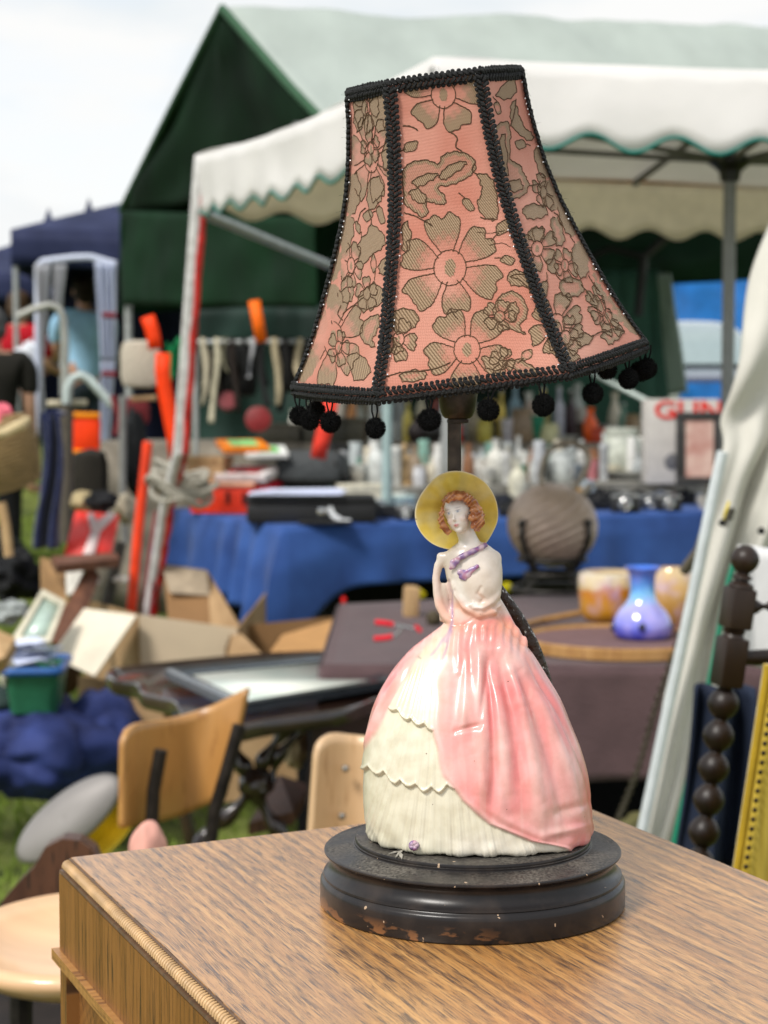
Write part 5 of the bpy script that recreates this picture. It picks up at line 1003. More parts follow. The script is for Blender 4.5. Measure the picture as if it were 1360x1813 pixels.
# ------------------------------------------------------------------ people in the background
def person(px, ytop, d, hgt, face, shirt, trous, hairc, label, name='person', arms='down', hairb=True, gz_=None):
    q = P(px, ytop, d); x, y, ztop = q; z0 = ztop - hgt; root = thing(name, label, 'person', (x, y, z0)); H = hgt; M_ = frame((x, y, z0), rz=face)
    skin_m = mat('skin', (.50, .29, .20), .55, var=.1, bump=0)
    def skinned(nm, verts, edges, rad, m, sub=2):
        me = bpy.data.meshes.new(nm); me.from_pydata([(M_ @ (Vector(v) * H)) - Vector((x, y, z0)) for v in verts], edges, []); o = bpy.data.objects.new(nm, me); COL.objects.link(o); o.parent = root
        s = o.modifiers.new('s', 'SKIN'); s.use_smooth_shade = True; me.skin_vertices or me.skin_vertices
        for i, v in enumerate(me.skin_vertices[0].data): v.radius = (rad[i][0] * H, rad[i][1] * H) if isinstance(rad[i], tuple) else (rad[i] * H, rad[i] * H); v.use_root = (i == 0)
        u = o.modifiers.new('u', 'SUBSURF'); u.levels = sub; u.render_levels = sub; me.materials.append(m); return o
    if arms == 'fwd': el, wr, ha = (.13, -.05, .635), (.10, -.19, .60), (.09, -.235, .60)
    else: el, wr, ha = (.135, .01, .635), (.145, -.035, .50), (.145, -.05, .455)
    V = [(0, 0, .53), (0, .005, .60), (0, .005, .70), (0, .01, .79), (0, .005, .835), (0, -.005, .87), (0, -.008, .915), (0, -.005, .965)]; Ed = [(i, i + 1) for i in range(7)]; Rd = [(.085, .06), (.075, .055), (.095, .062), (.085, .05), (.034, .034), (.033, .036), (.045, .055), (.034, .042)]
    def addv(v, r, p): V.append(v); Rd.append(r); Ed.append((p, len(V) - 1)); return len(V) - 1
    for s_ in (-1, 1):
        m3 = lambda t: (t[0] * s_, t[1], t[2])
        a = addv(m3((.10, .008, .80)), .036, 3); a = addv(m3((.125, .01, .78)), .034, a); a = addv(m3(el), .026, a); a = addv(m3(wr), .017, a); hnd = addv(m3(ha), (.022, .012), a)
        hv = Vector(ha); dv = (hv - Vector(wr)).normalized()
        for k in range(4):
            o_ = Vector((0, (k - 1.5) * .011, 0)); t1_ = hv + o_ + dv * .022; t2_ = t1_ + dv * (.018 + .004 * (k in (1, 2))) + Vector((-.006, 0, 0)); i1 = addv(m3(tuple(t1_)), .0052, hnd); addv(m3(tuple(t2_)), .0042, i1)
        th1 = hv + Vector((-.012, -.016, .004)); i1 = addv(m3(tuple(th1)), .006, hnd); addv(m3(tuple(th1 + dv * .018 + Vector((-.004, -.004, 0)))), .005, i1)
        l = addv((s_ * .052, 0, .49), .055, 0); l = addv((s_ * .056, -.005, .285), .036, l); l = addv((s_ * .058, .01, .10), .026, l); l = addv((s_ * .058, .01, .035), .024, l); addv((s_ * .064, -.075, .018), (.028, .016), l)
    skinned('body', V, Ed, Rd, skin_m)
    fm = MB(); f3 = M_.to_3x3().to_4x4(); T_ = frame((x, y, z0), rz=face, s=H)
    fm.sph((0, -.066, .918), (.008, .012, .014), 8, T_); fm.sph((-.049, 0, .922), (.006, .012, .017), 8, T_); fm.sph((.049, 0, .922), (.006, .012, .017), 8, T_); fm.build('nose_and_ears', skin_m, root)
    em = MB(); 
    for s_ in (-1, 1): em.sph((s_ * .018, -.055, .935), (.006, .005, .004), 8, T_)
    em.build('eyes', mat('dark_eyes', (.02, .015, .01), .3), root); MB().sph((0, -.057, .893), (.014, .005, .004), 8, T_).build('mouth', mat('lips', (.4, .15, .12), .5), root)
    hm_ = MB(); hm_.sph((0, .008, .948), (.056, .064, .058), 14, T_, wob=.12, seed=px); 
    if hairb: hm_.sph((0, .03, .915), (.052, .045, .05), 12, T_, wob=.15, seed=px)
    hm_.build('hair', mat('hair_' + hairc[0], hairc[1], .7, var=.4, scale=60, bump=.4), root)
    sv = [(0, .005, .465), (0, .005, .60), (0, .005, .70), (0, .01, .79), (0, .008, .825)]; se = [(0, 1), (1, 2), (2, 3), (3, 4)]; sr = [(.098, .074), (.092, .070), (.108, .075), (.096, .062), (.042, .044)]
    for s_ in (-1, 1):
        i = len(sv); sv += [(s_ * .105, .008, .80), (s_ * .132, .01, .775), (s_ * el[0] * 1.0, el[1], el[2] + .03)]; sr += [.045, .044, .036]; se += [(3, i), (i, i + 1), (i + 1, i + 2)]
    skinned('shirt', sv, se, sr, mat('shirt_' + shirt[0], shirt[1], .85, var=.15, scale=9, bump=.3))
    tv = [(0, .005, .515), (0, .005, .48)]; te = [(0, 1)]; tr_ = [(.098, .074), (.09, .07)]
    for s_ in (-1, 1):
        i = len(tv); tv += [(s_ * .054, 0, .43), (s_ * .057, -.005, .285), (s_ * .058, .008, .06)]; tr_ += [.066, .05, .042]; te += [(1, i), (i, i + 1), (i + 1, i + 2)]
    skinned('trousers', tv, te, tr_, mat('trousers_' + trous[0], trous[1], .85, var=.2, scale=9, bump=.3)); return root
person(148, 489, 16.2, 1.78, 200, ('skyblue', (.38, .62, .82)), ('slate', (.03, .045, .055)), ('darkbrown', (.03, .02, .014)), 'man in a light blue shirt and dark trousers seen from behind', arms='fwd')
person(36, 516, 15.5, 1.68, 150, ('red', (.45, .02, .03)), ('dark', (.02, .02, .02)), ('brown', (.10, .06, .035)), 'person in a red top standing left of the man in light blue', arms='fwd')
person(-14, 545, 12.0, 1.70, 190, ('darkolive', (.022, .020, .015)), ('black', (.012, .012, .012)), ('grey', (.10, .10, .10)), 'grey-haired person in a dark coat at the left border', arms='down')
# plastic bag carried
q = P(50, 640, 12.6); b = MB(); b.sph((q.x, q.y, q.z), (.09, .06, .13), 12, wob=.5, seed=3); tag(b.build('carrier_bag', mat('white_plastic_bag', (.66, .68, .72), .4, var=.1, bump=.4)), 'white carrier bag with a blue print hanging beside the dark coat', 'bag')
# ------------------------------------------------------------------ far right: tarps, car, flaps
bt = MB(); cloth_sheet(bt, P(1125, 470, 26), P(1480, 462, 26), P(1480, 760, 26), P(1125, 760, 26), 30, 14, wr=.15, seed=4); tag(bt.build('blue_tarpaulin', mat('bright_blue_tarp', (.035, .20, .58), .5, var=.3, scale=3, trans=.15), solid=.005), 'bright blue tarpaulin wall behind the parked car', 'tarpaulin')
mint = mat('mint_tent_wall', (.33, .45, .39), .75, var=.12, scale=4, trans=.2, bump=.25)
b = MB(); cloth_sheet(b, P(1163, 484, 11.8), P(1186, 484, 11.6), P(1217, 694, 11.4), P(1185, 700, 11.8), 10, 16, wr=.05, seed=2); tag(b.build('tent_flap', mat('pale_mint_flap', (.50, .60, .55), .75, var=.1, trans=.2), solid=.01), 'pale mint tent flap hanging diagonally left of the blue tarpaulin', 'tent flap')
b = MB(); cloth_sheet(b, P(930, 478, 12.2), P(1166, 478, 12), P(1190, 760, 12), P(930, 760, 12.2), 24, 14, wr=.06, seed=6); tag(b.build('tent_wall', mat('grey_green_wall', (.075, .17, .13), .75, var=.25, scale=3, trans=.15), solid=.006), 'grey-green tent wall behind the box of goods', 'tent wall')
b = MB(); cloth_sheet(b, P(330, 540, 12.4), P(940, 540, 12.4), P(940, 860, 12.4), P(330, 860, 12.4), 50, 14, wr=.10, seed=9); tag(b.build('tarpaulin', mat('dark_bottle_tarp', (.014, .034, .026), .65, var=.5, scale=2.5, bump=.3, col2=(.03, .075, .058)), solid=.006), 'dark bottle-green tarpaulin closing the back of the marquee', 'tarpaulin')
b = MB(); b.tube([P(1025, 648, 9.5), P(1150, 712, 9.0)], .012, 8); tag(b.build('white_bar', mat('white_bar_paint', (.55, .62, .58), .4)), 'thin pale bar slanting down behind the hanging pompoms', 'bar')
car = thing('parked_car', 'dark blue car with pale windscreen parked in front of the blue tarpaulin', 'car', (P(1262, 760, 19.5).x, 20, .95))
cx_, cy_ = P(1262, 760, 19.5).x, 20; zc0 = gz(cx_, 20) + .05
def carsec(pts, wd, m, name, par, dy=0):
    b = MB(); n = len(pts); v = []
    for (yy, zz, hw) in pts: v += [Vector((cx_ - hw, cy_ + yy, zc0 + zz)), Vector((cx_ + hw, cy_ + yy, zc0 + zz))]
    return v
cb = MB(); secs = [(-.9, .05, .50, .60), (-.88, .15, .55, .72), (-.5, .12, .62, .78), (.2, .12, .72, .80), (1.2, .12, .78, .82), (2.6, .15, .76, .8), (2.75, .2, .6, .7)]
cb.grid(lambda u, v: (lambda s_, a: (cx_ + s_[3] * math.copysign(abs(math.cos(a)) ** .5, math.cos(a)), cy_ + s_[0], zc0 + (s_[1] + s_[2]) / 2 + (s_[2] - s_[1]) / 2 * math.copysign(abs(math.sin(a)) ** .6, math.sin(a))))(secs[int(round(v * (len(secs) - 1)))], u * 6.283), 32, len(secs) - 1, closed=True); cbo = cb.build('body', mat('car_blue', (.012, .03, .10), .25, .3, var=.1, bump=0, coat=1), car, sub=1)
gb = MB(); secs2 = [(-.1, .66, .70, .62), (.25, .66, .92, .60), (.65, .66, 1.18, .54), (1.3, .66, 1.24, .53), (2.0, .66, 1.1, .55), (2.4, .66, .72, .6)]
gb.grid(lambda u, v: (lambda s_, a: (cx_ + s_[3] * math.copysign(abs(math.cos(a)) ** .5, math.cos(a)), cy_ + s_[0], zc0 + (s_[1] + s_[2]) / 2 + (s_[2] - s_[1]) / 2 * math.copysign(abs(math.sin(a)) ** .6, math.sin(a))))(secs2[int(round(v * (len(secs2) - 1)))], u * 6.283), 32, len(secs2) - 1, closed=True); gb.build('windows', mat('car_glass', (.22, .28, .28), .05, 0, var=.1, bump=0, coat=1, spec=1), car, sub=1)
for sx_ in (-1, 1):
    MB().sph((cx_ + sx_ * .52, cy_ - .84, zc0 + .38), (.13, .08, .09), 12).build('headlight', mat('headlight', (.7, .72, .75), .15, .2, bump=0, coat=1), car)
    for yy in (-.35, 2.0):
        wl = MB(); wl.lathe([(0, -.1), (.2, -.1), (.29, -.08), (.31, 0), (.29, .08), (.2, .1), (0, .1)], 24, frame((cx_ + sx_ * .72, cy_ + yy, zc0 + .1), ry=90)); w0 = wl.build('wheel', mat('tyre', (.01, .01, .01), .8), car); MB().lathe([(0, -.105), (.17, -.105), (.18, -.09), (.18, .09), (.17, .105), (0, .105)], 20, frame((cx_ + sx_ * .72, cy_ + yy, zc0 + .1), ry=90)).build('rim', mat('rim', (.35, .35, .36), .3, .8), w0)
MB().box(.7, .03, .12, Matrix.Translation((cx_, cy_ - .93, zc0 + .25)), bev=.02).build('grille', mat('black_plastic', (.015, .015, .015), .4), car)
# ------------------------------------------------------------------ the stall with the blue cloth
ZB = .85
K = PZ(502, 934, ZB); e2 = Vector((.885, .465, 0)).normalized(); e1 = Vector((-e2.y, e2.x, 0))
TL, TW = 2.45, 1.25
bt_ = thing('trestle_table', 'long trestle table under a blue cloth, covered with flea market goods', 'table', tuple((K + e2 * 1.2 + e1 * .6).xy) + (0,))
def tab(o, u, v, z): return K + e2 * u + e1 * v + Vector((0, 0, z - ZB))
b = MB(); b.add([tab(0, u, v, z) for z in (ZB - .035, ZB - .004) for (u, v) in ((0.01, 0.01), (TL, 0.01), (TL, TW), (0.01, TW))], [(0, 3, 2, 1), (4, 5, 6, 7), (0, 1, 5, 4), (1, 2, 6, 5), (2, 3, 7, 6), (3, 0, 4, 7)]); b.build('tabletop', mat('chipboard', (.25, .17, .09), .7), bt_, smooth=0)
steel = mat('dark_trestle_steel', (.03, .03, .03), .5, .4)
for (u, v) in ((.2, .15), (.2, TW - .15), (TL - .3, .15), (TL - .3, TW - .15)):
    p = tab(0, u, v, ZB - .04); MB().tube([p, Vector((p.x + .06, p.y, gz(p.x, p.y)))], .014, 8).build('leg', steel, bt_)
bluec = mat('blue_tablecloth', (.035, .085, .30), .8, var=.2, scale=5, bump=.25, sheen=.1, col2=(.055, .13, .40))
cl = MB(); per = [(0, TW, 0), (0, 0, 1), (TL, 0, 2)]
def drop(s):   # s along the outline: left side then front
    if s < TW: u, v, n_, k = 0, TW - s, -e2, s / TW
    else: u, v, n_, k = s - TW, 0, -e1, None
    return u, v, n_
def clothpt(s, t):
    u, v, n_ = drop(s); near = math.exp(-((s - TW) / .17) ** 2); left = s < TW
    dl = (.20 + .17 * (s / TW) if left else .235 - .0 * s) + .22 * near * (1 if s <= TW else .9)
    am = (.035 if left else .012) + .03 * near; ph = s * (30 if left else 17)
    nn = n_ if near < .02 else (n_ + (-e2 - e1) * near * .8).normalized()
    p = tab(0, u, v, ZB + .004) + nn * ((.012 + .03 * near) * min(1, t * 3) + am * t * (1 + math.sin(ph + 2 * math.sin(s * 7)))) + Vector((0, 0, -dl * t)); return tuple(p)
cl.grid(lambda a, t: clothpt(a * (TW + TL), t), 220, 14)
cl.grid(lambda a, t: tuple(tab(0, a * TL, t * TW, ZB + .004 + .003 * noise.noise(Vector((a * 9, t * 5, 0))))), 60, 30)
o = cl.build('tablecloth', bluec, solid=.003); tag(o, 'royal blue cloth hanging in folds over the long trestle table', 'tablecloth')
ZR = ZB + .105
rs_ = MB(); pp_ = [(.27, .56), (TL - .03, .56), (TL - .03, 1.2), (.27, 1.2)]; rs_.add([tab(0, u, v, ZB + .008) for u, v in pp_] + [tab(0, u, v, ZR) for u, v in pp_], [(3, 2, 1, 0), (4, 5, 6, 7), (0, 1, 5, 4), (1, 2, 6, 5), (2, 3, 7, 6), (3, 0, 4, 7)])
tag(rs_.build('display_riser', mat('grey_riser_cloth', (.26, .25, .22), .85, var=.3, scale=12), smooth=0), 'low grey covered riser along the rear half of the blue table', 'riser')
def on_table(px, py, z):
    if z > 1.0:
        p = PZ(px, py, z); y = min(max(p.y, 9.88), 10.5) if abs(z - ZB2 - .001) < 1e-6 else p.y; return Vector((p.x * y / p.y, y, z))
    p = PZ(px, py, ZB); v = (p - K).dot(e1); r_ = py < 876
    v = min(max(.62 + (876 - py) / 38 * .5, .62), 1.14) if r_ else min(max(v, .05), .5); k = (px - CX) / FPX
    u = (k * (K.y + e1.y * v) - K.x - e1.x * v) / (e2.x - k * e2.y); return tab(0, min(max(u, .3 if r_ else .06), TL - .07), v, (ZR if r_ else ZB + .008) + .001)
# second, higher trestle behind
ZB2 = 1.10; b2t = thing('back_table', 'brown-covered higher table behind the blue one, crowded with small goods', 'table', (.6, 10.1, 0))
b = MB(); b.box(4.0, .8, .04, Matrix.Translation((.45, 10.2, ZB2 - .02)), bev=.005); b.build('tabletop', mat('brown_cover', (.21, .185, .15), .85, var=.4, scale=9), b2t)
b = MB(); b.grid(lambda u, v: (.45 - 2.0 + 4.0 * u, 9.79 - .02 * (1 + math.sin(u * 120)) * v, ZB2 - .9 * v), 160, 4); b.build('cover', mat('brown_cover', (.10, .08, .055), .85), b2t, solid=.003)
for x in (-1.45, 2.35):
    for y in (9.9, 10.5): MB().tube([(x, y, ZB2 - .04), (x, y, gz(x, y))], .02, 8).build('leg', steel, b2t)
# ---- generic goods; every one is placed by where it stands on its table
def at_table(px, py, z=ZB): return PZ(px, py, z)
glassc = mat('clear_glass', (.50, .53, .50), .12, var=.15, scale=12, bump=0, coat=.6, spec=.8)
def bottle(p, h, r, m, label, cat='bottle', neck=.35, cap=None, name='bottle', group=None):
    t = thing(name, label, cat, p, group); M_ = Matrix.Translation(p)
    MB().lathe([(0, 0), (r * .92, 0), (r, h * .03), (r, h * .55), (r * .85, h * .66), (r * neck, h * .76), (r * neck * .9, h * .9), (r * neck * 1.2, h * .93), (r * neck * 1.1, h * .955), (0, h * .955)], 20, M_).build('glass_body', m, t)
    MB().lathe([(0, h * .956), (r * neck * 1.15, h * .956), (r * neck * 1.15, h), (0, h)], 14, M_).build('cap', cap or mat('tin_cap', (.4, .4, .38), .4, .7), t); return t
def jar(p, h, r, m, label, lidm=None, cat='jar', name='jar'):
    t = thing(name, label, cat, p); M_ = Matrix.Translation(p)
    MB().lathe([(0, 0), (r * .9, 0), (r, h * .06), (r, h * .72), (r * .82, h * .82), (0, h * .82)], 20, M_).build('body', m, t)
    MB().lathe([(0, h * .825), (r * .86, h * .825), (r * .88, h * .98), (r * .8, h), (0, h)], 20, M_).build('lid', lidm or m, t); return t
def carton(p, w_, d_, h, rz, m, label, cat='box', name='box', stripe=None):
    t = thing(name, label, cat, p); M_ = frame(p, rz=rz); MB().box(w_, d_, h * .8, M_, c=(0, 0, h * .4), bev=.004).build('body', m, t)
    MB().box(w_ * 1.02, d_ * 1.02, h * .2, M_, c=(0, 0, h * .902), bev=.004).build('lid', stripe or m, t); return t
def camera_(p, s, rz, label, body=(.012, .012, .013), chrome=False):
    t = thing('old_camera', label, 'camera', p); M_ = frame(p, rz=rz); bm_ = mat('black_leatherette', body, .5, var=.4, scale=200, bump=.4); ch = mat('chrome', (.55, .55, .55), .2, .95, bump=0)
    MB().box(s, s * .32, s * .48, M_, c=(0, 0, s * .24), bev=s * .05).build('body', bm_, t); MB().box(s * .96, s * .30, s * .11, M_, c=(0, 0, s * .54), bev=s * .02).build('top_plate', ch if chrome else bm_, t)
    MB().box(s * .28, s * .28, s * .14, M_, c=(0, 0, s * .66), bev=s * .03).build('viewfinder', ch if chrome else bm_, t)
    L_ = frame(p, rz=rz) @ frame((0, -s * .16, s * .26), rx=90); MB().lathe([(0, 0), (s * .22, 0), (s * .22, s * .12), (s * .19, s * .14), (s * .19, s * .26), (s * .15, s * .27), (s * .13, s * .22), (0, s * .22)], 20, L_).build('lens', ch if chrome else bm_, t)
    MB().lathe([(0, 0), (s * .06, 0), (s * .06, s * .05), (0, s * .05)], 12, M_ @ Matrix.Translation((s * .33, 0, s * .598))).build('dial', ch, t); return t
def lathe_obj(name, label, cat, p, prof, m, n=28, rib=0, ribn=0, tilt=(0, 0), group=None, smooth=45):
    o = MB().lathe(prof, n, frame(p, rx=tilt[0], ry=tilt[1]), rib=rib, ribn=ribn).build(name, m, smooth=smooth, loc=p); return tag(o, label, cat, group)
# big pieces at the left of the blue table
pz = lambda px, py: PZ(px, py, ZB + .006)
q = Vector((-.661, 7.80, ZB + .009)); cr_ = thing('tool_crate', 'bright orange-red plastic tool crate on the left corner of the blue table', 'crate', q); M_ = frame(q + Vector((.0, .04, 0)), rz=-12)
orange_p = mat('orange_red_plastic', (.72, .055, .02), .4, var=.15, bump=.05)
MB().box(.27, .17, .014, M_, c=(0, 0, .007), bev=.004).build('floor_panel', orange_p, cr_)
for k, (sx, sy, cx2, cy2) in enumerate(((.27, .012, 0, -.08), (.27, .012, 0, .08), (.012, .145, -.129, 0), (.012, .145, .129, 0))): MB().box(sx, sy, .10, M_, c=(cx2, cy2, .065), bev=.003).build('side', orange_p, cr_)
MB().box(.292, .024, .018, M_, c=(0, -.085, .122), bev=.006).build('rim', mat('peach_plastic', (.80, .42, .28), .4), cr_)
for k in (-.075, .03, .1): MB().box(.018, .006, .05, M_, c=(k, -.0895, .065), bev=.002).build('slot', mat('dark_slot', (.10, .01, .008), .6), cr_)
q = pz(535, 926); cs_ = thing('black_case', 'long black instrument case with white papers lying on it, at the table corner', 'case', q); M_ = frame(q + Vector((.03, .1, 0)), rz=3)
MB().box(.50, .22, .075, M_, c=(0, 0, .0375), bev=.012).build('case_bottom', mat('black_case_vinyl', (.022, .022, .024), .45, var=.3, scale=60), cs_); MB().box(.502, .222, .028, M_, c=(0, 0, .0895), bev=.01).build('case_lid', mat('black_case_vinyl', (.022, .022, .024), .45), cs_)
MB().box(.05, .012, .03, M_ @ frame((.05, -.116, .045)), bev=.004).build('latch', mat('chrome', (.55, .55, .55), .2, .95), cs_); MB().box(.20, .10, .012, M_ @ frame((.05, -.17, .008), rz=5), bev=.004).build('accessory_pouch', mat('black_case_vinyl', (.02, .02, .02), .5), cs_)
b = MB(); b.tube([M_ @ Vector(v) for v in ((.07, -.13, .062), (.085, -.14, .03), (.12, -.15, .008), (.15, -.155, .008))], .011, 8); b.build('white_tag', mat('paper_tag', (.7, .72, .74), .6), cs_)
pa = MB(); M2 = frame(q + Vector((-.03, .06, .112)), rz=6)
for k in range(5): pa.box(.36 - .02 * k, .20, .0028, M2 @ frame((.012 * k, .004 * k, .003 * k), rz=2 * k - 3))
tag(pa.build('papers', mat('bluish_white_paper', (.62, .66, .80), .7, var=.05), smooth=0), 'loose stack of bluish white papers on the black case', 'papers')
q = on_table(545, 868, ZB); bg = MB(); bg.box(.30, .20, .15, frame(q + Vector((.02, .05, .075)), rx=-18, rz=-15), bev=.05); bgo = bg.build('camera_bag', mat('grey_black_nylon', (.055, .062, .065), .6, var=.3, scale=40, bump=.4)); tag(bgo, 'slumped grey and black camera bag behind the papers', 'bag')
b = MB(); b.tube([q + Vector(v) for v in ((.16, -.02, .02), (.12, -.06, .10), (.10, -.02, .18), (.17, .08, .17))], .014, 8); b.build('strap', mat('black_strap', (.012, .012, .012), .6), bgo)
# rope coils on the corner pole
rp = MB(); q = PZ(322, 862, 1.2); q = P(322, 862, 6.25)
for k in range(9):
    a0 = random.uniform(0, 3); rx_ = random.uniform(.06, .095); rp.tube([q + Vector(((rx_ + .004 * k) * math.cos(a) + .012 * math.sin(k * 2.1), .05 * math.sin(a), .05 - .0105 * k + .022 * math.sin(a * 2 + a0) - .02 * math.cos(a))) for a in np.linspace(0, 2 * math.pi, 26)[:-1]], .008, 6, closed=True)
tag(rp.build('rope_coil', mat('grey_rope', (.36, .34, .29), .9, var=.25, scale=90, bump=.4)), 'coil of weathered grey rope hung around the corner pole', 'rope')
q = P(372, 845, 7.95); q.z = ZR + .001; wb = thing('wooden_box', 'small open pale wooden box behind the orange crate', 'box', q); M_ = frame(q, rz=-20); pine = wood('pale_pine', (.50, .30, .13), (.66, .44, .22), (.30, .15, .06), (30, 300), uvs=False, rough=.6, pore=.2)
MB().box(.17, .10, .10, M_, c=(0, 0, .05), bev=.003).build('body', pine, wb); MB().box(.175, .105, .035, M_, c=(0, 0, .119), bev=.003).build('lid', pine, wb)
# magazines / boxed kits
for (px, py, w_, h, rz, c, c2, nm, lab) in ((452, 862, .20, .035, -20, (.50, .02, .04), (.75, .7, .7), 'boxed_game', 'flat red and white boxed game behind the black case'), (440, 838, .24, .03, -24, (.66, .62, .60), (.5, .04, .05), 'boxed_game', 'white flat box with red edge lying under the magazines'), (420, 885, .16, .022, -10, (.55, .50, .48), (.3, .1, .1), 'magazine_stack', 'low stack of faded magazines between crate and bag'), (430, 790, .20, .025, 20, (.75, .22, .04), (.2, .5, .2), 'record_sleeve', 'orange, white and green record sleeve sloping behind the red box'), (470, 800, .18, .02, 10, (.7, .7, .66), (.15, .4, .12), 'record_sleeve', 'white curved record sleeve with a green edge')):
    q = P(px, py, 7.9); t = thing(nm, lab, 'box' if 'box' in nm else 'magazines' if 'mag' in nm else 'record sleeve', q); M_ = frame(q, rz=rz, rx=12); MB().box(w_, .16, h, M_, bev=.003).build('body', mat(nm + '_' + lab[:9].replace(' ', ''), c, .5, var=.2, scale=18), t); MB().box(w_ * .6, .10, .003, M_, c=(0, 0, h / 2 + .002)).build('printed_panel', mat(nm + 'p_' + lab[:9].replace(' ', ''), c2, .5, var=.3, scale=30), t)
# clothes rail with hanging straps
rl = thing('hanging_rail', 'long metal rail full of hanging belts and straps behind the blue table', 'rail', (P(475, 606, 9.3).x, 9.3, 0))
MB().tube([P(344, 606, 9.3), P(660, 604, 9.3)], .012, 10).build('crossbar', pm_, rl)
for px in (346, 658): p = P(px, 606, 9.3); MB().tube([p, (p.x, p.y, gz(p.x, p.y))], .014, 10).build('upright', pm_, rl)
bel = [(360, 9, 118, 'cream woven strap looped at the left end of the rail', (.50, .45, .34)), (384, 10, 150, 'long cream webbing strap with a twist, second on the rail', (.52, .48, .36)), (400, 6, 60, 'short olive strap beside the long cream one', (.16, .15, .10)), (412, 11, 130, 'dark brown leather belt hanging near the left end', (.03, .02, .015)), (432, 9, 96, 'black leather belt hanging over the red disc', (.012, .012, .012)), (448, 8, 70, 'grey and white webbing strap high on the rail', (.42, .42, .43)), (466, 13, 120, 'wide black strap left of the tan one', (.015, .015, .015)), (487, 11, 118, 'tan canvas strap in the middle of the rail', (.40, .34, .23)), (505, 13, 130, 'black holster strap right of the tan one', (.014, .013, .012)), (532, 10, 70, 'knotted beige strap near the right end', (.45, .38, .26)), (548, 14, 120, 'dark grey satchel strap near the right end', (.04, .04, .042)), (566, 16, 60, 'cream sling rolled over the rail beside the shade', (.52, .46, .34)), (590, 12, 110, 'black belt at the right end of the rail', (.012, .012, .012)), (612, 9, 85, 'brown plaited belt at the very right end of the rail', (.09, .05, .03))]
for i, (px, w_, ln, lab, c) in enumerate(bel):
    p = P(px, 604, 9.3); L_ = S(ln, 9.3); hw = S(w_, 9.3) * .5; b = MB(); ph = i * 1.7
    b.grid(lambda u, v: (lambda s_: (p.x + (u - .5) * 2 * hw * (1 - .3 * math.sin(v * 5 + ph) ** 2) + .03 * math.sin(v * 3.4 + ph) * v + (.02 if v > .5 else 0) * 0, p.y - .016 * math.cos(min(v, 1) * 0) - .012 - .02 * math.sin(v * 4 + ph) * v, p.z + .014 - L_ * v))(0), 4, 20)
    b.grid(lambda u, v: (p.x + (u - .5) * 2 * hw + .02 * math.sin(v * 3 + ph), p.y + .014, p.z + .014 - L_ * .7 * v), 2, 10); b.grid(lambda u, v: (p.x + (u - .5) * 2 * hw, p.y - .013 + .027 * v, p.z + .0145), 2, 2)
    o = b.build('strap', mat('strap_%d' % i, c, .75, var=.25, scale=40), solid=.004); tag(o, lab, 'strap', 'straps and belts hanging on the rail')
dk = [(425, 655, 60, 95, (.010, .010, .010), 'black leather satchel hanging behind the straps', 'satchel'), (515, 650, 50, 90, (.018, .016, .014), 'dark haversack hanging in the middle of the rail', 'haversack'), (560, 640, 60, 80, (.05, .055, .06), 'grey canvas bag hanging beside the shade', 'canvas_bag'), (610, 655, 60, 95, (.014, .013, .012), 'black bag hanging at the right of the rail', 'shoulder_bag'), (375, 660, 40, 85, (.03, .025, .02), 'brown bag hanging at the left of the rail', 'shoulder_bag')]
for px, py, w_, h, c, lab, nm in dk:
    p = P(px, py, 9.5); t = thing(nm, lab, 'bag', p); MB().box(S(w_, 9.5), .10, S(h, 9.5), Matrix.Translation(p), bev=.04).build('body', mat(nm + str(px), c, .6, var=.3, scale=20, bump=.4), t); MB().box(S(w_, 9.5) * 1.02, .04, S(h, 9.5) * .45, Matrix.Translation(p + Vector((0, -.055, S(h, 9.5) * .24))), bev=.018).build('flap', mat(nm + str(px), c, .6), t); MB().tube([p + Vector((-.04, 0, S(h, 9.5) * .5)), Vector((p.x - .01, 9.3, P(px, 604, 9.3).z + .012)), p + Vector((.04, 0, S(h, 9.5) * .5))], .006, 6).build('handle', mat('black_strap', (.012, .012, .012), .6), t)
red = mat('signal_red_enamel', (.26, .008, .008), .5, var=.25)
lathe_obj('red_disc', 'dark red enamelled disc propped under the tan strap', 'disc', P(457, 742, 9.2), [(0, -.012), (.05, -.012), (.062, -.008), (.064, .004), (.04, .01), (0, .012)], red, tilt=(80, 8)); lathe_obj('red_pot', 'small dark red pot hanging behind the cream strap', 'pot', P(403, 720, 9.4), [(0, 0), (.03, 0), (.042, .04), (.04, .09), (.046, .1), (0, .1)], mat('dull_red', (.22, .02, .025), .5), tilt=(70, 10))
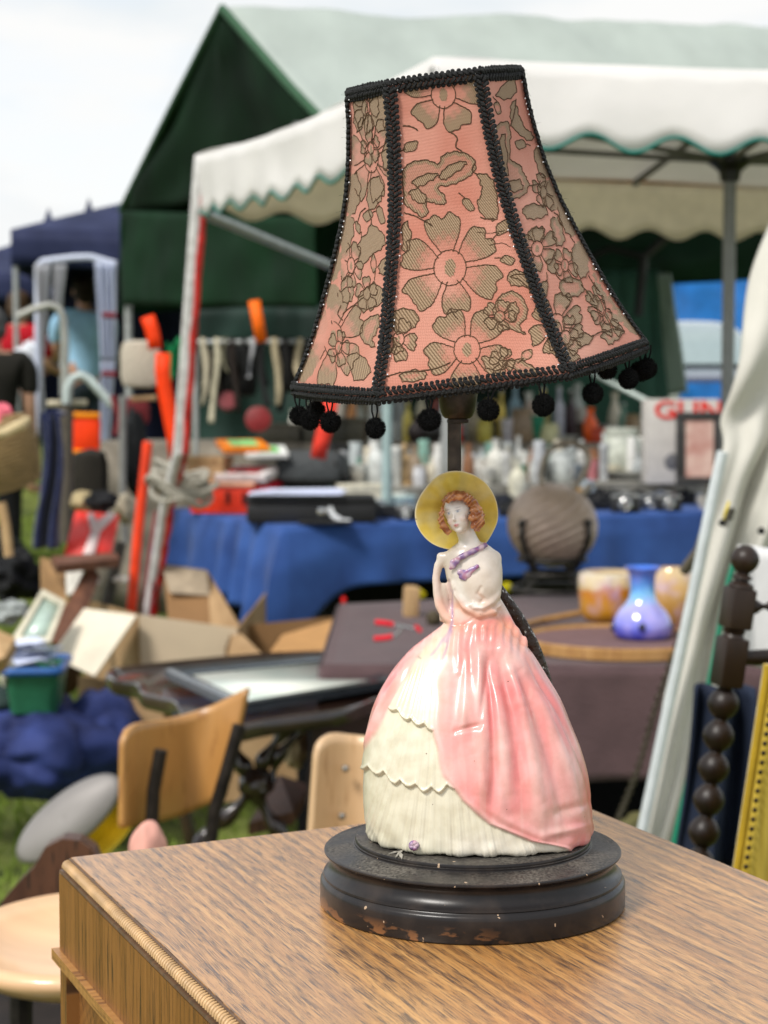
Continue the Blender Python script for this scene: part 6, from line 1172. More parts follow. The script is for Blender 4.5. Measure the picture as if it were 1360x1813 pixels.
# clutter on the two tables: (kind, px, base py, table, height px, half width px, colour, label)
def cm(n, c, **k): return mat('goods_' + n, c, k.pop('rough', .45), var=.25, scale=30, **k)
dT = lambda p: p.y
J = []
def put(kind, px, py, hpx, wpx, c, lab, z=ZB + .006, cat=None, rz=0, nm=None, met=0):
    p = on_table(px, py, z); h = S(hpx, p.y); w_ = S(wpx, p.y); m = cm('%s%d%d' % (kind, px, py), c, metal=met)
    if kind == 'bottle': return bottle(p, h, w_, m, lab, cat or 'bottle', name=nm or 'bottle')
    if kind == 'jar': return jar(p, h, w_, m, lab, cat=cat or 'jar', name=nm or 'jar')
    if kind == 'box': return carton(p, w_ * 2, w_ * 1.4, h, rz, m, lab, cat or 'box', nm or 'box')
    if kind == 'cam': return camera_(p, w_ * 2, rz, lab, chrome=bool(met))
    if kind == 'vase': return lathe_obj(nm or 'vase', lab, cat or 'vase', p, [(0, 0), (w_ * .6, 0), (w_ * .65, h * .03), (w_ * .9, h * .25), (w_, h * .42), (w_ * .8, h * .62), (w_ * .42, h * .78), (w_ * .4, h * .88), (w_ * .62, h), (w_ * .5, h * .99), (0, h * .9)], m)
    if kind == 'bowl': return lathe_obj(nm or 'bowl', lab, cat or 'bowl', p, [(0, 0), (w_ * .4, 0), (w_ * .42, h * .1), (w_ * .8, h * .5), (w_, h), (w_ * .95, h), (w_ * .75, h * .55), (0, h * .2)], m)
    if kind == 'cup':
        t = thing(nm or 'cup', lab, cat or 'cup', p); MB().lathe([(0, 0), (w_ * .7, 0), (w_ * .8, h * .1), (w_, h), (w_ * .9, h), (w_ * .7, h * .15), (0, h * .12)], 18, Matrix.Translation(p)).build('body', m, t); MB().tube([p + Vector((w_ * .95, 0, h * .8)), p + Vector((w_ * 1.5, 0, h * .6)), p + Vector((w_ * 1.3, 0, h * .3)), p + Vector((w_ * .8, 0, h * .25))], w_ * .12, 8).build('handle', m, t); return t
    if kind == 'tin': return lathe_obj(nm or 'tin', lab, cat or 'tin', p, [(0, 0), (w_, 0), (w_, h * .78), (w_ * 1.05, h * .79), (w_ * 1.05, h * .97), (w_, h), (0, h)], m)
    if kind == 'figure': return lathe_obj(nm or 'figurine_ornament', lab, cat or 'ornament', p, [(0, 0), (w_, 0), (w_, h * .06), (w_ * .6, h * .1), (w_ * .75, h * .3), (w_ * .5, h * .52), (w_ * .75, h * .62), (w_ * .6, h * .72), (w_ * .22, h * .77), (w_ * .42, h * .86), (w_ * .36, h * .95), (0, h)], m)
put('box', 640, 905, 52, 42, (.62, .58, .46), 'cream paper bag box with an orange mark, left of the teal post', nm='paper_carton', rz=8)
put('cam', 650, 922, 30, 24, (.01,) * 3, 'black folding camera at the cloth edge right of the black case', rz=10); put('cam', 588, 897, 22, 24, (.01,) * 3, 'black camera partly hidden by the instrument case', rz=-10)
put('jar', 668, 918, 30, 16, (.36, .40, .42), 'squat grey glass ashtray beside the folding camera', cat='ashtray', nm='ashtray'); put('tin', 700, 903, 30, 36, (.40, .50, .48), 'flat pale green tin box below the teal post', nm='flat_tin'); put('box', 700, 920, 22, 26, (.02, .02, .022), 'small black box in front of the flat green tin', rz=5)
put('cam', 720, 926, 24, 20, (.01,) * 3, 'small black camera left of the china lady', rz=-8, met=1); put('bottle', 668, 868, 84, 17, (.52, .54, .52), 'clear glass bottle with pale stopper left of the teal post'); put('figure', 716, 866, 76, 17, (.38, .27, .15), 'tan carved figure right of the teal post'); put('vase', 735, 868, 72, 14, (.26, .20, .14), 'slim brown vase behind the tan figure')
put('jar', 742, 874, 36, 11, (.55, .55, .56), 'little white pot between vase and china lady hat'); put('cup', 890, 905, 26, 16, (.05, .05, .05), 'black mug right of the yellow hat'); put('bottle', 917, 880, 92, 17, (.50, .48, .38), 'pale stone bottle right of the yellow hat'); put('bottle', 878, 868, 80, 18, (.56, .55, .50), 'white stoneware bottle directly right of the lamp stem')
put('jar', 950, 868, 40, 13, (.5, .52, .5), 'clear jam jar behind the ribbed globe'); put('jar', 992, 868, 55, 20, (.48, .50, .48), 'round pale glass jar seen through the ring handle'); put('jar', 1040, 876, 46, 14, (.30, .34, .36), 'grey glass jar right of the ring handle'); put('jar', 1100, 850, 88, 34, (.46, .48, .42), 'large glass storage jar with white lid before the marked box', nm='storage_jar')
put('tin', 1066, 822, 26, 8, (.62, .36, .05), 'small amber bottle left of the big storage jar', z=ZB + .006, nm='amber_tin', cat='tin')
put('bowl', 1110, 862, 16, 50, (.55, .56, .55), 'wide white platter under the storage jar', cat='platter', nm='platter')
for i, (px, py, w_, rz, ch, lab) in enumerate(((1062, 905, 26, 8, 0, 'black camera with large body just right of the globe'), (1108, 912, 26, -6, 1, 'chrome-topped camera near the table edge under the storage jar'), (1080, 878, 20, 12, 0, 'black camera in the second row below the platter'), (1150, 905, 20, 4, 1, 'small chrome camera left of the white canvas'), (1186, 908, 22, -9, 1, 'chrome camera nearest the white canvas'), (1214, 895, 18, 6, 0, 'small black camera beside the white canvas'), (1130, 884, 18, 0, 0, 'black box camera in the second row'), (1168, 882, 17, 12, 1, 'old chrome camera in the back row below the marked box'), (905, 920, 22, 5, 0, 'black camera between the hat and the globe'))): put('cam', px, py, 30, w_, (.01,) * 3, lab, rz=rz, met=ch)
for (px, py, h, w_, c, lab) in ((1140, 868, 16, 8, (.6, .08, .12), 'small pink-red lens cap tin'), (1222, 868, 16, 14, (.66, .06, .09), 'bright red purse near the canvas'), (1200, 880, 18, 12, (.36, .04, .10), 'dark crimson tin'), (1235, 880, 16, 10, (.55, .55, .55), 'small silver tin at the right end'), (1160, 862, 14, 14, (.5, .5, .5), 'flat grey tin behind the cameras'), (1090, 896, 18, 8, (.55, .57, .6), 'little silver flash tin'), (1128, 908, 16, 7, (.5, .5, .52), 'little silver film can')): put('tin', px, py, h, w_, c, lab + ' on the blue table')
# marked box and framed picture
q = P(1203, 858, 8.4); q.z = ZR + .001; zt_ = q.z; gb_ = thing('lettered_box', 'tall white box with red lettering standing at the back of the blue table', 'box', q); M_ = frame(q, rz=4); bw_ = S(128, 8.3); bh = S(150, 8.3)
MB().box(bw_, .14, bh, M_, c=(0, 0, bh / 2), bev=.004).build('body', mat('dull_white_card', (.56, .53, .49), .6, var=.08), gb_)
tc_ = bpy.data.curves.new('lettering', 'FONT'); tc_.body = 'GUNN'; tc_.size = S(44, 8.3); tc_.extrude = .002; tc_.offset = .002; tc_.align_x = 'LEFT'; to = bpy.data.objects.new('lettering_c', tc_); COL.objects.link(to); dg = bpy.context.evaluated_depsgraph_get(); tm = bpy.data.meshes.new_from_object(to.evaluated_get(dg)); bpy.data.objects.remove(to)
b = MB(); b.add([(v.co.x * 1.28, v.co.y, v.co.z) for v in tm.vertices], [tuple(p.vertices) for p in tm.polygons], M_ @ frame((-bw_ * .42, -.0725, bh - S(34, 8.3)), rx=90)); b.build('lettering', mat('red_print', (.66, .05, .04), .6, bump=0), gb_, smooth=0)
b = MB(); b.sph((-bw_ * .16, -.071, bh * .26), (S(13, 8.3), .004, S(14, 8.3)), 10, M_, wob=.3); b.build('printed_mark', mat('grey_print', (.16, .16, .17), .6), gb_)
q = P(1238, 862, 8.15); q.z = ZR + .003; fr = thing('framed_picture', 'dark framed pinkish picture leaning against the lettered box', 'picture', q); M_ = frame(q, rx=-6, rz=-4); fw, fh = S(84, 8), S(132, 8)
for (sx, sz, cx2, cz2) in ((fw, .035, 0, fh - .0175), (fw, .035, 0, .0175), (.04, fh - .071, -fw / 2 + .02, fh / 2), (.04, fh - .071, fw / 2 - .02, fh / 2)): MB().box(sx, .025, sz, M_, c=(cx2, 0, cz2), bev=.004).build('frame_bar', mat('dark_frame', (.035, .032, .03), .5, var=.3), fr)
MB().box(fw - .07, .006, fh - .07, M_, c=(0, -.002, fh / 2)).build('picture_sheet', mat('pink_print', (.55, .24, .20), .5, var=.35, scale=9, col2=(.66, .52, .45)), fr)
# back table row
ZZ = ZB2 + .001
for a in ((640, 778, 60, 14, (.30, .32, .28), 'jar', 'grey glass jar at the back left of the second table'), (665, 776, 46, 16, (.45, .36, .25), 'jar', 'beige pot with lid behind the teal post'), (722, 782, 72, 9, (.50, .42, .12), 'bottle', 'slim yellow bottle left of the socket'), (700, 780, 34, 12, (.4, .42, .4), 'cup', 'grey enamel mug beside the yellow bottle'), (738, 784, 46, 18, (.035, .02, .02), 'vase', 'dark red-black vase under the pompom left of the stem'), (765, 786, 50, 22, (.02, .018, .018), 'vase', 'black bulbous vase behind the lamp stem'), (840, 782, 66, 13, (.28, .24, .16), 'bottle', 'brown-grey bottle right of the lamp stem'), (858, 786, 40, 14, (.40, .34, .08), 'jar', 'mustard yellow jar under the pompom right of the stem'), (888, 782, 90, 7, (.62, .48, .12), 'bottle', 'tall thin yellow candle bottle right of the pompom'), (900, 786, 42, 14, (.45, .42, .44), 'cup', 'lilac-grey cup beside the thin yellow bottle'), (925, 784, 60, 22, (.24, .17, .11), 'jar', 'tall brown stoneware jar behind the pompom'), (948, 786, 48, 18, (.03, .20, .12), 'bowl', 'emerald green bowl behind the ring handle'), (972, 784, 34, 18, (.52, .50, .30), 'jar', 'cream-yellow tub beside the green bowl'), (1000, 786, 12, 26, (.5, .5, .48), 'bowl', 'flat white dish above the ring handle'), (1045, 784, 62, 14, (.62, .10, .02), 'vase', 'orange-red vase left of the lettered box'), (1068, 788, 26, 22, (.42, .05, .02), 'box', 'rust red tin box beneath the orange vase'), (1075, 778, 26, 24, (.62, .62, .58), 'bowl', 'white crumpled bowl on the rust red tin'), (1120, 786, 50, 14, (.22, .15, .08), 'jar', 'brown jar just left of the lettered box'), (1010, 780, 90, 10, (.04, .01, .015), 'bottle', 'dark crimson bottle behind the pompom at the right'), (990, 780, 96, 10, (.4, .4, .44), 'bottle', 'silver-grey bottle next to the dark crimson one'), (806, 786, 30, 12, (.6, .03, .02), 'tin', 'bright red tin showing left of the lamp stem'), (620, 784, 44, 24, (.10, .09, .06), 'box', 'dark olive box behind the red strap'), (570, 786, 40, 40, (.07, .065, .05), 'box', 'long dark crate at the back left'), (500, 786, 34, 40, (.09, .08, .06), 'box', 'brown case under the hanging straps')):
    put(a[5], a[0], a[1], a[2], a[3], a[4], a[6], z=ZZ)
ps = MB(); ps.tube([Vector((P(684, 905, 7.6).x, 7.6, ZB + .008)), P(686, 712, 7.6)], .020, 12); tag(ps.build('teal_post', mat('pale_teal_paint', (.34, .44, .43), .5, var=.15)), 'pale teal upright post standing on the goods table left of the stem', 'post')
for a in ((630, 866, 40, 15, (.58, .57, .52), 'tin', 'dull white canister behind the paper carton'), (655, 858, 52, 12, (.44, .46, .44), 'bottle', 'frosted bottle between carton and teal post'), (752, 862, 50, 12, (.35, .31, .24), 'vase', 'stone coloured vase just left of the lamp stem'), (776, 880, 40, 14, (.03, .03, .03), 'vase', 'black vase touching the hat top'), (848, 858, 44, 16, (.62, .60, .56), 'jar', 'white lidded pot right beside the lamp stem'), (862, 872, 30, 18, (.55, .54, .50), 'bowl', 'ivory bowl right of the hat top'), (900, 846, 60, 14, (.52, .50, .44), 'vase', 'cream vase in the back row right of the stoneware bottle'), (938, 842, 48, 18, (.38, .40, .38), 'jar', 'smoky glass jar left of the ring handle'), (958, 876, 30, 14, (.62, .62, .60), 'cup', 'plain white mug left of the ring handle foot'), (1003, 842, 50, 20, (.42, .45, .44), 'jar', 'tall clear jar above the round pale jar'), (1024, 832, 44, 12, (.5, .52, .5), 'bottle', 'short clear bottle behind the ring handle'), (1060, 848, 50, 16, (.40, .42, .38), 'jar', 'preserving jar between ring handle and storage jar'), (1128, 838, 60, 14, (.52, .54, .52), 'vase', 'white glass vase right of the storage jar'), (1075, 836, 40, 10, (.56, .56, .52), 'tin', 'narrow white tin behind the small amber bottle'), (1148, 836, 46, 10, (.36, .40, .42), 'bottle', 'grey-blue bottle touching the lettered box'), (690, 850, 36, 14, (.30, .22, .14), 'figure', 'little brown figure behind the teal post'), (610, 850, 34, 20, (.22, .21, .17), 'box', 'grey-green box behind the camera bag'), (500, 842, 30, 30, (.16, .14, .10), 'box', 'olive drab box behind the red game')):
    put(a[5], a[0], a[1], a[2], a[3], a[4], a[6])
for a in ((655, 742, 40, 16, (.18, .16, .12), 'bowl', 'brown bowl raised at the back above the beige pot'), (790, 770, 60, 18, (.10, .09, .08), 'jar', 'sooty iron kettle-like pot behind the lamp stem'), (945, 750, 40, 14, (.55, .45, .38), 'cup', 'pinkish beige cup high at the back behind the pompom'), (1030, 748, 26, 22, (.55, .52, .46), 'bowl', 'cream dish high at the back near the orange vase'), (870, 744, 36, 12, (.42, .30, .10), 'jar', 'ochre jar high at the back beside the pompom')):
    pb_ = P(a[0], a[1], 10.45); MB().box(.2, .12, pb_.z - ZB2, Matrix.Translation((pb_.x, pb_.y, (pb_.z + ZB2) / 2)), bev=.006).build('display_box', mat('brown_crate', (.09, .07, .05), .8), None); tag(bpy.data.objects[-1] if 0 else [o_ for o_ in bpy.data.objects if o_.name.startswith('display_box') and 'label' not in o_][0], 'brown wooden display block under the ' + a[6].split(' high')[0].split(' raised')[0].split(' behind')[0], 'display block')
    put(a[5], a[0], a[1], a[2], a[3], a[4], a[6], z=pb_.z + .001)
for a in ((556, 780, 96, 12, (.40, .36, .26), 'vase', 'tall stone vase behind the coral strap'), (585, 782, 70, 14, (.10, .28, .26), 'bottle', 'teal green bottle at the back right of the coral strap'), (604, 776, 100, 9, (.62, .58, .50), 'bottle', 'tall ivory candlestick bottle at the back left of the posts'), (626, 774, 84, 13, (.42, .20, .08), 'vase', 'amber brown vase at the back left of the teal post'), (676, 774, 88, 10, (.55, .57, .55), 'bottle', 'tall frosted bottle right behind the teal post'), (706, 770, 98, 12, (.32, .34, .33), 'vase', 'tall pewter vase at the back under the left pompoms'), (746, 772, 90, 10, (.60, .55, .40), 'bottle', 'tall straw coloured bottle left of the socket'), (778, 776, 70, 14, (.46, .10, .08), 'jar', 'brick red jar behind the lamp stem'), (822, 774, 84, 12, (.50, .50, .46), 'vase', 'tall pale vase right against the lamp stem'), (912, 770, 100, 12, (.20, .30, .34), 'bottle', 'tall slate blue bottle at the back above the globe'), (936, 774, 84, 12, (.62, .60, .54), 'vase', 'tall white vase at the back above the ring handle'), (962, 774, 92, 10, (.55, .40, .12), 'bottle', 'tall honey bottle at the back above the ring handle'), (1022, 776, 100, 14, (.34, .36, .33), 'vase', 'tall grey vase at the back left of the orange vase'), (1088, 776, 84, 13, (.50, .46, .36), 'vase', 'tall buff vase at the back right of the orange vase'), (1104, 780, 66, 10, (.12, .22, .16), 'bottle', 'dark green bottle at the back beside the brown jar'), (530, 784, 58, 18, (.52, .50, .44), 'jar', 'pale crock at the far left of the back table')):
    put(a[5], a[0], a[1], a[2], a[3], a[4], a[6], z=ZZ)
land = [(600, 'the camera bag'), (640, 'the paper carton'), (685, 'the teal post'), (730, 'the slim brown vase'), (775, 'the lamp stem'), (850, 'the stoneware bottle'), (905, 'the pale stone bottle'), (960, 'the ring handle'), (1020, 'the ring handle top'), (1060, 'the small amber bottle'), (1110, 'the storage jar'), (1150, 'the lettered box')]
adj = [('milky', (.64, .64, .60)), ('smoke grey', (.34, .36, .36)), ('ivory', (.62, .57, .46)), ('ice clear', (.52, .56, .56)), ('rust brown', (.26, .12, .06)), ('pearl grey', (.50, .50, .48)), ('chalk white', (.70, .69, .66)), ('sea green', (.20, .34, .28)), ('steel', (.40, .41, .42))]
kk = [('bottle', 'bottle'), ('jar', 'pot'), ('vase', 'vase'), ('cup', 'jug'), ('tin', 'canister'), ('jar', 'lidded jar')]
seen_ = set()
for i in range(46):
    px = 588 + i * 12.6 + 3 * math.sin(i * 2.7); a_, c_ = adj[(i * 4) % 9]; k_, n_ = kk[(i * 5 + i // 6) % 6]; lx, ln = min(land, key=lambda q: abs(q[0] - px)); lab = '%s %s among the tall goods near %s' % (a_, n_, ln)
    if lab in seen_: lab = '%s %s standing just %s %s' % (a_, n_, 'left of' if px < lx else 'right of', ln)
    if lab in seen_: continue
    seen_.add(lab); put(k_, px, 838 + (i * 7) % 34, 44 + (i * 11) % 36, 8 + (i * 3) % 6, c_, lab, nm=n_.replace(' ', '_'), cat=n_.split()[-1])
# more small things to fill the crowded table, each its own
names = [('pewter jug', (.3, .3, .29)), ('cream saucer', (.6, .56, .48)), ('brown inkpot', (.12, .07, .04)), ('white egg cup', (.62, .61, .58)), ('green glass dish', (.12, .24, .17)), ('dark iron pot', (.03, .03, .03)), ('blue-grey beaker', (.22, .27, .32)), ('amber glass dish', (.42, .22, .05)), ('silver sugar bowl', (.5, .5, .5)), ('black enamel pot', (.02, .02, .02)), ('rose pink cup', (.5, .2, .22)), ('ivory beaker', (.58, .54, .42))]
spots = [(616, 885), (632, 870), (752, 890), (900, 862), (932, 858), (966, 850), (1018, 852), (1030, 895), (862, 892), (925, 895), (1050, 860), (1085, 858), (1185, 862), (1245, 905), (760, 905), (708, 882), (585, 872), (604, 862)]
kinds = ['vase', 'bowl', 'cup', 'jar', 'tin']
places = ['right of the camera bag', 'behind the paper carton', 'beside the hat brim at the left', 'in the back row right of the hat', 'behind the pale stone bottle', 'at the foot of the ring handle', 'inside the ring handle view', 'under the right rim of the globe', 'touching the hat at the right', 'just left of the globe', 'behind the black cameras', 'at the platter edge', 'below the lettered box', 'beside the white canvas edge', 'low left of the china lady hat', 'behind the flat green tin', 'at the bag strap', 'behind the bag strap']
for i, (px, py) in enumerate(spots):
    n_, c = names[i % len(names)]; k = kinds[(i * 3) % 5] if 'pot' not in n_ else 'vase'
    if 'saucer' in n_ or 'dish' in n_ or 'bowl' in n_: k = 'bowl'
    elif 'cup' in n_ or 'beaker' in n_: k = 'cup'
    put(k, px, py, 20 + (i * 7) % 18, 9 + (i * 5) % 8, c, '%s %s' % (n_, places[i]), nm=n_.replace(' ', '_').replace('-', '_'), cat=n_.split()[-1])
# red and orange straps, cushion, garden poles at the left
def band(pts, w_, d, m, nm, lab, cat, th=.01):
    pp = [P(x, y, d) for x, y in pts]; b = MB(); hw = S(w_, d) / 2; n = len(pp); v = []
    for i, p in enumerate(pp):
        t = (pp[min(i + 1, n - 1)] - pp[max(0, i - 1)]).normalized(); s_ = Vector((t.z, 0, -t.x)).normalized() * hw; v += [p - s_, p + s_]
    b.add(v, [(2 * i, 2 * i + 1, 2 * i + 3, 2 * i + 2) for i in range(n - 1)]); o = b.build(nm, m, solid=th, smooth=60); return tag(o, lab, cat)
vorange = mat('fluorescent_orange_webbing', (.85, .075, .02), .6, var=.1, bump=.2)
band([(x, y) for x, y in ((261, 560), (268, 580), (272, 596), (275, 618))], 24, 7.6, vorange, 'orange_strap', 'short bright orange strap end above the cream cushion', 'strap')
band([(289, 625), (288, 660), (292, 690), (300, 730), (308, 770), (312, 812)], 26, 7.5, vorange, 'orange_strap', 'long orange strap hanging down beside the striped pole', 'strap'); band([(450, 532), (457, 570), (463, 606)], 20, 8.9, mat('orange_cloth', (.80, .16, .03), .6), 'orange_ribbon', 'orange ribbon hanging from the rail top', 'ribbon')
band([(588, 700), (580, 740), (570, 780), (563, 812)], 27, 7.7, mat('coral_strap', (.70, .07, .05), .6), 'coral_strap', 'broad coral red strap slanting down under the left pompoms', 'strap')
q = P(249, 645, 7.7); cu = MB(); cu.box(S(70, 7.7), .10, S(84, 7.7), frame(q, rz=8), bev=.06); tag(cu.build('cushion', mat('cream_fleece', (.50, .45, .37), .95, var=.12, scale=60, bump=.6)), 'round-cornered cream cushion hung beside the orange strap', 'cushion')
b = MB(); b.grid(lambda u, v: tuple(P(296 + 26 * u, 606 + 60 * v + 10 * math.sin(u * 6), 7.9) + Vector((0, .02 * math.sin(u * 12), 0))), 12, 10); tag(b.build('green_cloth', mat('emerald_cloth', (.02, .22, .08), .7), solid=.006), 'emerald green cloth tied behind the striped pole', 'cloth')
b = MB(); b.box(S(44, 8), .1, S(50, 8), frame(P(243, 728, 8), rz=5), bev=.03); tag(b.build('maroon_bag', mat('maroon_cloth', (.20, .03, .035), .7)), 'maroon cloth bag under the cream cushion', 'bag')
b = MB(); b.tube([P(233, 706, 7.7), P(276, 704, 7.7)], .012, 8); tag(b.build('wooden_rod', pine), 'short pale rod beneath the cream cushion', 'rod')
for (pts, w_, d, c, nm, lab) in (([(262, 782), (244, 950), (232, 1088)], 18, 6.6, (.80, .07, .02), 'orange_post', 'bright orange-red upright post leaning left of the mottled pole'), ([(287, 905), (275, 1000), (266, 1090)], 5, 6.5, (.30, .03, .04), 'maroon_rod', 'thin maroon rod between orange post and mottled pole'), ([(276, 905), (262, 1000), (251, 1090)], 6, 6.7, (.34, .10, .11), 'pinkish_rod', 'thin dull pink rod right beside the orange post'), ([(218, 700), (217, 860), (222, 960)], 13, 7.4, (.20, .20, .19), 'grey_tube', 'plain grey upright tube behind the lion cover'), ([(215, 960), (198, 1030), (185, 1090)], 20, 6.9, (.10, .095, .08), 'grey_plank', 'weathered grey plank leaning beside the red record cover')):
    b = MB(); b.tube([P(x, y, d) for x, y in pts] , S(w_, d) * .5, 10); tag(b.build(nm, mat(nm, c, .55, var=.25, scale=14)), lab.replace('lion cover', 'red record cover'), 'post')
# hooped metal barrier and hand truck
hp = thing('hooped_rail', 'tall brown-grey hooped metal handrail with a pale bent top, left', 'rail', tuple(P(118, 1000, 7.6)[:2]) + (0,))
b = MB(); b.tube([P(118, 960, 7.6), P(118, 700, 7.6)], .028, 12); b.build('upright', mat('taupe_steel', (.13, .11, .085), .5, .3, var=.2), hp)
b = MB(); b.tube([P(x, y, 7.6) for x, y in ((116, 700), (115, 600), (112, 560), (103, 545), (88, 540), (60, 547), (32, 560))], .016, 10); b.build('hoop', mat('pale_steel', (.34, .34, .31), .45, .4), hp)
b = MB(); b.tube([P(x, y, 7.55) for x, y in ((118, 715), (121, 685), (130, 669), (145, 664), (158, 672), (200, 718))], .019, 10); b.build('bent_handle', mat('pale_teal_steel', (.46, .52, .50), .4, .3), hp)
b = MB(); b.tube([P(84, 715, 7.6), P(154, 713, 7.6)], .014, 8); b.build('cross_grip', mat('cream_grip', (.5, .45, .34), .6), hp)
b = MB(); b.tube([P(200, 700, 7.5), P(212, 740, 7.5), P(205, 770, 7.5)], .014, 8); b.build('knot', mat('dull_red', (.22, .02, .025), .5), hp)
def blob(nm, lab, cat, px, py, d, w_, h, dp, c, seed=1, wob=.35, m=None, n=22, rz=0):
    q = P(px, py, d); b = MB(); b.sph((0, 0, 0), (S(w_, d), dp, S(h, d)), n, frame(q, rz=rz), wob=wob, seed=seed); return tag(b.build(nm, m or mat(nm + str(px), c, .75, var=.25, scale=12, bump=.4)), lab, cat)
q = P(153, 768, 8.6); oj = thing('orange_jacket', 'bright orange hi-vis jacket hanging behind the hooped rail', 'jacket', q); MB().box(S(50, 8.6), .10, S(70, 8.6), frame(q, rz=6, ry=2), bev=.035).build('body', mat('hivis_orange', (.80, .07, .025), .7, var=.2, scale=9, bump=.5), oj)
for zz_ in (33, -32): MB().box(S(50, 8.6), .11, S(9, 8.6), frame(q + Vector((0, 0, S(zz_, 8.6))), rz=6, ry=2), bev=.02).build('trim', mat('hivis_yellow', (.80, .28, .03), .6), oj)
if 0: pass; blob('red_cloth', 'red cloth hanging above the orange jacket', 'cloth', 160, 725, 8.9, 12, 30, .06, (.32, .02, .02), 5, .3)
navyc = mat('navy_garment', (.018, .028, .105), .85, var=.35, scale=8, bump=.4, sheen=.2)
b = MB(); b.grid(lambda u, v: tuple(P(74 + 34 * u + 6 * math.sin(v * 5) - 12 * v * (1 - u), 735 + 235 * v, 6.7) + Vector((0, .05 * math.sin(u * 11 + v * 2), 0))), 30, 24); b.grid(lambda u, v: tuple(P(74 + 34 * u, 735 - 6 * math.sin(u * 3.14), 6.7) + Vector((0, .12 * v, 0))), 10, 4); tag(b.build('navy_coat', navyc, solid=.012), 'long navy coat hanging from the hooped rail', 'coat')
b = MB(); b.box(S(60, 7.9), .25, S(150, 7.9), frame(P(160, 870, 7.9), rz=5), bev=.06); tag(b.build('canvas_chest', mat('dark_brown_canvas', (.035, .03, .022), .8, var=.3)), 'dark brown canvas trunk standing below the orange jacket', 'trunk')
blob('black_jacket', 'black jacket hanging left of the orange post', 'jacket', 238, 800, 7.9, 20, 75, .12, (.012, .014, .015), 4, .25)
# wicker basket with pink cloth, far left
q = P(8, 800, 4.6); wk = thing('wicker_basket', 'woven tan wicker basket tilted at the left border with pink cloth in it', 'basket', q)
wick = mat('tan_wicker', (.26, .18, .09), .7, var=.3, scale=30, stretch=(1, 1, 8), bump=.5); M_ = frame(q, ry=-18, rx=10)
b = MB(); n_ = 16
for k in range(n_):
    t = k / (n_ - 1); r_ = S(42 + 16 * math.sin(t * 2.4), 4.6); b.tube([M_ @ Vector((r_ * math.cos(a) * (1 + .01 * math.sin(a * 12 + k * 3.14)), r_ * math.sin(a), S(110, 4.6) * (t - .55))) for a in np.linspace(0, 6.283, 33)[:-1]], S(4.6, 4.6), 6, closed=True)
b.lathe([(0, -S(60, 4.6)), (S(40, 4.6), -S(60, 4.6)), (S(50, 4.6), 0), (S(44, 4.6), S(48, 4.6))], 24, M_); b.build('weave', wick, wk)
b = MB(); b.tube([P(-20, 775, 4.45), P(10, 765, 4.4), P(38, 752, 4.4), P(50, 742, 4.42)], [S(7, 4.5), S(9, 4.5), S(10, 4.5), S(7, 4.5)], 10); b.build('handle', mat('pale_cane', (.52, .42, .26), .6), wk)
blob('pink_cloth', 'pink and crimson cloth bundled in the wicker basket', 'cloth', 2, 752, 4.7, 30, 36, .05, (.66, .16, .20), 3, .3)
for px, py in ((8, 930),): b = MB(); b.tube([P(2, 890, 5.6), P(10, 930, 5.6), P(16, 985, 5.6)], S(9, 5.6), 8); tag(b.build('turned_baluster', pine), 'honey brown turned wooden leg under the basket', 'table leg')
# red record cover chair with white Y, dark cushion
q = P(166, 945, 6.9); rc = thing('record_cover', 'bright red square cover with a white fork-shaped stripe, leaning on the planks', 'cover', q)
c4 = [P(134, 905, 6.9), P(212, 912, 7.0), P(194, 996, 6.7), P(113, 984, 6.7)]; b = MB(); b.add(c4, [(0, 1, 2, 3)]); b.build('sheet', mat('poster_red', (.80, .07, .06), .5, var=.08, bump=.05), rc, solid=.006)
def inq(u, v, e=.012):
    e += .02;  p = c4[0].lerp(c4[1], u).lerp(c4[3].lerp(c4[2], u), v); n_ = (c4[1] - c4[0]).cross(c4[3] - c4[0]).normalized(); n_ = n_ if n_.y < 0 else -n_; return p + n_ * e
wh = mat('pinkish_white_print', (.72, .60, .58), .6, var=.06)
b = MB(); b.add([inq(u, v, .005) for u, v in ((.36, 1), (.60, 1), (.62, .5), (.42, .5))], [(0, 1, 2, 3)]); b.add([inq(u, v, .005) for u, v in ((.42, .5), (.62, .5), (.88, .12), (.72, .05), (.50, .28), (.34, .10), (.24, .16))], [(0, 1, 2, 3, 4, 5, 6)]); b.build('white_stripe', wh, rc, solid=.003)
blob('black_cushion', 'round black cushion lying over the red cover', 'cushion', 180, 886, 6.8, 28, 17, .10, (.014, .014, .016), 2, .3); blob('tan_cushion', 'tan cushion peeping out left of the black one', 'cushion', 146, 888, 7.0, 20, 20, .08, (.42, .34, .20), 6, .2); blob('cream_bundle', 'cream cloth bundle between the black cushion and the orange post', 'cloth', 222, 900, 7.1, 18, 26, .08, (.42, .37, .28), 8, .3)
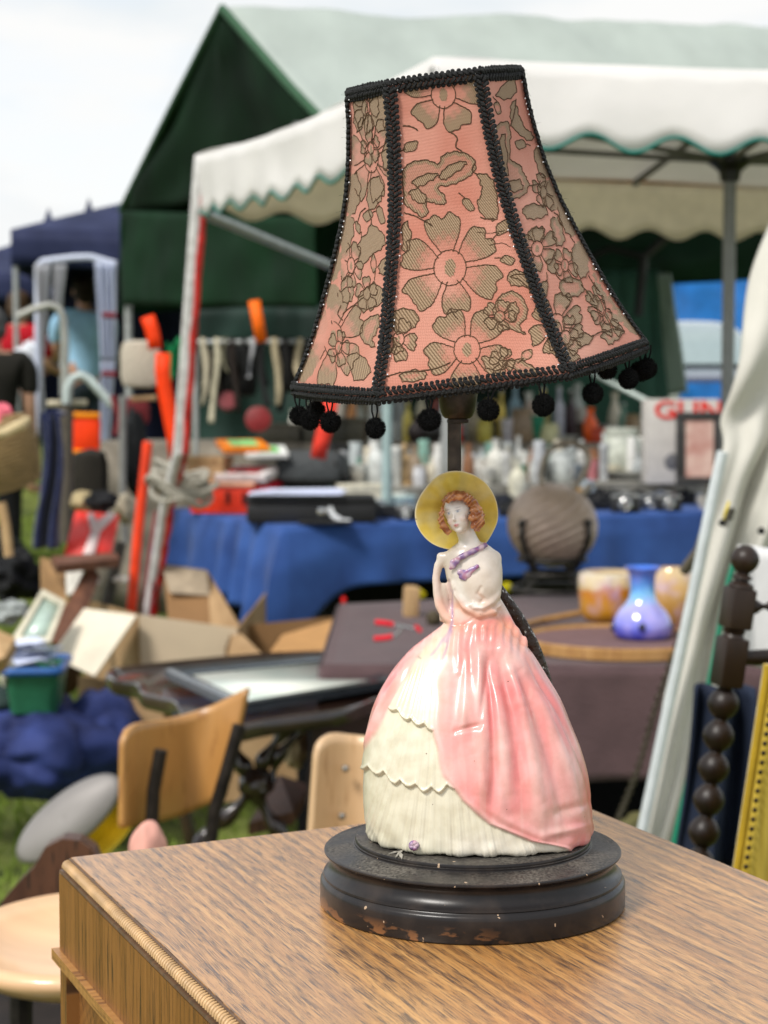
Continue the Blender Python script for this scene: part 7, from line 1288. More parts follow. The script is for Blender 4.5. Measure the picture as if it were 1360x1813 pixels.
# heap of framed things, boards and tub
def board(nm, lab, cat, cs, d4, m, th=.012, par=None):
    b = MB(); b.add([P(x, y, d) for (x, y), d in zip(cs, d4)], [(0, 1, 2, 3)]); o = b.build(nm, m, par, solid=th, smooth=0); return tag(o, lab, cat) if par is None else o
brownw = wood('reddish_brown_board', (.14, .05, .022), (.22, .085, .04), (.05, .02, .01), (20, 300), uvs=False, rough=.5, pore=.4)
board('brown_board', 'reddish brown board leaning behind the framed print', 'board', [(158, 998), (176, 1020), (130, 1150), (80, 1135)], [6.5, 6.5, 6.1, 6.1], brownw); board('cardboard_sheet', 'small tan cardboard sheet behind the brown board', 'cardboard', [(72, 988), (120, 1004), (118, 1080), (74, 1050)], [6.9, 6.9, 6.7, 6.7], mat('kraft_card', (.36, .23, .12), .85, var=.12, scale=8)); board('white_card', 'small white panel leaning on the brown board', 'panel', [(117, 1003), (150, 1006), (130, 1052), (118, 1056)], [6.7, 6.7, 6.6, 6.6], mat('offwhite_card', (.62, .60, .54), .7)); board('shelf_board', 'dark brown shelf board below the red record cover', 'board', [(90, 992), (205, 985), (212, 996), (100, 1008)], [6.5, 6.7, 6.5, 6.3], brownw, .03)
fp = thing('framed_print', 'small pale green print in a cream frame leaning at the left', 'picture', P(70, 1110, 5.9)); ff = [P(74, 1046, 6.0), P(115, 1068, 6.0), P(88, 1140, 5.8), P(18, 1140, 5.8)]
def fq(u, v, e=0): p = ff[0].lerp(ff[1], u).lerp(ff[3].lerp(ff[2], u), v); return p + Vector((0, -e, e * .4))
b = MB(); b.add([fq(0, 0), fq(1, 0), fq(1, 1), fq(0, 1), fq(.17, .1), fq(.86, .12), fq(.86, .9), fq(.17, .9)], [(0, 1, 5, 4), (1, 2, 6, 5), (2, 3, 7, 6), (3, 0, 4, 7)]); b.build('frame', mat('cream_frame', (.62, .58, .46), .5, var=.1), fp, solid=.018, smooth=0); b = MB(); b.add([fq(.16, .1, -.004), fq(.87, .12, -.004), fq(.87, .9, -.004), fq(.16, .9, -.004)], [(0, 1, 2, 3)]); b.build('print', mat('pale_green_print', (.42, .52, .46), .3, var=.25, scale=14, coat=.5), fp, solid=.004)
tb = thing('green_tub', 'green plastic tub with a blue rim full of papers, on the grass at left', 'tub', tuple(P(66, 1235, 5.6)[:2]) + (P(62, 1252, 5.6).z,)); M_ = frame(tb.location, rz=4); hw = S(50, 5.6); hh = S(88, 5.6)
def rrect(w_, d_, z, n=8): 
    o = []
    for cx2, cy2, a0 in ((1, 1, 0), (-1, 1, 90), (-1, -1, 180), (1, -1, 270)):
        for k in range(n + 1): a = R(a0 + 90 * k / n); o.append((cx2 * (w_ - .03) + .03 * math.cos(a), cy2 * (d_ - .03) + .03 * math.sin(a), z))
    return o
b = MB(); rings = [rrect(hw * .8, .12, 0), rrect(hw * .96, .15, hh * .85), rrect(hw * .9, .14, hh * .85), rrect(hw * .76, .11, .01)]; n_ = len(rings[0]); b.add([p for r_ in rings for p in r_], [(i * n_ + k, i * n_ + (k + 1) % n_, (i + 1) * n_ + (k + 1) % n_, (i + 1) * n_ + k) for i in range(3) for k in range(n_)] + [tuple(range(n_)), tuple(3 * n_ + k for k in range(n_))], M_); b.build('body', mat('green_tub_plastic', (.035, .17, .09), .45, var=.15), tb)
b = MB(); b.tube([M_ @ Vector(p) for p in rrect(hw, .155, hh * .87)], .012, 8, closed=True); b.build('rim', mat('blue_rim_plastic', (.03, .12, .38), .4), tb)
pp_ = MB(); 
for k in range(9): pp_.box(.12, .09, .003, frame(Vector(tb.location) + Vector((random.uniform(-.06, .06), random.uniform(-.06, .06), hh * .86 + .008 * k)), rx=random.uniform(-14, 14), ry=random.uniform(-14, 14), rz=random.uniform(0, 180)))
o = pp_.build('paper_heap', mat('bluish_white_paper', (.62, .66, .80), .7), smooth=0); tag(o, 'heap of white papers and photographs filling the green tub', 'papers')
for a in (('black_bin_bag', 'black plastic bin bag on the grass at the left border', 'bag', 30, 1020, 7.2, 44, 44, .16, (.008, .008, .009), 3, .5), ('olive_bag', 'dark olive sack behind the black bin bag', 'sack', 2, 990, 8.0, 34, 50, .2, (.02, .022, .018), 5, .4), ('grey_cloth', 'greyish crumpled cloth left of the framed print', 'cloth', 12, 1085, 6.2, 36, 20, .12, (.30, .32, .31), 6, .5), ('dark_pot', 'dark green glass bowl on the grass above the navy bundle', 'bowl', 10, 1238, 5.7, 46, 26, .12, (.03, .055, .05), 7, .1), ('white_shoe', 'cream shoe beside the green tub', 'shoe', 14, 1190, 5.5, 14, 24, .05, (.55, .52, .42), 3, .3), ('white_rag', 'off-white rag behind the planks', 'rag', 166, 1030, 6.8, 12, 12, .04, (.5, .48, .42), 5, .4), ('white_roll', 'white rolled paper near the orange post foot', 'roll', 215, 1026, 6.8, 14, 7, .05, (.55, .52, .46), 5, .2), ('brown_pot', 'dark brown pot behind the cardboard flap', 'pot', 118, 1190, 6.6, 26, 40, .12, (.05, .035, .02), 9, .2)): blob(*a[:3], *a[3:5], a[5], a[6], a[7], a[8], a[9], a[10], a[11])
board('orange_wood_block', 'orange-brown wooden block at the left border by the tub', 'wood', [(-20, 1120), (28, 1140), (10, 1175), (-20, 1190)], [5.2, 5.2, 5.1, 5.1], pine, .05)
# cardboard boxes
kraft = mat('kraft_cardboard', (.34, .22, .12), .85, var=.10, scale=7, bump=.1, col2=(.42, .29, .17)); kraftp = mat('pale_cardboard', (.56, .46, .34), .85, var=.06, scale=7, bump=.08); kraftd = mat('brown_cardboard', (.26, .15, .075), .85, var=.12, scale=7)
cb1 = thing('cardboard_box', 'large open cardboard box with all its flaps up behind the tray table', 'box', tuple(P(300, 1200, 6.2)[:2]) + (0,))
def cf4(nm, cs, d4, m, par): board(nm, '', '', cs, d4, m, .005, par)
cf4('side', [(246, 1088), (420, 1112), (430, 1330), (256, 1345)], [6.0, 6.0, 6.0, 6.0], kraftp, cb1); cf4('side', [(246, 1088), (256, 1345), (150, 1300), (150, 1060)], [6.0, 6.0, 6.9, 6.9], kraft, cb1); cf4('side', [(420, 1112), (430, 1330), (470, 1290), (470, 1050)], [6.0, 6.0, 6.9, 6.9], kraft, cb1)
cf4('flap', [(150, 1078), (242, 1090), (168, 1198), (90, 1162)], [6.15, 5.95, 5.75, 5.95], mat('cream_cardboard', (.66, .60, .49), .8, var=.04), cb1); cf4('flap', [(288, 1000), (368, 1012), (376, 1158), (304, 1160)], [6.55, 6.5, 6.2, 6.2], kraftd, cb1); cf4('flap', [(368, 1012), (424, 1108), (404, 1150), (374, 1120)], [6.55, 6.05, 6.05, 6.2], kraft, cb1)
cf4('flap', [(286, 1000), (366, 1010), (372, 1055), (300, 1050)], [6.5, 6.45, 6.4, 6.4], mat('grey_cardboard', (.33, .27, .20), .85), cb1)
cb2 = thing('cardboard_box', 'orange-brown cardboard box with folded flaps between open box and maroon cloth', 'box', tuple(P(500, 1200, 5.8)[:2]) + (0,))
cf4('side', [(398, 1175), (592, 1160), (592, 1400), (398, 1420)], [5.7, 5.7, 5.7, 5.7], kraft, cb2); cf4('side', [(424, 1108), (592, 1092), (592, 1330), (424, 1340)], [6.3, 6.3, 6.3, 6.3], kraftd, cb2); cf4('flap', [(414, 1110), (470, 1165), (398, 1178), (398, 1150)], [6.1, 5.75, 5.7, 5.8], kraft, cb2); cf4('flap', [(500, 1125), (592, 1098), (594, 1160), (470, 1168)], [6.1, 6.2, 5.72, 5.72], mat('orange_cardboard', (.42, .24, .11), .8, var=.1), cb2)
cb3 = thing('cardboard_box', 'tan cardboard box on the grass left of the tray table leg', 'box', tuple(P(210, 1230, 5.9)[:2]) + (0,)); cf4('side', [(140, 1195), (290, 1225), (290, 1330), (140, 1300)], [6.0, 5.75, 5.75, 6.0], kraft, cb3); cf4('side', [(290, 1225), (330, 1195), (330, 1290), (290, 1330)], [5.75, 6.05, 6.05, 5.75], kraftd, cb3)
blob('pale_sack', 'pale paper sack hanging under the tray table near the second chair', 'sack', 522, 1325, 4.4, 24, 34, .06, (.62, .50, .34), 4, .3)
board('brown_box_lid', 'flat brown wooden box lid on the grass behind the second chair', 'lid', [(495, 1382), (548, 1400), (520, 1448), (440, 1468)], [4.6, 4.6, 4.2, 4.2], brownw, .03)
board('under_table_shadow', 'black sheet standing in for the shade beneath the blue table', 'cloth', [(330, 1010), (1240, 1005), (1240, 1120), (330, 1130)], [8.2, 8.2, 8.2, 8.2], mat('shadow_black', (.012, .014, .010), .9), .01)  # added black sheet stands for the darkness under the table
for px in (560, 584): b = MB(); b.tube([P(px, 1035, 7.6), P(px - 8, 1092, 7.5)], .012, 8); tag(b.build('black_tripod', steel), 'black folding tripod leg standing under the table at %s' % ('its left' if px == 560 else 'its right'), 'tripod')
blob('yellow_glove', 'yellow rubber glove under the blue table left of the lady', 'glove', 738, 1052, 7.0, 15, 9, .04, (.62, .50, .02), 3, .4); blob('yellow_ball', 'small yellow ball right behind the lady at the table edge', 'ball', 897, 1040, 6.8, 12, 9, .04, (.66, .56, .03), 1, .1)
# ------------------------------------------------------------------ maroon cloth table
ZM = .74
maroon = mat('dusty_maroon_cloth', (.12, .075, .078), .9, var=.14, scale=14, bump=.35, sheen=.15, bscale=120)
mt = thing('maroon_table', 'table under a dusty maroon cloth behind the lamp with vases and the ribbed globe', 'table', (.55, 4.75, 0))
mA = PZ(602, 1070, ZM); mBk = PZ(1290, 1040, ZM); yN = PZ(900, 1180, ZM).y
c0 = Vector((PZ(585, 1180, ZM).x - .02, yN, ZM)); c1 = Vector((1.15, yN - .05, ZM)); c2 = Vector((1.35, mBk.y + .1, ZM)); c3 = Vector((mA.x, mA.y, ZM))
b = MB(); b.add([p + Vector((0, 0, -.006)) for p in (c0, c1, c2, c3)] + [p + Vector((0, 0, -.03)) for p in (c0, c1, c2, c3)], [(0, 1, 2, 3), (7, 6, 5, 4), (0, 4, 5, 1), (1, 5, 6, 2), (2, 6, 7, 3), (3, 7, 4, 0)]); b.build('tabletop', mat('chipboard', (.25, .17, .09), .7), mt, smooth=0)
for p in (c0, c1, c2, c3): q = p.lerp((c0 + c2) / 2, .12); MB().tube([q + Vector((0, 0, -.03)), Vector((q.x, q.y, 0))], .018, 8).build('leg', steel, mt)
b = MB(); b.grid(lambda u, v: tuple(c0.lerp(c1, u).lerp(c3.lerp(c2, u), v) + Vector((0, 0, .004 * noise.noise(Vector((u * 8, v * 8, 1)))))), 40, 24)
def skirtm(pts, dl, fq, am):
    L_ = [0]; 
    for i in range(len(pts) - 1): L_.append(L_[-1] + (pts[i + 1] - pts[i]).length)
    def f(u, v):
        s_ = u * L_[-1]; i = max(k for k in range(len(pts) - 1) if L_[k] <= s_ + 1e-9); t = (s_ - L_[i]) / (L_[i + 1] - L_[i]); p = pts[i].lerp(pts[i + 1], min(t, 1)); d = (pts[i + 1] - pts[i]).normalized(); o_ = Vector((d.y, -d.x, 0)); near = math.exp(-((s_ - L_[1]) / .13) ** 2)
        return tuple(p + o_ * (.006 + am * v * (1 + math.sin(s_ * fq + 1.6 * math.sin(s_ * 4)))) + Vector((0, 0, -(dl + .05 * math.sin(s_ * 2.3)) * v)) )
    b.grid(f, 160, 12)
skirtm([c3, c0, c1], .30, 18, .016); o = b.build('maroon_cloth', maroon, solid=.003, loc=c0); tag(o, 'dusty maroon cloth draped over the table behind the lamp', 'tablecloth')
blk = MB(); blk.box(2.0, .02, .5, Matrix.Translation((.75, 5.3, .30)), bev=.004); tag(blk.build('black_cloth', mat('black_cloth_panel', (.006, .006, .007), .95, bump=.1)), 'black sheet standing in for the dark behind the maroon table legs', 'cloth')  # added black panel makes the space below the maroon table read as shadow
# round wooden board with the glass on it
brd = wood('honey_board', (.42, .21, .06), (.56, .31, .11), (.25, .11, .04), (20, 260), uvs=False, rough=.4, pore=.2)
rb = thing('round_board', 'large round maroon-lined board with honey-coloured wooden rim on the maroon table', 'board', PZ(1100, 1140, ZM)); rc_ = PZ(1100, 1128, ZM + .03); rr_b = S(178, rc_.y)
M_ = frame(rc_); MB().lathe([(rr_b * .93, -.024), (rr_b, -.024), (rr_b, .0), (rr_b * .98, .004), (rr_b * .965, .0), (rr_b * .95, -.004), (rr_b * .93, -.008)], 72, M_).build('wooden_rim', brd, rb); MB().lathe([(0, -.026), (rr_b * .928, -.026), (rr_b * .928, -.004), (0, -.004)], 60, M_).build('lining', mat('mauve_felt', (.20, .125, .125), .9, var=.12, scale=30), rb)
ZV = rc_.z - .004
def irid(name, stops, scale=6, rough=.12):
    m = bpy.data.materials.new(name); m.use_nodes = True; nt = m.node_tree; N = nt.nodes; L = nt.links; b = N['Principled BSDF']; tc = N.new('ShaderNodeTexCoord'); sp = N.new('ShaderNodeSeparateXYZ'); L.new(tc.outputs['Object'], sp.inputs[0])
    nz = N.new('ShaderNodeTexNoise'); nz.inputs['Scale'].default_value = scale * 3; nz.inputs['Detail'].default_value = 3; L.new(tc.outputs['Object'], nz.inputs[0])
    ma = N.new('ShaderNodeMath'); ma.operation = 'MULTIPLY_ADD'; L.new(nz.outputs[0], ma.inputs[0]); ma.inputs[1].default_value = .06; L.new(sp.outputs['Z'], ma.inputs[2])
    mr = N.new('ShaderNodeMapRange'); mr.inputs['From Min'].default_value = .03; mr.inputs['From Max'].default_value = .03 + stops[-1][0]; L.new(ma.outputs[0], mr.inputs[0]); cr = N.new('ShaderNodeValToRGB')
    while len(cr.color_ramp.elements) < len(stops): cr.color_ramp.elements.new(.5)
    for e, (p, c) in zip(cr.color_ramp.elements, stops): e.position = p / stops[-1][0]; e.color = (*c, 1)
    L.new(mr.outputs[0], cr.inputs[0]); lw = N.new('ShaderNodeLayerWeight'); lw.inputs[0].default_value = .45; r2 = N.new('ShaderNodeValToRGB'); r2.color_ramp.elements[0].color = (.55, .42, .75, 1); r2.color_ramp.elements[1].color = (.10, .16, .55, 1) if 'blue' in name else (.6, .35, .1, 1)
    L.new(lw.outputs['Facing'], r2.inputs[0]); n2 = N.new('ShaderNodeTexNoise'); n2.inputs['Scale'].default_value = scale * 2.2; L.new(tc.outputs['Object'], n2.inputs[0]); f2 = N.new('ShaderNodeMapRange'); f2.inputs['From Min'].default_value = .45; f2.inputs['From Max'].default_value = .7; f2.inputs['To Max'].default_value = .6; L.new(n2.outputs[0], f2.inputs[0])
    mx = N.new('ShaderNodeMixRGB'); L.new(f2.outputs[0], mx.inputs[0]); L.new(cr.outputs[0], mx.inputs[1]); L.new(r2.outputs[0], mx.inputs[2]); L.new(mx.outputs[0], b.inputs['Base Color']); b.inputs['Roughness'].default_value = rough; b.inputs['Coat Weight'].default_value = 1; b.inputs['Metallic'].default_value = .15; return m
def vpx(px, py, hpx, prof, m, nm, lab, z=ZV, n=48, **k):
    p = PZ(px, py, z); s_ = p.y / FPX; return lathe_obj(nm, lab, 'vase', p, [(r * s_, h * s_) for r, h in prof], m, n=n, **k)
bv = vpx(1137, 1130, 0, [(0, 0), (42, 0), (48, 3), (52, 12), (53, 24), (50, 36), (42, 50), (31, 61), (24, 72), (22, 84), (22, 104), (24, 116), (31, 124), (34, 127), (32, 128), (23, 118), (19, 105), (19, 80), (0, 60)], irid('iridescent_blue_glass', [(0, (.04, .05, .50)), (.03, (.14, .16, .70)), (.075, (.42, .40, .80)), (.11, (.18, .50, .85)), (.14, (.05, .22, .80)), (.20, (.10, .22, .85))]), 'blue_vase', 'iridescent cobalt blue glass vase with flared neck on the round board')
for px in ():
    q = P(px, 1110, PZ(1137, 1130, ZV).y - (.078 if px == 1137 else .0)); MB().sph(tuple(q - Vector(bv.location) + Vector(bv.location)), (.010, .006, .011), 10).build('dark_drop', mat('navy_glass_drop', (.01, .015, .10), .1, coat=1), bv) if False else None
def drop_on(px, dy):
    q = P(px, 1111, PZ(1137, 1130, ZV).y + dy); b = MB(); b.sph(tuple(q), (.009, .008, .011), 10); bv['org'] = tuple(bv.location); b.build('dark_drop', mat('navy_glass_drop', (.01, .015, .10), .1, coat=1), bv)
sV = PZ(1137, 1130, ZV).y / FPX
drop_on(1137, -52 * sV); drop_on(1087, -8 * sV); drop_on(1187, -8 * sV)
amb = [(0, (.60, .26, .02)), (.05, (.72, .34, .03)), (.085, (.62, .22, .03)), (.10, (.72, .55, .30)), (.15, (.70, .66, .52)), (.18, (.72, .62, .25))]
vpx(1076, 1100, 0, [(0, 0), (36, 0), (44, 6), (50, 20), (53, 50), (54, 78), (50, 88), (44, 90), (42, 88), (46, 76), (0, 60)], irid('iridescent_amber_glass', amb, 9), 'amber_bowl', 'squat amber and pearl glass bowl left of the blue vase')
vpx(1190, 1112, 0, [(0, 0), (26, 0), (32, 8), (40, 40), (42, 70), (36, 96), (30, 108), (26, 108), (24, 90), (0, 60)], irid('iridescent_honey_glass', [(0, (.52, .24, .03)), (.10, (.62, .36, .10)), (.16, (.66, .50, .28)), (.2, (.70, .60, .40))], 8), 'honey_vase', 'tall honey-coloured glass vase right behind the blue vase')
vpx(1214, 1090, 0, [(0, 0), (18, 0), (22, 20), (20, 60), (14, 76), (0, 76)], mat('milk_glass', (.72, .70, .68), .2, coat=.5), 'milk_glass_vase', 'white milk-glass vase partly hidden by the white canvas')
b = MB(); b.tube([PZ(880, 1118, ZM + .012), PZ(960, 1098, ZM + .012), PZ(1035, 1084, ZM + .03)], S(5.5, 5), 8); tag(b.build('wooden_ruler', brd), 'pale wooden slat lying from the lady towards the amber bowl', 'ruler')
b = MB(); b.box(S(24, 5.2), .06, S(56, 5.2), frame(PZ(728, 1092, ZM) + Vector((0, 0, S(26, 5.2))), rz=10, ry=3), bev=.008); tag(b.build('wooden_block', pine), 'upright pale wooden block on the maroon cloth left of the lady', 'block')
blob('brass_weight', 'dark brass weight lying on the maroon cloth by the wooden block', 'weight', 768, 1095, 4.9, 14, 14, .02, (.10, .08, .05), 3, .2)
# pliers
pl = thing('pliers', 'pliers with bright red handles clamped to the maroon cloth', 'pliers', P(700, 1118, 4.25))
for (pts, nm, m, r_) in (([(664, 1102), (680, 1103), (697, 1106)], 'handle', red, 5), ([(662, 1131), (680, 1130), (695, 1127)], 'handle', red, 5), ([(697, 1106), (718, 1110), (738, 1114)], 'jaw', mat('chrome', (.55,) * 3, .2, .9), 2.6), ([(695, 1127), (706, 1120), (712, 1108)], 'jaw', mat('chrome', (.55,) * 3, .2, .9), 2.6)):
    MB().tube([P(x, y, 4.22) for x, y in pts], S(r_, 4.22), 10).build(nm, mat('bright_red_grip', (.66, .025, .04), .45) if nm == 'handle' else m, pl)
MB().tube([P(735, 1108, 4.22), P(745, 1118, 4.22)], S(4, 4.22), 8).build('tip', mat('bright_red_grip', (.66, .025, .04), .45), pl)
blob('red_peg', 'small red peg on the back corner of the maroon cloth', 'peg', 609, 1064, 5.6, 5, 8, .01, (.6, .03, .03), 3, .1)
# ribbed globe lamp in an iron stand
gp_ = PZ(972, 1050, ZM); dG = gp_.y; gl = thing('globe_lantern', 'ribbed grey metal globe in an ornate iron stand with a ring handle', 'lantern', gp_); sg = dG / FPX
gc = P(978, 930, dG); gm = mat('brushed_ribbed_metal', (.46, .36, .29), .36, .3, var=.10, scale=30, bump=.1); b = MB(); r_ = 75 * sg
prof_ = [(r_ * math.sin(t), -r_ * math.cos(t)) for t in np.linspace(.02, math.pi - .02, 44)]
n_ = 180; o_ = []
for i, (rr2, zz) in enumerate(prof_):
    for k in range(n_): a = 2 * math.pi * k / n_; q_ = 1 + .085 * abs(math.sin(10 * (a - 1.3 * zz / r_))); o_.append((rr2 * q_ * math.cos(a), rr2 * q_ * math.sin(a), zz))
b.add(o_, [(i * n_ + k, i * n_ + (k + 1) % n_, (i + 1) * n_ + (k + 1) % n_, (i + 1) * n_ + k) for i in range(len(prof_) - 1) for k in range(n_)] + [tuple(range(n_))[::-1], tuple((len(prof_) - 1) * n_ + k for k in range(n_))], frame(gc, ry=14)); b.build('globe', gm, gl, smooth=70)
iron = mat('dark_ornate_iron', (.045, .04, .035), .4, .6, var=.5, scale=60, bump=.4, col2=(.12, .11, .10)); b = MB()
for k in range(4):
    a = R(45 + 90 * k); ca, sa = math.cos(a), math.sin(a); pts = [(r_ * .98, .02), (r_ * 1.12, -.015), (r_ * 1.05, -.05), (r_ * .8, -r_ * .85), (r_ * .55, -r_ * 1.12), (r_ * .75, -r_ * 1.35), (r_ * .98, -r_ * 1.5), (r_ * .9, -r_ * 1.56)]; b.tube([gc + Vector((q_[0] * ca, q_[0] * sa, q_[1])) for q_ in [(v.x, v.y) for v in spline([(x, y, 0) for x, y in pts], 4)]], .0085, 8)
    b.sph(tuple(gc + Vector((r_ * 1.08 * ca, r_ * 1.08 * sa, .012))), .014, 8, wob=.4)
    for j in range(3): b.sph(tuple(gc + Vector((r_ * (.9 - .15 * j) * ca, r_ * (.9 - .15 * j) * sa, -r_ * (.72 + .15 * j)))), .012, 8, wob=.5, seed=j)
for zz, rr2 in ((-r_ * .80, r_ * .78), (-r_ * 1.15, r_ * .62), (-r_ * 1.5, r_ * .95)): b.tube([gc + Vector((rr2 * math.cos(a), rr2 * math.sin(a), zz)) for a in np.linspace(0, 6.283, 37)[:-1]], .008, 8, closed=True)
b.build('iron_stand', iron, gl)
b = MB(); b.tube([P(x, y, dG) for x, y in [(v.x, v.y) for v in spline([(962, 868, 0), (958, 840, 0), (966, 808, 0), (985, 789, 0), (1010, 784, 0), (1034, 795, 0), (1042, 815, 0), (1034, 838, 0), (1018, 862, 0), (1016, 874, 0)], 5)]], S(5.5, dG), 10); b.build('ring_handle', mat('mottled_ivory_metal', (.30, .26, .21), .4, .5, var=.5, scale=60), gl)
b = MB(); b.tube([P(1028, 880, dG), P(1046, 858, dG)], S(6, dG), 8); b.sph(tuple(P(962, 870, dG)), S(7, dG), 8); b.build('lug', mat('mottled_ivory_metal', (.30, .26, .21), .4, .5), gl)
# ------------------------------------------------------------------ butler tray table with framed picture
ZT2 = .70
tt_ = thing('tray_table', 'dark carved tray table with a wavy moulded border standing on the grass', 'table', tuple(PZ(450, 1225, ZT2)[:2]) + (0,))
dm = mat('dark_polished_mahogany', (.030, .016, .012), .16, var=.4, scale=12, bump=.05, coat=.5, col2=(.07, .04, .03))
out_px = [(188, 1196), (200, 1186), (260, 1178), (380, 1166), (480, 1158), (560, 1155), (610, 1156), (632, 1164), (650, 1176), (690, 1186), (745, 1186), (760, 1205), (735, 1226), (700, 1238), (672, 1240), (640, 1252), (600, 1262), (540, 1270), (470, 1280), (420, 1290), (380, 1290), (330, 1280), (316, 1262), (305, 1246), (270, 1236), (248, 1230), (240, 1216), (215, 1210), (195, 1206)]
out = [PZ(x, y, ZT2) for x, y in out_px]; out = spline([tuple(p) for p in out] + [tuple(out[0])], 4)[:-1]; out = [Vector((p.x, p.y, ZT2)) for p in out]; cen = sum(out, Vector()) / len(out)
def ringz(sc, z, off=0): return [Vector((cen.x + (p.x - cen.x) * sc, cen.y + (p.y - cen.y) * sc, z)) for p in out]
rings = [ringz(.97, ZT2 - .030), ringz(1.0, ZT2 - .022), ringz(1.005, ZT2 - .008), ringz(.995, ZT2 + .004), ringz(.975, ZT2 + .006), ringz(.955, ZT2 + .001), ringz(.94, ZT2 - .006), ringz(.92, ZT2 - .008)]; n_ = len(out); b = MB()
b.add([p for r2 in rings for p in r2], [(i * n_ + k, i * n_ + (k + 1) % n_, (i + 1) * n_ + (k + 1) % n_, (i + 1) * n_ + k) for i in range(len(rings) - 1) for k in range(n_)] + [tuple(range(n_))[::-1], tuple((len(rings) - 1) * n_ + k for k in range(n_))]); b.build('tray', dm, tt_)
for (pts, r2) in (([(395, 1292), (428, 1350), (450, 1400), (492, 1470), (540, 1530)], 13), ([(520, 1275), (470, 1340), (452, 1390), (400, 1450), (350, 1510)], 12), ([(560, 1270), (500, 1330), (480, 1380)], 9)):
    pp = [P(x, y, 4.15) for x, y in pts]; 
    if len(pts) > 3: pp.append(Vector((pp[-1].x + (pp[-1].x - pp[-2].x) * 1.2, pp[-1].y, 0)))
    pp = spline([tuple(p) for p in pp], 6); MB().tube(pp, [S(r2, 4.15) * (1 + .38 * math.sin(i * 1.15)) for i in range(len(pp))], 12).build('carved_leg', dm, tt_)
p1 = P(300, 1290, 4.5); MB().tube([p1, Vector((p1.x + .1, p1.y, 0))], .018, 10).build('carved_leg', dm, tt_)
b = MB(); b.sph(tuple(P(455, 1388, 4.15)), (.04, .04, .035), 12, wob=.3); b.build('carved_boss', dm, tt_)
fpx = [(292, 1198), (590, 1168), (700, 1215), (425, 1262)]; fq_ = [PZ(x, y, ZT2 + .006) for x, y in fpx]; pc = thing('framed_picture', 'black framed pale landscape picture lying flat on the tray table', 'picture', sum(fq_, Vector()) / 4); cc_ = sum(fq_, Vector()) / 4
def fr_ring(s_, z): return [Vector((cc_.x + (p.x - cc_.x) * s_, cc_.y + (p.y - cc_.y) * s_, ZT2 + z)) for p in fq_]
rs_ = [fr_ring(1, .004), fr_ring(1, .022), fr_ring(.95, .026), fr_ring(.86, .019), fr_ring(.80, .016), fr_ring(.80, .006)]; b = MB(); b.add([p for r2 in rs_ for p in r2], [(i * 4 + k, i * 4 + (k + 1) % 4, (i + 1) * 4 + (k + 1) % 4, (i + 1) * 4 + k) for i in range(5) for k in range(4)] + [(0, 3, 2, 1)]); b.build('frame', mat('bluish_black_frame', (.03, .04, .05), .15, var=.2, coat=.6), pc, smooth=0)
b = MB(); b.add(fr_ring(.805, .010), [(0, 1, 2, 3)]); b.build('picture_sheet', mat('pale_landscape', (.55, .64, .58), .3, var=.2, scale=5, col2=(.80, .80, .72), coat=.3, bump=0), pc, solid=.004)
# ------------------------------------------------------------------ bent plywood chairs
ply = wood('orange_plywood', (.42, .20, .055), (.54, .28, .085), (.36, .17, .05), (14, 120), uvs=False, rough=.35, pore=.0, bump=.02, fuzz=.3, coat=.3); plyp = wood('pale_plywood', (.60, .38, .20), (.72, .49, .28), (.5, .3, .15), (14, 120), uvs=False, rough=.35, pore=0, bump=.02, fuzz=.25, coat=.3)
def sheet(nm, fn, nu, nv, m, par, th): b = MB(); b.grid(fn, nu, nv); return b.build(nm, m, par, solid=th, smooth=60)
dC = 3.25
ch = thing('plywood_chair', 'bent plywood chair with orange-brown back and dark metal uprights in front of the tray', 'chair', tuple(P(310, 1400, dC)[:2]) + (0,))
TLc, TRc, BLc, BRc = (216, 1300), (440, 1236), (214, 1466), (398, 1412)
def chb(u, v):
    # back shell: outline by rows, bowed away in the middle
    x = (TLc[0] + (TRc[0] - TLc[0]) * u) * (1 - v) + (BLc[0] + (BRc[0] - BLc[0]) * u) * v
    yt = 1300 - 64 * u - 0 + 26 * math.sin(u * math.pi) * .6 - (1 - (1 - min(u / .16, 1)) ** 2) ** .5 * 30 + 30 * 0; yb = 1466 - 54 * u + 8 * math.sin(u * 3.14)
    y = yt + 12 + (yb - yt - 12) * v; return tuple(P(x, y, dC + .10 * math.sin(u * math.pi) + .16 * u))
sheet('backrest', chb, 30, 12, ply, ch, .011)
for (pts) in ([(285, 1328), (272, 1400), (268, 1470), (262, 1560)], [(424, 1284), (400, 1370), (380, 1436), (370, 1520)]):
    pp = [P(x, y, dC - .02 + (.12 if pts[0][0] > 400 else .06)) for x, y in pts]; pp.append(Vector((pp[-1].x, pp[-1].y - .1, 0))); b = MB(); b.tube(pp, [S(12.5, dC)] * 4 + [.012], 8); b.build('upright', mat('rusty_dark_steel', (.035, .03, .026), .6, .5, var=.5, scale=40), ch)
b = MB(); cz = P(330, 1560, dC - .2); b.box(.38, .36, .014, frame((cz.x, cz.y, .44), rz=-14), bev=.006); b.build('seat', ply, ch)
for dx, dy in ((-.14, -.15), (.15, -.2), (.16, .12)): MB().tube([(cz.x + dx, cz.y + dy, .43), (cz.x + dx * 1.15, cz.y + dy * 1.15, 0)], .011, 8).build('leg', mat('rusty_dark_steel', (.035, .03, .026), .6, .5), ch)
dC2 = 2.6
ch2 = thing('plywood_chair', 'paler plywood chair whose round-cornered back with two screws shows beside the skirt', 'chair', tuple(P(610, 1500, dC2)[:2]) + (0,))
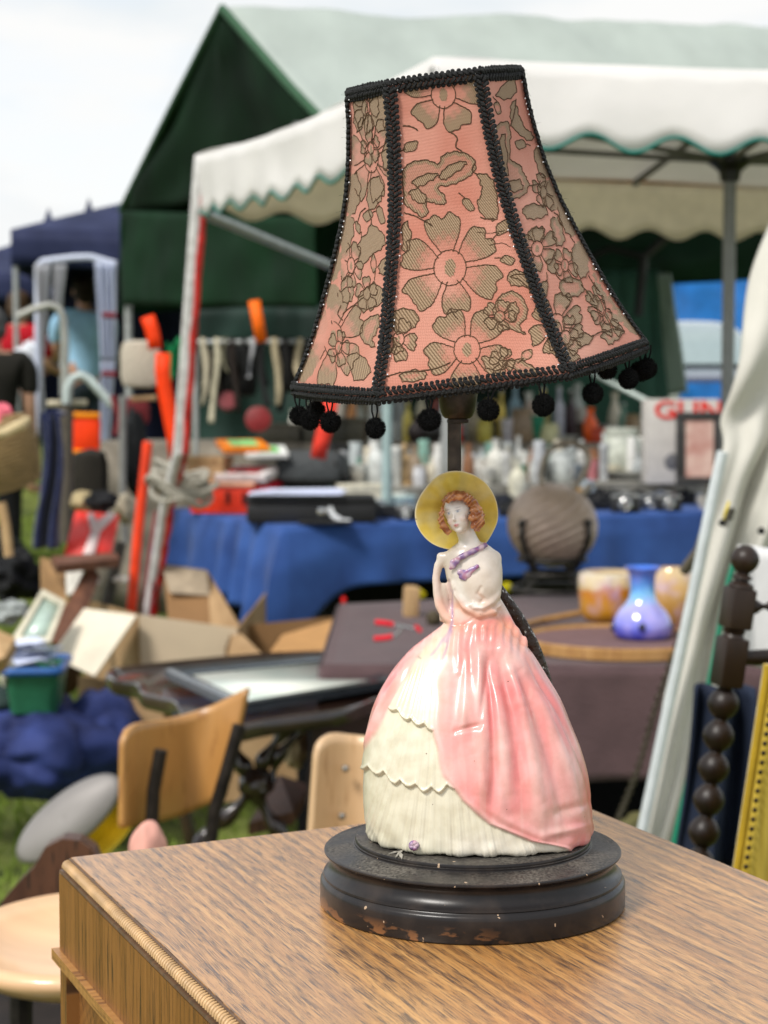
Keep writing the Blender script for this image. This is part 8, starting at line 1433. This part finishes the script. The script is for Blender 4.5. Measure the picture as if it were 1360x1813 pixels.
def chb2(u, v):
    xl = 545 + 14 * (1 - v); xr = 700; x = xl + (xr - xl) * u; r_ = 38; y0 = 1298 + (r_ - math.sqrt(max(0, r_ * r_ - max(0, r_ - (x - xl)) ** 2))) + .12 * max(0, x - 600); return tuple(P(x, y0 + (1520 - y0) * v, dC2 + .04 * math.sin(u * 3.14)))
sheet('backrest', chb2, 40, 12, plyp, ch2, .010)
for (x, y) in ((612, 1361), (606, 1445)): MB().sph(tuple(P(x, y, dC2 + .015)), .0055, 10).build('screw', mat('steel_screw', (.25, .24, .22), .35, .8), ch2)
p2 = P(640, 1540, dC2 - .1); b = MB(); b.box(.36, .34, .014, Matrix.Translation((p2.x + .03, p2.y - .1, .44)), bev=.006); b.build('seat', plyp, ch2)
for dx, dy in ((-.14, -.2), (.18, -.2), (-.12, .05), (.16, .05)): MB().tube([(p2.x + dx, p2.y + dy, .43 if dy < 0 else .62), (p2.x + dx * 1.1, p2.y + dy * 1.1, 0)], .011, 8).build('leg', mat('rusty_dark_steel', (.035, .03, .026), .6, .5), ch2)
# third seat, lower left, and dark wooden rail, pink knob
dS = 1.75; zs_ = P(50, 1690, dS).z
ch3 = thing('plywood_stool', 'pale plywood seat at the lower left behind the cabinet corner', 'chair', tuple(P(20, 1700, dS)[:2]) + (0,))
b = MB(); sc = PZ(150, 1690, .80)
def seat3(u, v):
    a = u * 6.283; x = math.cos(a); y = math.sin(a); return (sc.x + x * v * .125, sc.y + y * v * .15, sc.z - .018 * (1 - v * v) + .02 * v ** 6)
b.grid(seat3, 48, 10, closed=True); b.build('seat', mat('varnished_beech', (.70, .46, .28), .3, var=.10, scale=6, stretch=(1, 6, 1), bump=.02, coat=.4), ch3, solid=.014)
for dx, dy in ((-.08, -.09), (.08, -.09), (-.08, .09), (.08, .09)): MB().tube([(sc.x + dx, sc.y + dy, sc.z - .02), (sc.x + dx * 1.2, sc.y + dy * 1.2, 0)], .012, 8).build('leg', mat('rusty_dark_steel', (.035, .03, .026), .6, .5), ch3)
b = MB(); b.tube([(sc.x - .06, sc.y - .1, sc.z - .09), (sc.x - .03, sc.y - .13, sc.z - .12), (sc.x - .06, sc.y - .14, sc.z - .17)], .009, 10); b.build('leg_bracket', mat('chrome', (.55, .55, .55), .2, .95), ch3)
dR_ = 2.3; b = MB(); prof2 = [(-20, 1640), (0, 1600), (30, 1565), (60, 1535), (80, 1500), (110, 1485), (140, 1488), (165, 1505), (175, 1530), (170, 1560), (150, 1580), (120, 1600), (60, 1620), (-20, 1680)]
mm_ = MB(); n_ = len(prof2); fr_ = [P(x, y, dR_) for x, y in prof2]; bk = [p + Vector((0, .035, 0)) for p in fr_]; mm_.add(fr_ + bk, [tuple(range(n_)), tuple(range(2 * n_ - 1, n_ - 1, -1))] + [(i, i + n_, (i + 1) % n_ + n_, (i + 1) % n_) for i in range(n_)]); o = mm_.build('chair_rail', wood('dark_walnut', (.07, .025, .012), (.13, .05, .022), (.02, .01, .005), (20, 260), uvs=False, rough=.35), smooth=0); tag(o, 'dark walnut curved chair rail at the left behind the cabinet corner', 'chair rail')
blob('rounded_stool', 'rounded pinkish wooden stool corner just behind the cabinet edge', 'stool', 262, 1512, 2.2, 34, 58, .05, (.62, .33, .27), 3, .08)
pz3 = P(30, 1772, 2.15); b = MB(); b.box(.34, .3, pz3.z, Matrix.Translation((pz3.x, pz3.y, pz3.z / 2)), bev=.01); tag(b.build('dark_chest', mat('near_black_chest', (.022, .015, .011), .6, var=.4)), 'near-black wooden chest under the pale round seat at the lower left', 'chest')
# grey and brass dish propped on the grass
dD = 3.9; c_ = P(122, 1450, dD); ds = thing('metal_dish', 'big oval grey dish with a polished brass rim propped on the grass', 'dish', c_); M_ = Matrix.Translation(c_) @ Matrix.Rotation(R(-38), 4, 'Y') @ Matrix.Rotation(R(62), 4, 'X')
sx = S(116, dD); 
b = MB(); b.grid(lambda u, v: tuple(M_ @ Vector((sx * v * math.cos(u * 6.283), sx * .42 * v * math.sin(u * 6.283), .022 * (1 - v ** 3)))), 48, 10, closed=True); b.build('bowl', mat('brushed_grey_metal', (.24, .225, .215), .55, .2, var=.25, scale=3, bump=.05), ds, solid=.004)
of_ = Vector((S(28, dD), .045, -S(38, dD))); b = MB(); b.grid(lambda u, v: tuple(M_ @ Vector((sx * v * math.cos(u * 6.283), sx * .46 * v * math.sin(u * 6.283), 0)) + of_), 60, 6, closed=True); b.grid(lambda u, v: tuple(M_ @ Vector((sx * (1 + .02 * v) * math.cos(u * 6.283), sx * .42 * (1 + .02 * v) * math.sin(u * 6.283), -.10 * v))), 60, 6, closed=True); b.tube([M_ @ Vector((sx * 1.02 * math.cos(a), sx * .43 * math.sin(a), -.10)) for a in np.linspace(0, 6.283, 61)[:-1]], S(3, dD), 8, closed=True); b.build('brass_rim', mat('polished_brass', (.70, .52, .10), .2, .85, var=.1, bump=0), ds)
# navy bundle on the grass
def bundle(nm, lab, cx, cy, d, w_, h, dp, m, seed, cat='cloth', sx_=0):
    q = P(cx, cy, d); b = MB(); b.sph((0, 0, 0), (S(w_, d), dp, S(h, d)), 44, Matrix.Translation(q)); 
    V_ = []
    for p in b.v:
        r0 = p - q; n_ = r0.normalized(); k = noise.noise(r0 * 5.5 + Vector((seed, 0, 0))) * .34 + abs(noise.noise(r0 * 11 + Vector((0, seed, 0)))) * .26 + noise.noise(r0 * 24) * .06; pp = q + r0 * (1 + k); pp.z = max(pp.z, gz(pp.x, pp.y) + .004); V_.append(pp)
    b.v = V_; return tag(b.build(nm, m, smooth=60), lab, cat)
nb = mat('navy_bundle_cloth', (.018, .028, .12), .75, var=.4, scale=6, bump=.4, col2=(.05, .075, .26))
bundle('navy_bundle', 'large crumpled navy cloth bundle on the grass at the left', 60, 1322, 5.6, 150, 74, .26, nb, 2); bundle('navy_bundle', 'right-hand peak of crumpled navy cloth beside the cardboard', 185, 1300, 5.7, 62, 70, .2, nb, 9)
blob('blue_plastic', 'bright blue plastic scrap between the navy cloths', 'scrap', 112, 1258, 5.75, 16, 14, .03, (.02, .07, .40), 3, .4)
# ------------------------------------------------------------------ right side: white canvas, bed post, yellow panel
def spl2(pts, k=6): return [(p.x, p.y) for p in spline([(a, b_, 0) for a, b_ in pts], k)]
wl = spl2([(1372, 380), (1345, 440), (1325, 500), (1312, 570), (1300, 640), (1284, 700), (1271, 745), (1276, 785), (1262, 850), (1250, 920), (1236, 1000), (1215, 1080), (1198, 1150), (1180, 1230), (1164, 1310), (1148, 1390), (1128, 1475), (1105, 1560)]); wr = spl2([(1640, 380), (1620, 440), (1600, 500), (1580, 570), (1560, 640), (1530, 700), (1500, 745), (1470, 785), (1420, 850), (1385, 920), (1345, 1000), (1318, 1080), (1300, 1150), (1280, 1230), (1262, 1310), (1244, 1390), (1222, 1475), (1200, 1560)])
dW = 3.1
def wcv(u, v):
    i = v * (len(wl) - 1); k = min(int(i), len(wl) - 2); t = i - k; xl, yl = wl[k][0] + (wl[k + 1][0] - wl[k][0]) * t, wl[k][1] + (wl[k + 1][1] - wl[k][1]) * t; xr = wr[k][0] + (wr[k + 1][0] - wr[k][0]) * t
    f = .03 * abs(math.sin(u * 5.5 + .8 * math.sin(v * 4))) + .006 * math.sin(u * 23 + v * 3) + .03 * noise.noise(Vector((u * 3, v * 6, 0))); return tuple(P(xl + (xr - xl) * u, yl, dW) + Vector((0, -f * (1.6 - v), 0)))
b = MB(); b.grid(wcv, 70, 90); o = b.build('white_canvas_bundle', mat('creamy_white_canvas', (.68, .66, .60), .75, var=.07, scale=8, bump=.25, trans=.2), solid=.006, smooth=60); tag(o, 'tall gathered white canvas bundle leaning at the right in front of the stall', 'canvas')
b = MB(); b.tube([P(1280, 800, dW - .1), P(1262, 880, dW - .09), P(1236, 1010, dW - .08), P(1184, 1250, dW - .06), P(1136, 1478, dW - .05), P(1112, 1600, dW - .05)], S(10, dW), 12); tag(b.build('white_pole', mat('white_alu_pole', (.62, .66, .67), .35, .2, var=.08)), 'slim white pole running down along the canvas bundle', 'pole')
b = MB(); b.tube([P(1306, 975, 2.85), P(1290, 1030, 2.85), P(1262, 1180, 2.85), P(1228, 1340, 2.85), P(1196, 1480, 2.85), P(1180, 1560, 2.85)], S(5.5, 2.85), 8); tag(b.build('green_rod', mat('emerald_rod', (.01, .22, .13), .4, var=.15)), 'thin emerald green rod right of the canvas bundle', 'rod')
ch_ = MB(); pts = [P(1296, 900, 3.05), P(1265, 985, 3.1), P(1212, 1110, 3.25), P(1165, 1240, 3.4), P(1130, 1360, 3.5), P(1095, 1450, 3.55)]; pts = spline([tuple(p) for p in pts], 14)
for i in range(len(pts) - 1):
    c_ = (pts[i] + pts[i + 1]) / 2; t_ = (pts[i + 1] - pts[i]); L_ = t_.length * .72; t_.normalize(); s_ = t_.cross(Vector((0, 1, 0))).normalized() if i % 2 else Vector((0, 1, 0)); ch_.tube([c_ + t_ * L_ * math.cos(a) + s_ * S(6, 3.3) * math.sin(a) for a in np.linspace(0, 6.283, 11)[:-1]], S(1.9, 3.3), 5, closed=True)
tag(ch_.build('chain', mat('brown_grey_chain', (.13, .115, .085), .55, .5)), 'brown-grey chain hanging left of the canvas bundle', 'chain')
b = MB(); b.tube([P(1262, 905, 3.3), P(1238, 975, 3.35), P(1212, 1010, 3.4)], S(10, 3.35), 10); tag(b.build('grey_cord_roll', mat('grey_brown_cord', (.16, .14, .11), .8)), 'thick grey-brown cord behind the canvas above the vases', 'cord')
for (x, y, lab) in ((1279, 926, 'left'), (1348, 940, 'right')): blob('black_toggle', 'black ball toggle on the canvas, the %s one' % lab, 'toggle', x, y, 2.8, 6.5, 6.5, .006, (.01, .01, .01), 1, .02)
band([(1291, 888), (1284, 908), (1280, 924)], 4, 2.85, mat('yellow_elastic', (.62, .48, .05), .6), 'yellow_elastic', 'yellow elastic loop on the left black toggle', 'elastic', .003)
b = MB(); b.grid(lambda u, v: tuple(P(1308 + 160 * u, 965 + 20 * u + 215 * v, 2.75) + Vector((0, .03 * math.sin(u * 9), 0))), 14, 10); tag(b.build('white_sheet', mat('white_sheet_cloth', (.72, .72, .72), .7, var=.04, trans=.2), solid=.004), 'plain white sheet behind the ball-topped bed post', 'sheet')
# turned bed post
dB = 1.9; bp_m = mat('dark_turned_oak', (.018, .010, .007), .42, var=.5, scale=30, stretch=(1, 1, .3), bump=.15, col2=(.05, .028, .018), spec=.35); sB = dB / FPX
bt0 = P(1323, 965, dB); bt1 = P(1243, 1495, dB); axd = (bt1 - bt0).normalized(); ub = -axd; xb = Vector((0, -1, 0)).cross(ub).normalized(); yb = ub.cross(xb)
MB_ = Matrix((( *[xb.x, yb.x, ub.x], bt0.x), (*[xb.y, yb.y, ub.y], bt0.y), (*[xb.z, yb.z, ub.z], bt0.z), (0, 0, 0, 1)))
bed = thing('bed_end', 'dark turned oak bed end with a ball finial and bobbin post leaning at the right', 'bed end', Vector((bt1.x - .05, bt1.y, 0)))
def Lb(prof, name, n=36): MB().lathe([(r * sB, -h * sB) for r, h in prof], n, MB_).build(name, bp_m, bed)
Lb([(0, 0), (9, 1.5), (17, 7), (23, 15), (26, 26), (23, 37), (17, 45), (11, 50), (11, 53), (17, 56), (18, 60), (12, 63), (13, 66), (22, 70), (23, 76), (0, 76)], 'finial')
def blk_(h0, h1, w_, name): MB().box(w_ * 2 * sB, w_ * 2 * sB, (h1 - h0) * sB, MB_ @ Matrix.Rotation(R(18), 4, 'Z'), c=(0, 0, -(h0 + h1) / 2 * sB), bev=5 * sB).build(name, bp_m, bed)
blk_(76.5, 150, 23, 'post_block'); Lb([(17, 150.5), (21, 154), (17, 160), (20, 166), (0, 166.1)], 'turned_collar'); blk_(166.5, 255, 23, 'post_block'); 
beads = []; h = 255.5; beads.append((13, h))
for k in range(13):
    for t in np.linspace(0, math.pi, 11): beads.append((12 + 16 * math.sin(t) ** .8, h + 4 + 54 * (t / math.pi)))
    h += 58.5; beads.append((11, h))
beads.append((0, h + .5)); Lb(beads, 'bobbin_turning')
yel_ = Vector((1, .25, .0)).normalized()
for (h_, L2, r_, knob) in ((112, 46, 9, True), (205, 420, 13, False)):
    p0 = bt0 + axd * h_ * sB + yel_ * 22 * sB; b = MB(); n_ = 16; b.tube([p0 + yel_ * L2 * sB * i / n_ for i in range(n_ + 1)], [r_ * sB * (1 + (.5 * math.sin(i / n_ * 3.14 * 2.4) if knob else .12 * math.sin(i * .9))) for i in range(n_ + 1)], 14); b.build('side_peg' if knob else 'cross_rail', bp_m, bed)
    if knob: MB().sph(tuple(p0 + yel_ * (L2 + 8) * sB), 15 * sB, 14).build('peg_knob', bp_m, bed)
# mustard upholstered panel with studs
dY = 1.75; yp = thing('upholstered_panel', 'mustard yellow striped upholstered panel edged with dark studs, at the lower right', 'panel', tuple(P(1370, 1500, dY)[:2]) + (0,)); yc = [P(1362, 1178, dY), P(1560, 1150, dY + .15), P(1500, 1760, dY + .15), P(1288, 1660, dY)]
def ypf(u, v): return tuple(yc[0].lerp(yc[1], u).lerp(yc[3].lerp(yc[2], u), v) + Vector((0, -.02 * math.sin(min(u * 3, 1) * 1.57), 0)))
ym = mat('mustard_striped_velvet', (.42, .28, .035), .8, var=.22, scale=22, stretch=(7, 1, .35), bump=.3, col2=(.58, .43, .10), sheen=.3); sheet('padding', ypf, 24, 30, ym, yp, .02)
ed = [yc[0].lerp(yc[3], t) for t in np.linspace(0, 1, 30)]; b = MB(); b.tube([p + Vector((-.002, -.004, 0)) for p in ed], S(7, dY), 8); b.build('edge_gimp', mat('mustard_gimp', (.36, .24, .04), .8), yp)
for i in range(1, 29): MB().sph(tuple(ed[i] + Vector((.004, -.014, 0))), (S(4.6, dY), S(3, dY), S(4.6, dY)), 8).build('stud', mat('dark_bronze_stud', (.05, .035, .02), .35, .7), yp)
b = MB(); b.grid(lambda u, v: tuple(P(1232 + 100 * u - 30 * v * (1 - u) + 4 * math.sin(v * 4), 1215 + 330 * v, 2.5) + Vector((0, .03 * math.sin(u * 10 + v), 0))), 20, 16); tag(b.build('navy_cloth', mat('slate_navy_cloth', (.022, .032, .062), .8, var=.3, scale=10), solid=.005), 'slate navy cloth hanging behind the bobbin post', 'cloth')
b = MB(); b.box(.22, .02, .12, Matrix.Translation(P(1290, 1560, 2.9)), bev=.004); tag(b.build('grey_board', mat('grey_plastic_board', (.16, .19, .20), .6)), 'grey board standing behind the foot of the bobbin post', 'board')
blob('khaki_sack', 'khaki sack on the ground between canvas bundle and cabinet', 'sack', 1160, 1480, 3.6, 70, 40, .1, (.13, .12, .05), 4, .3)
clean_org()
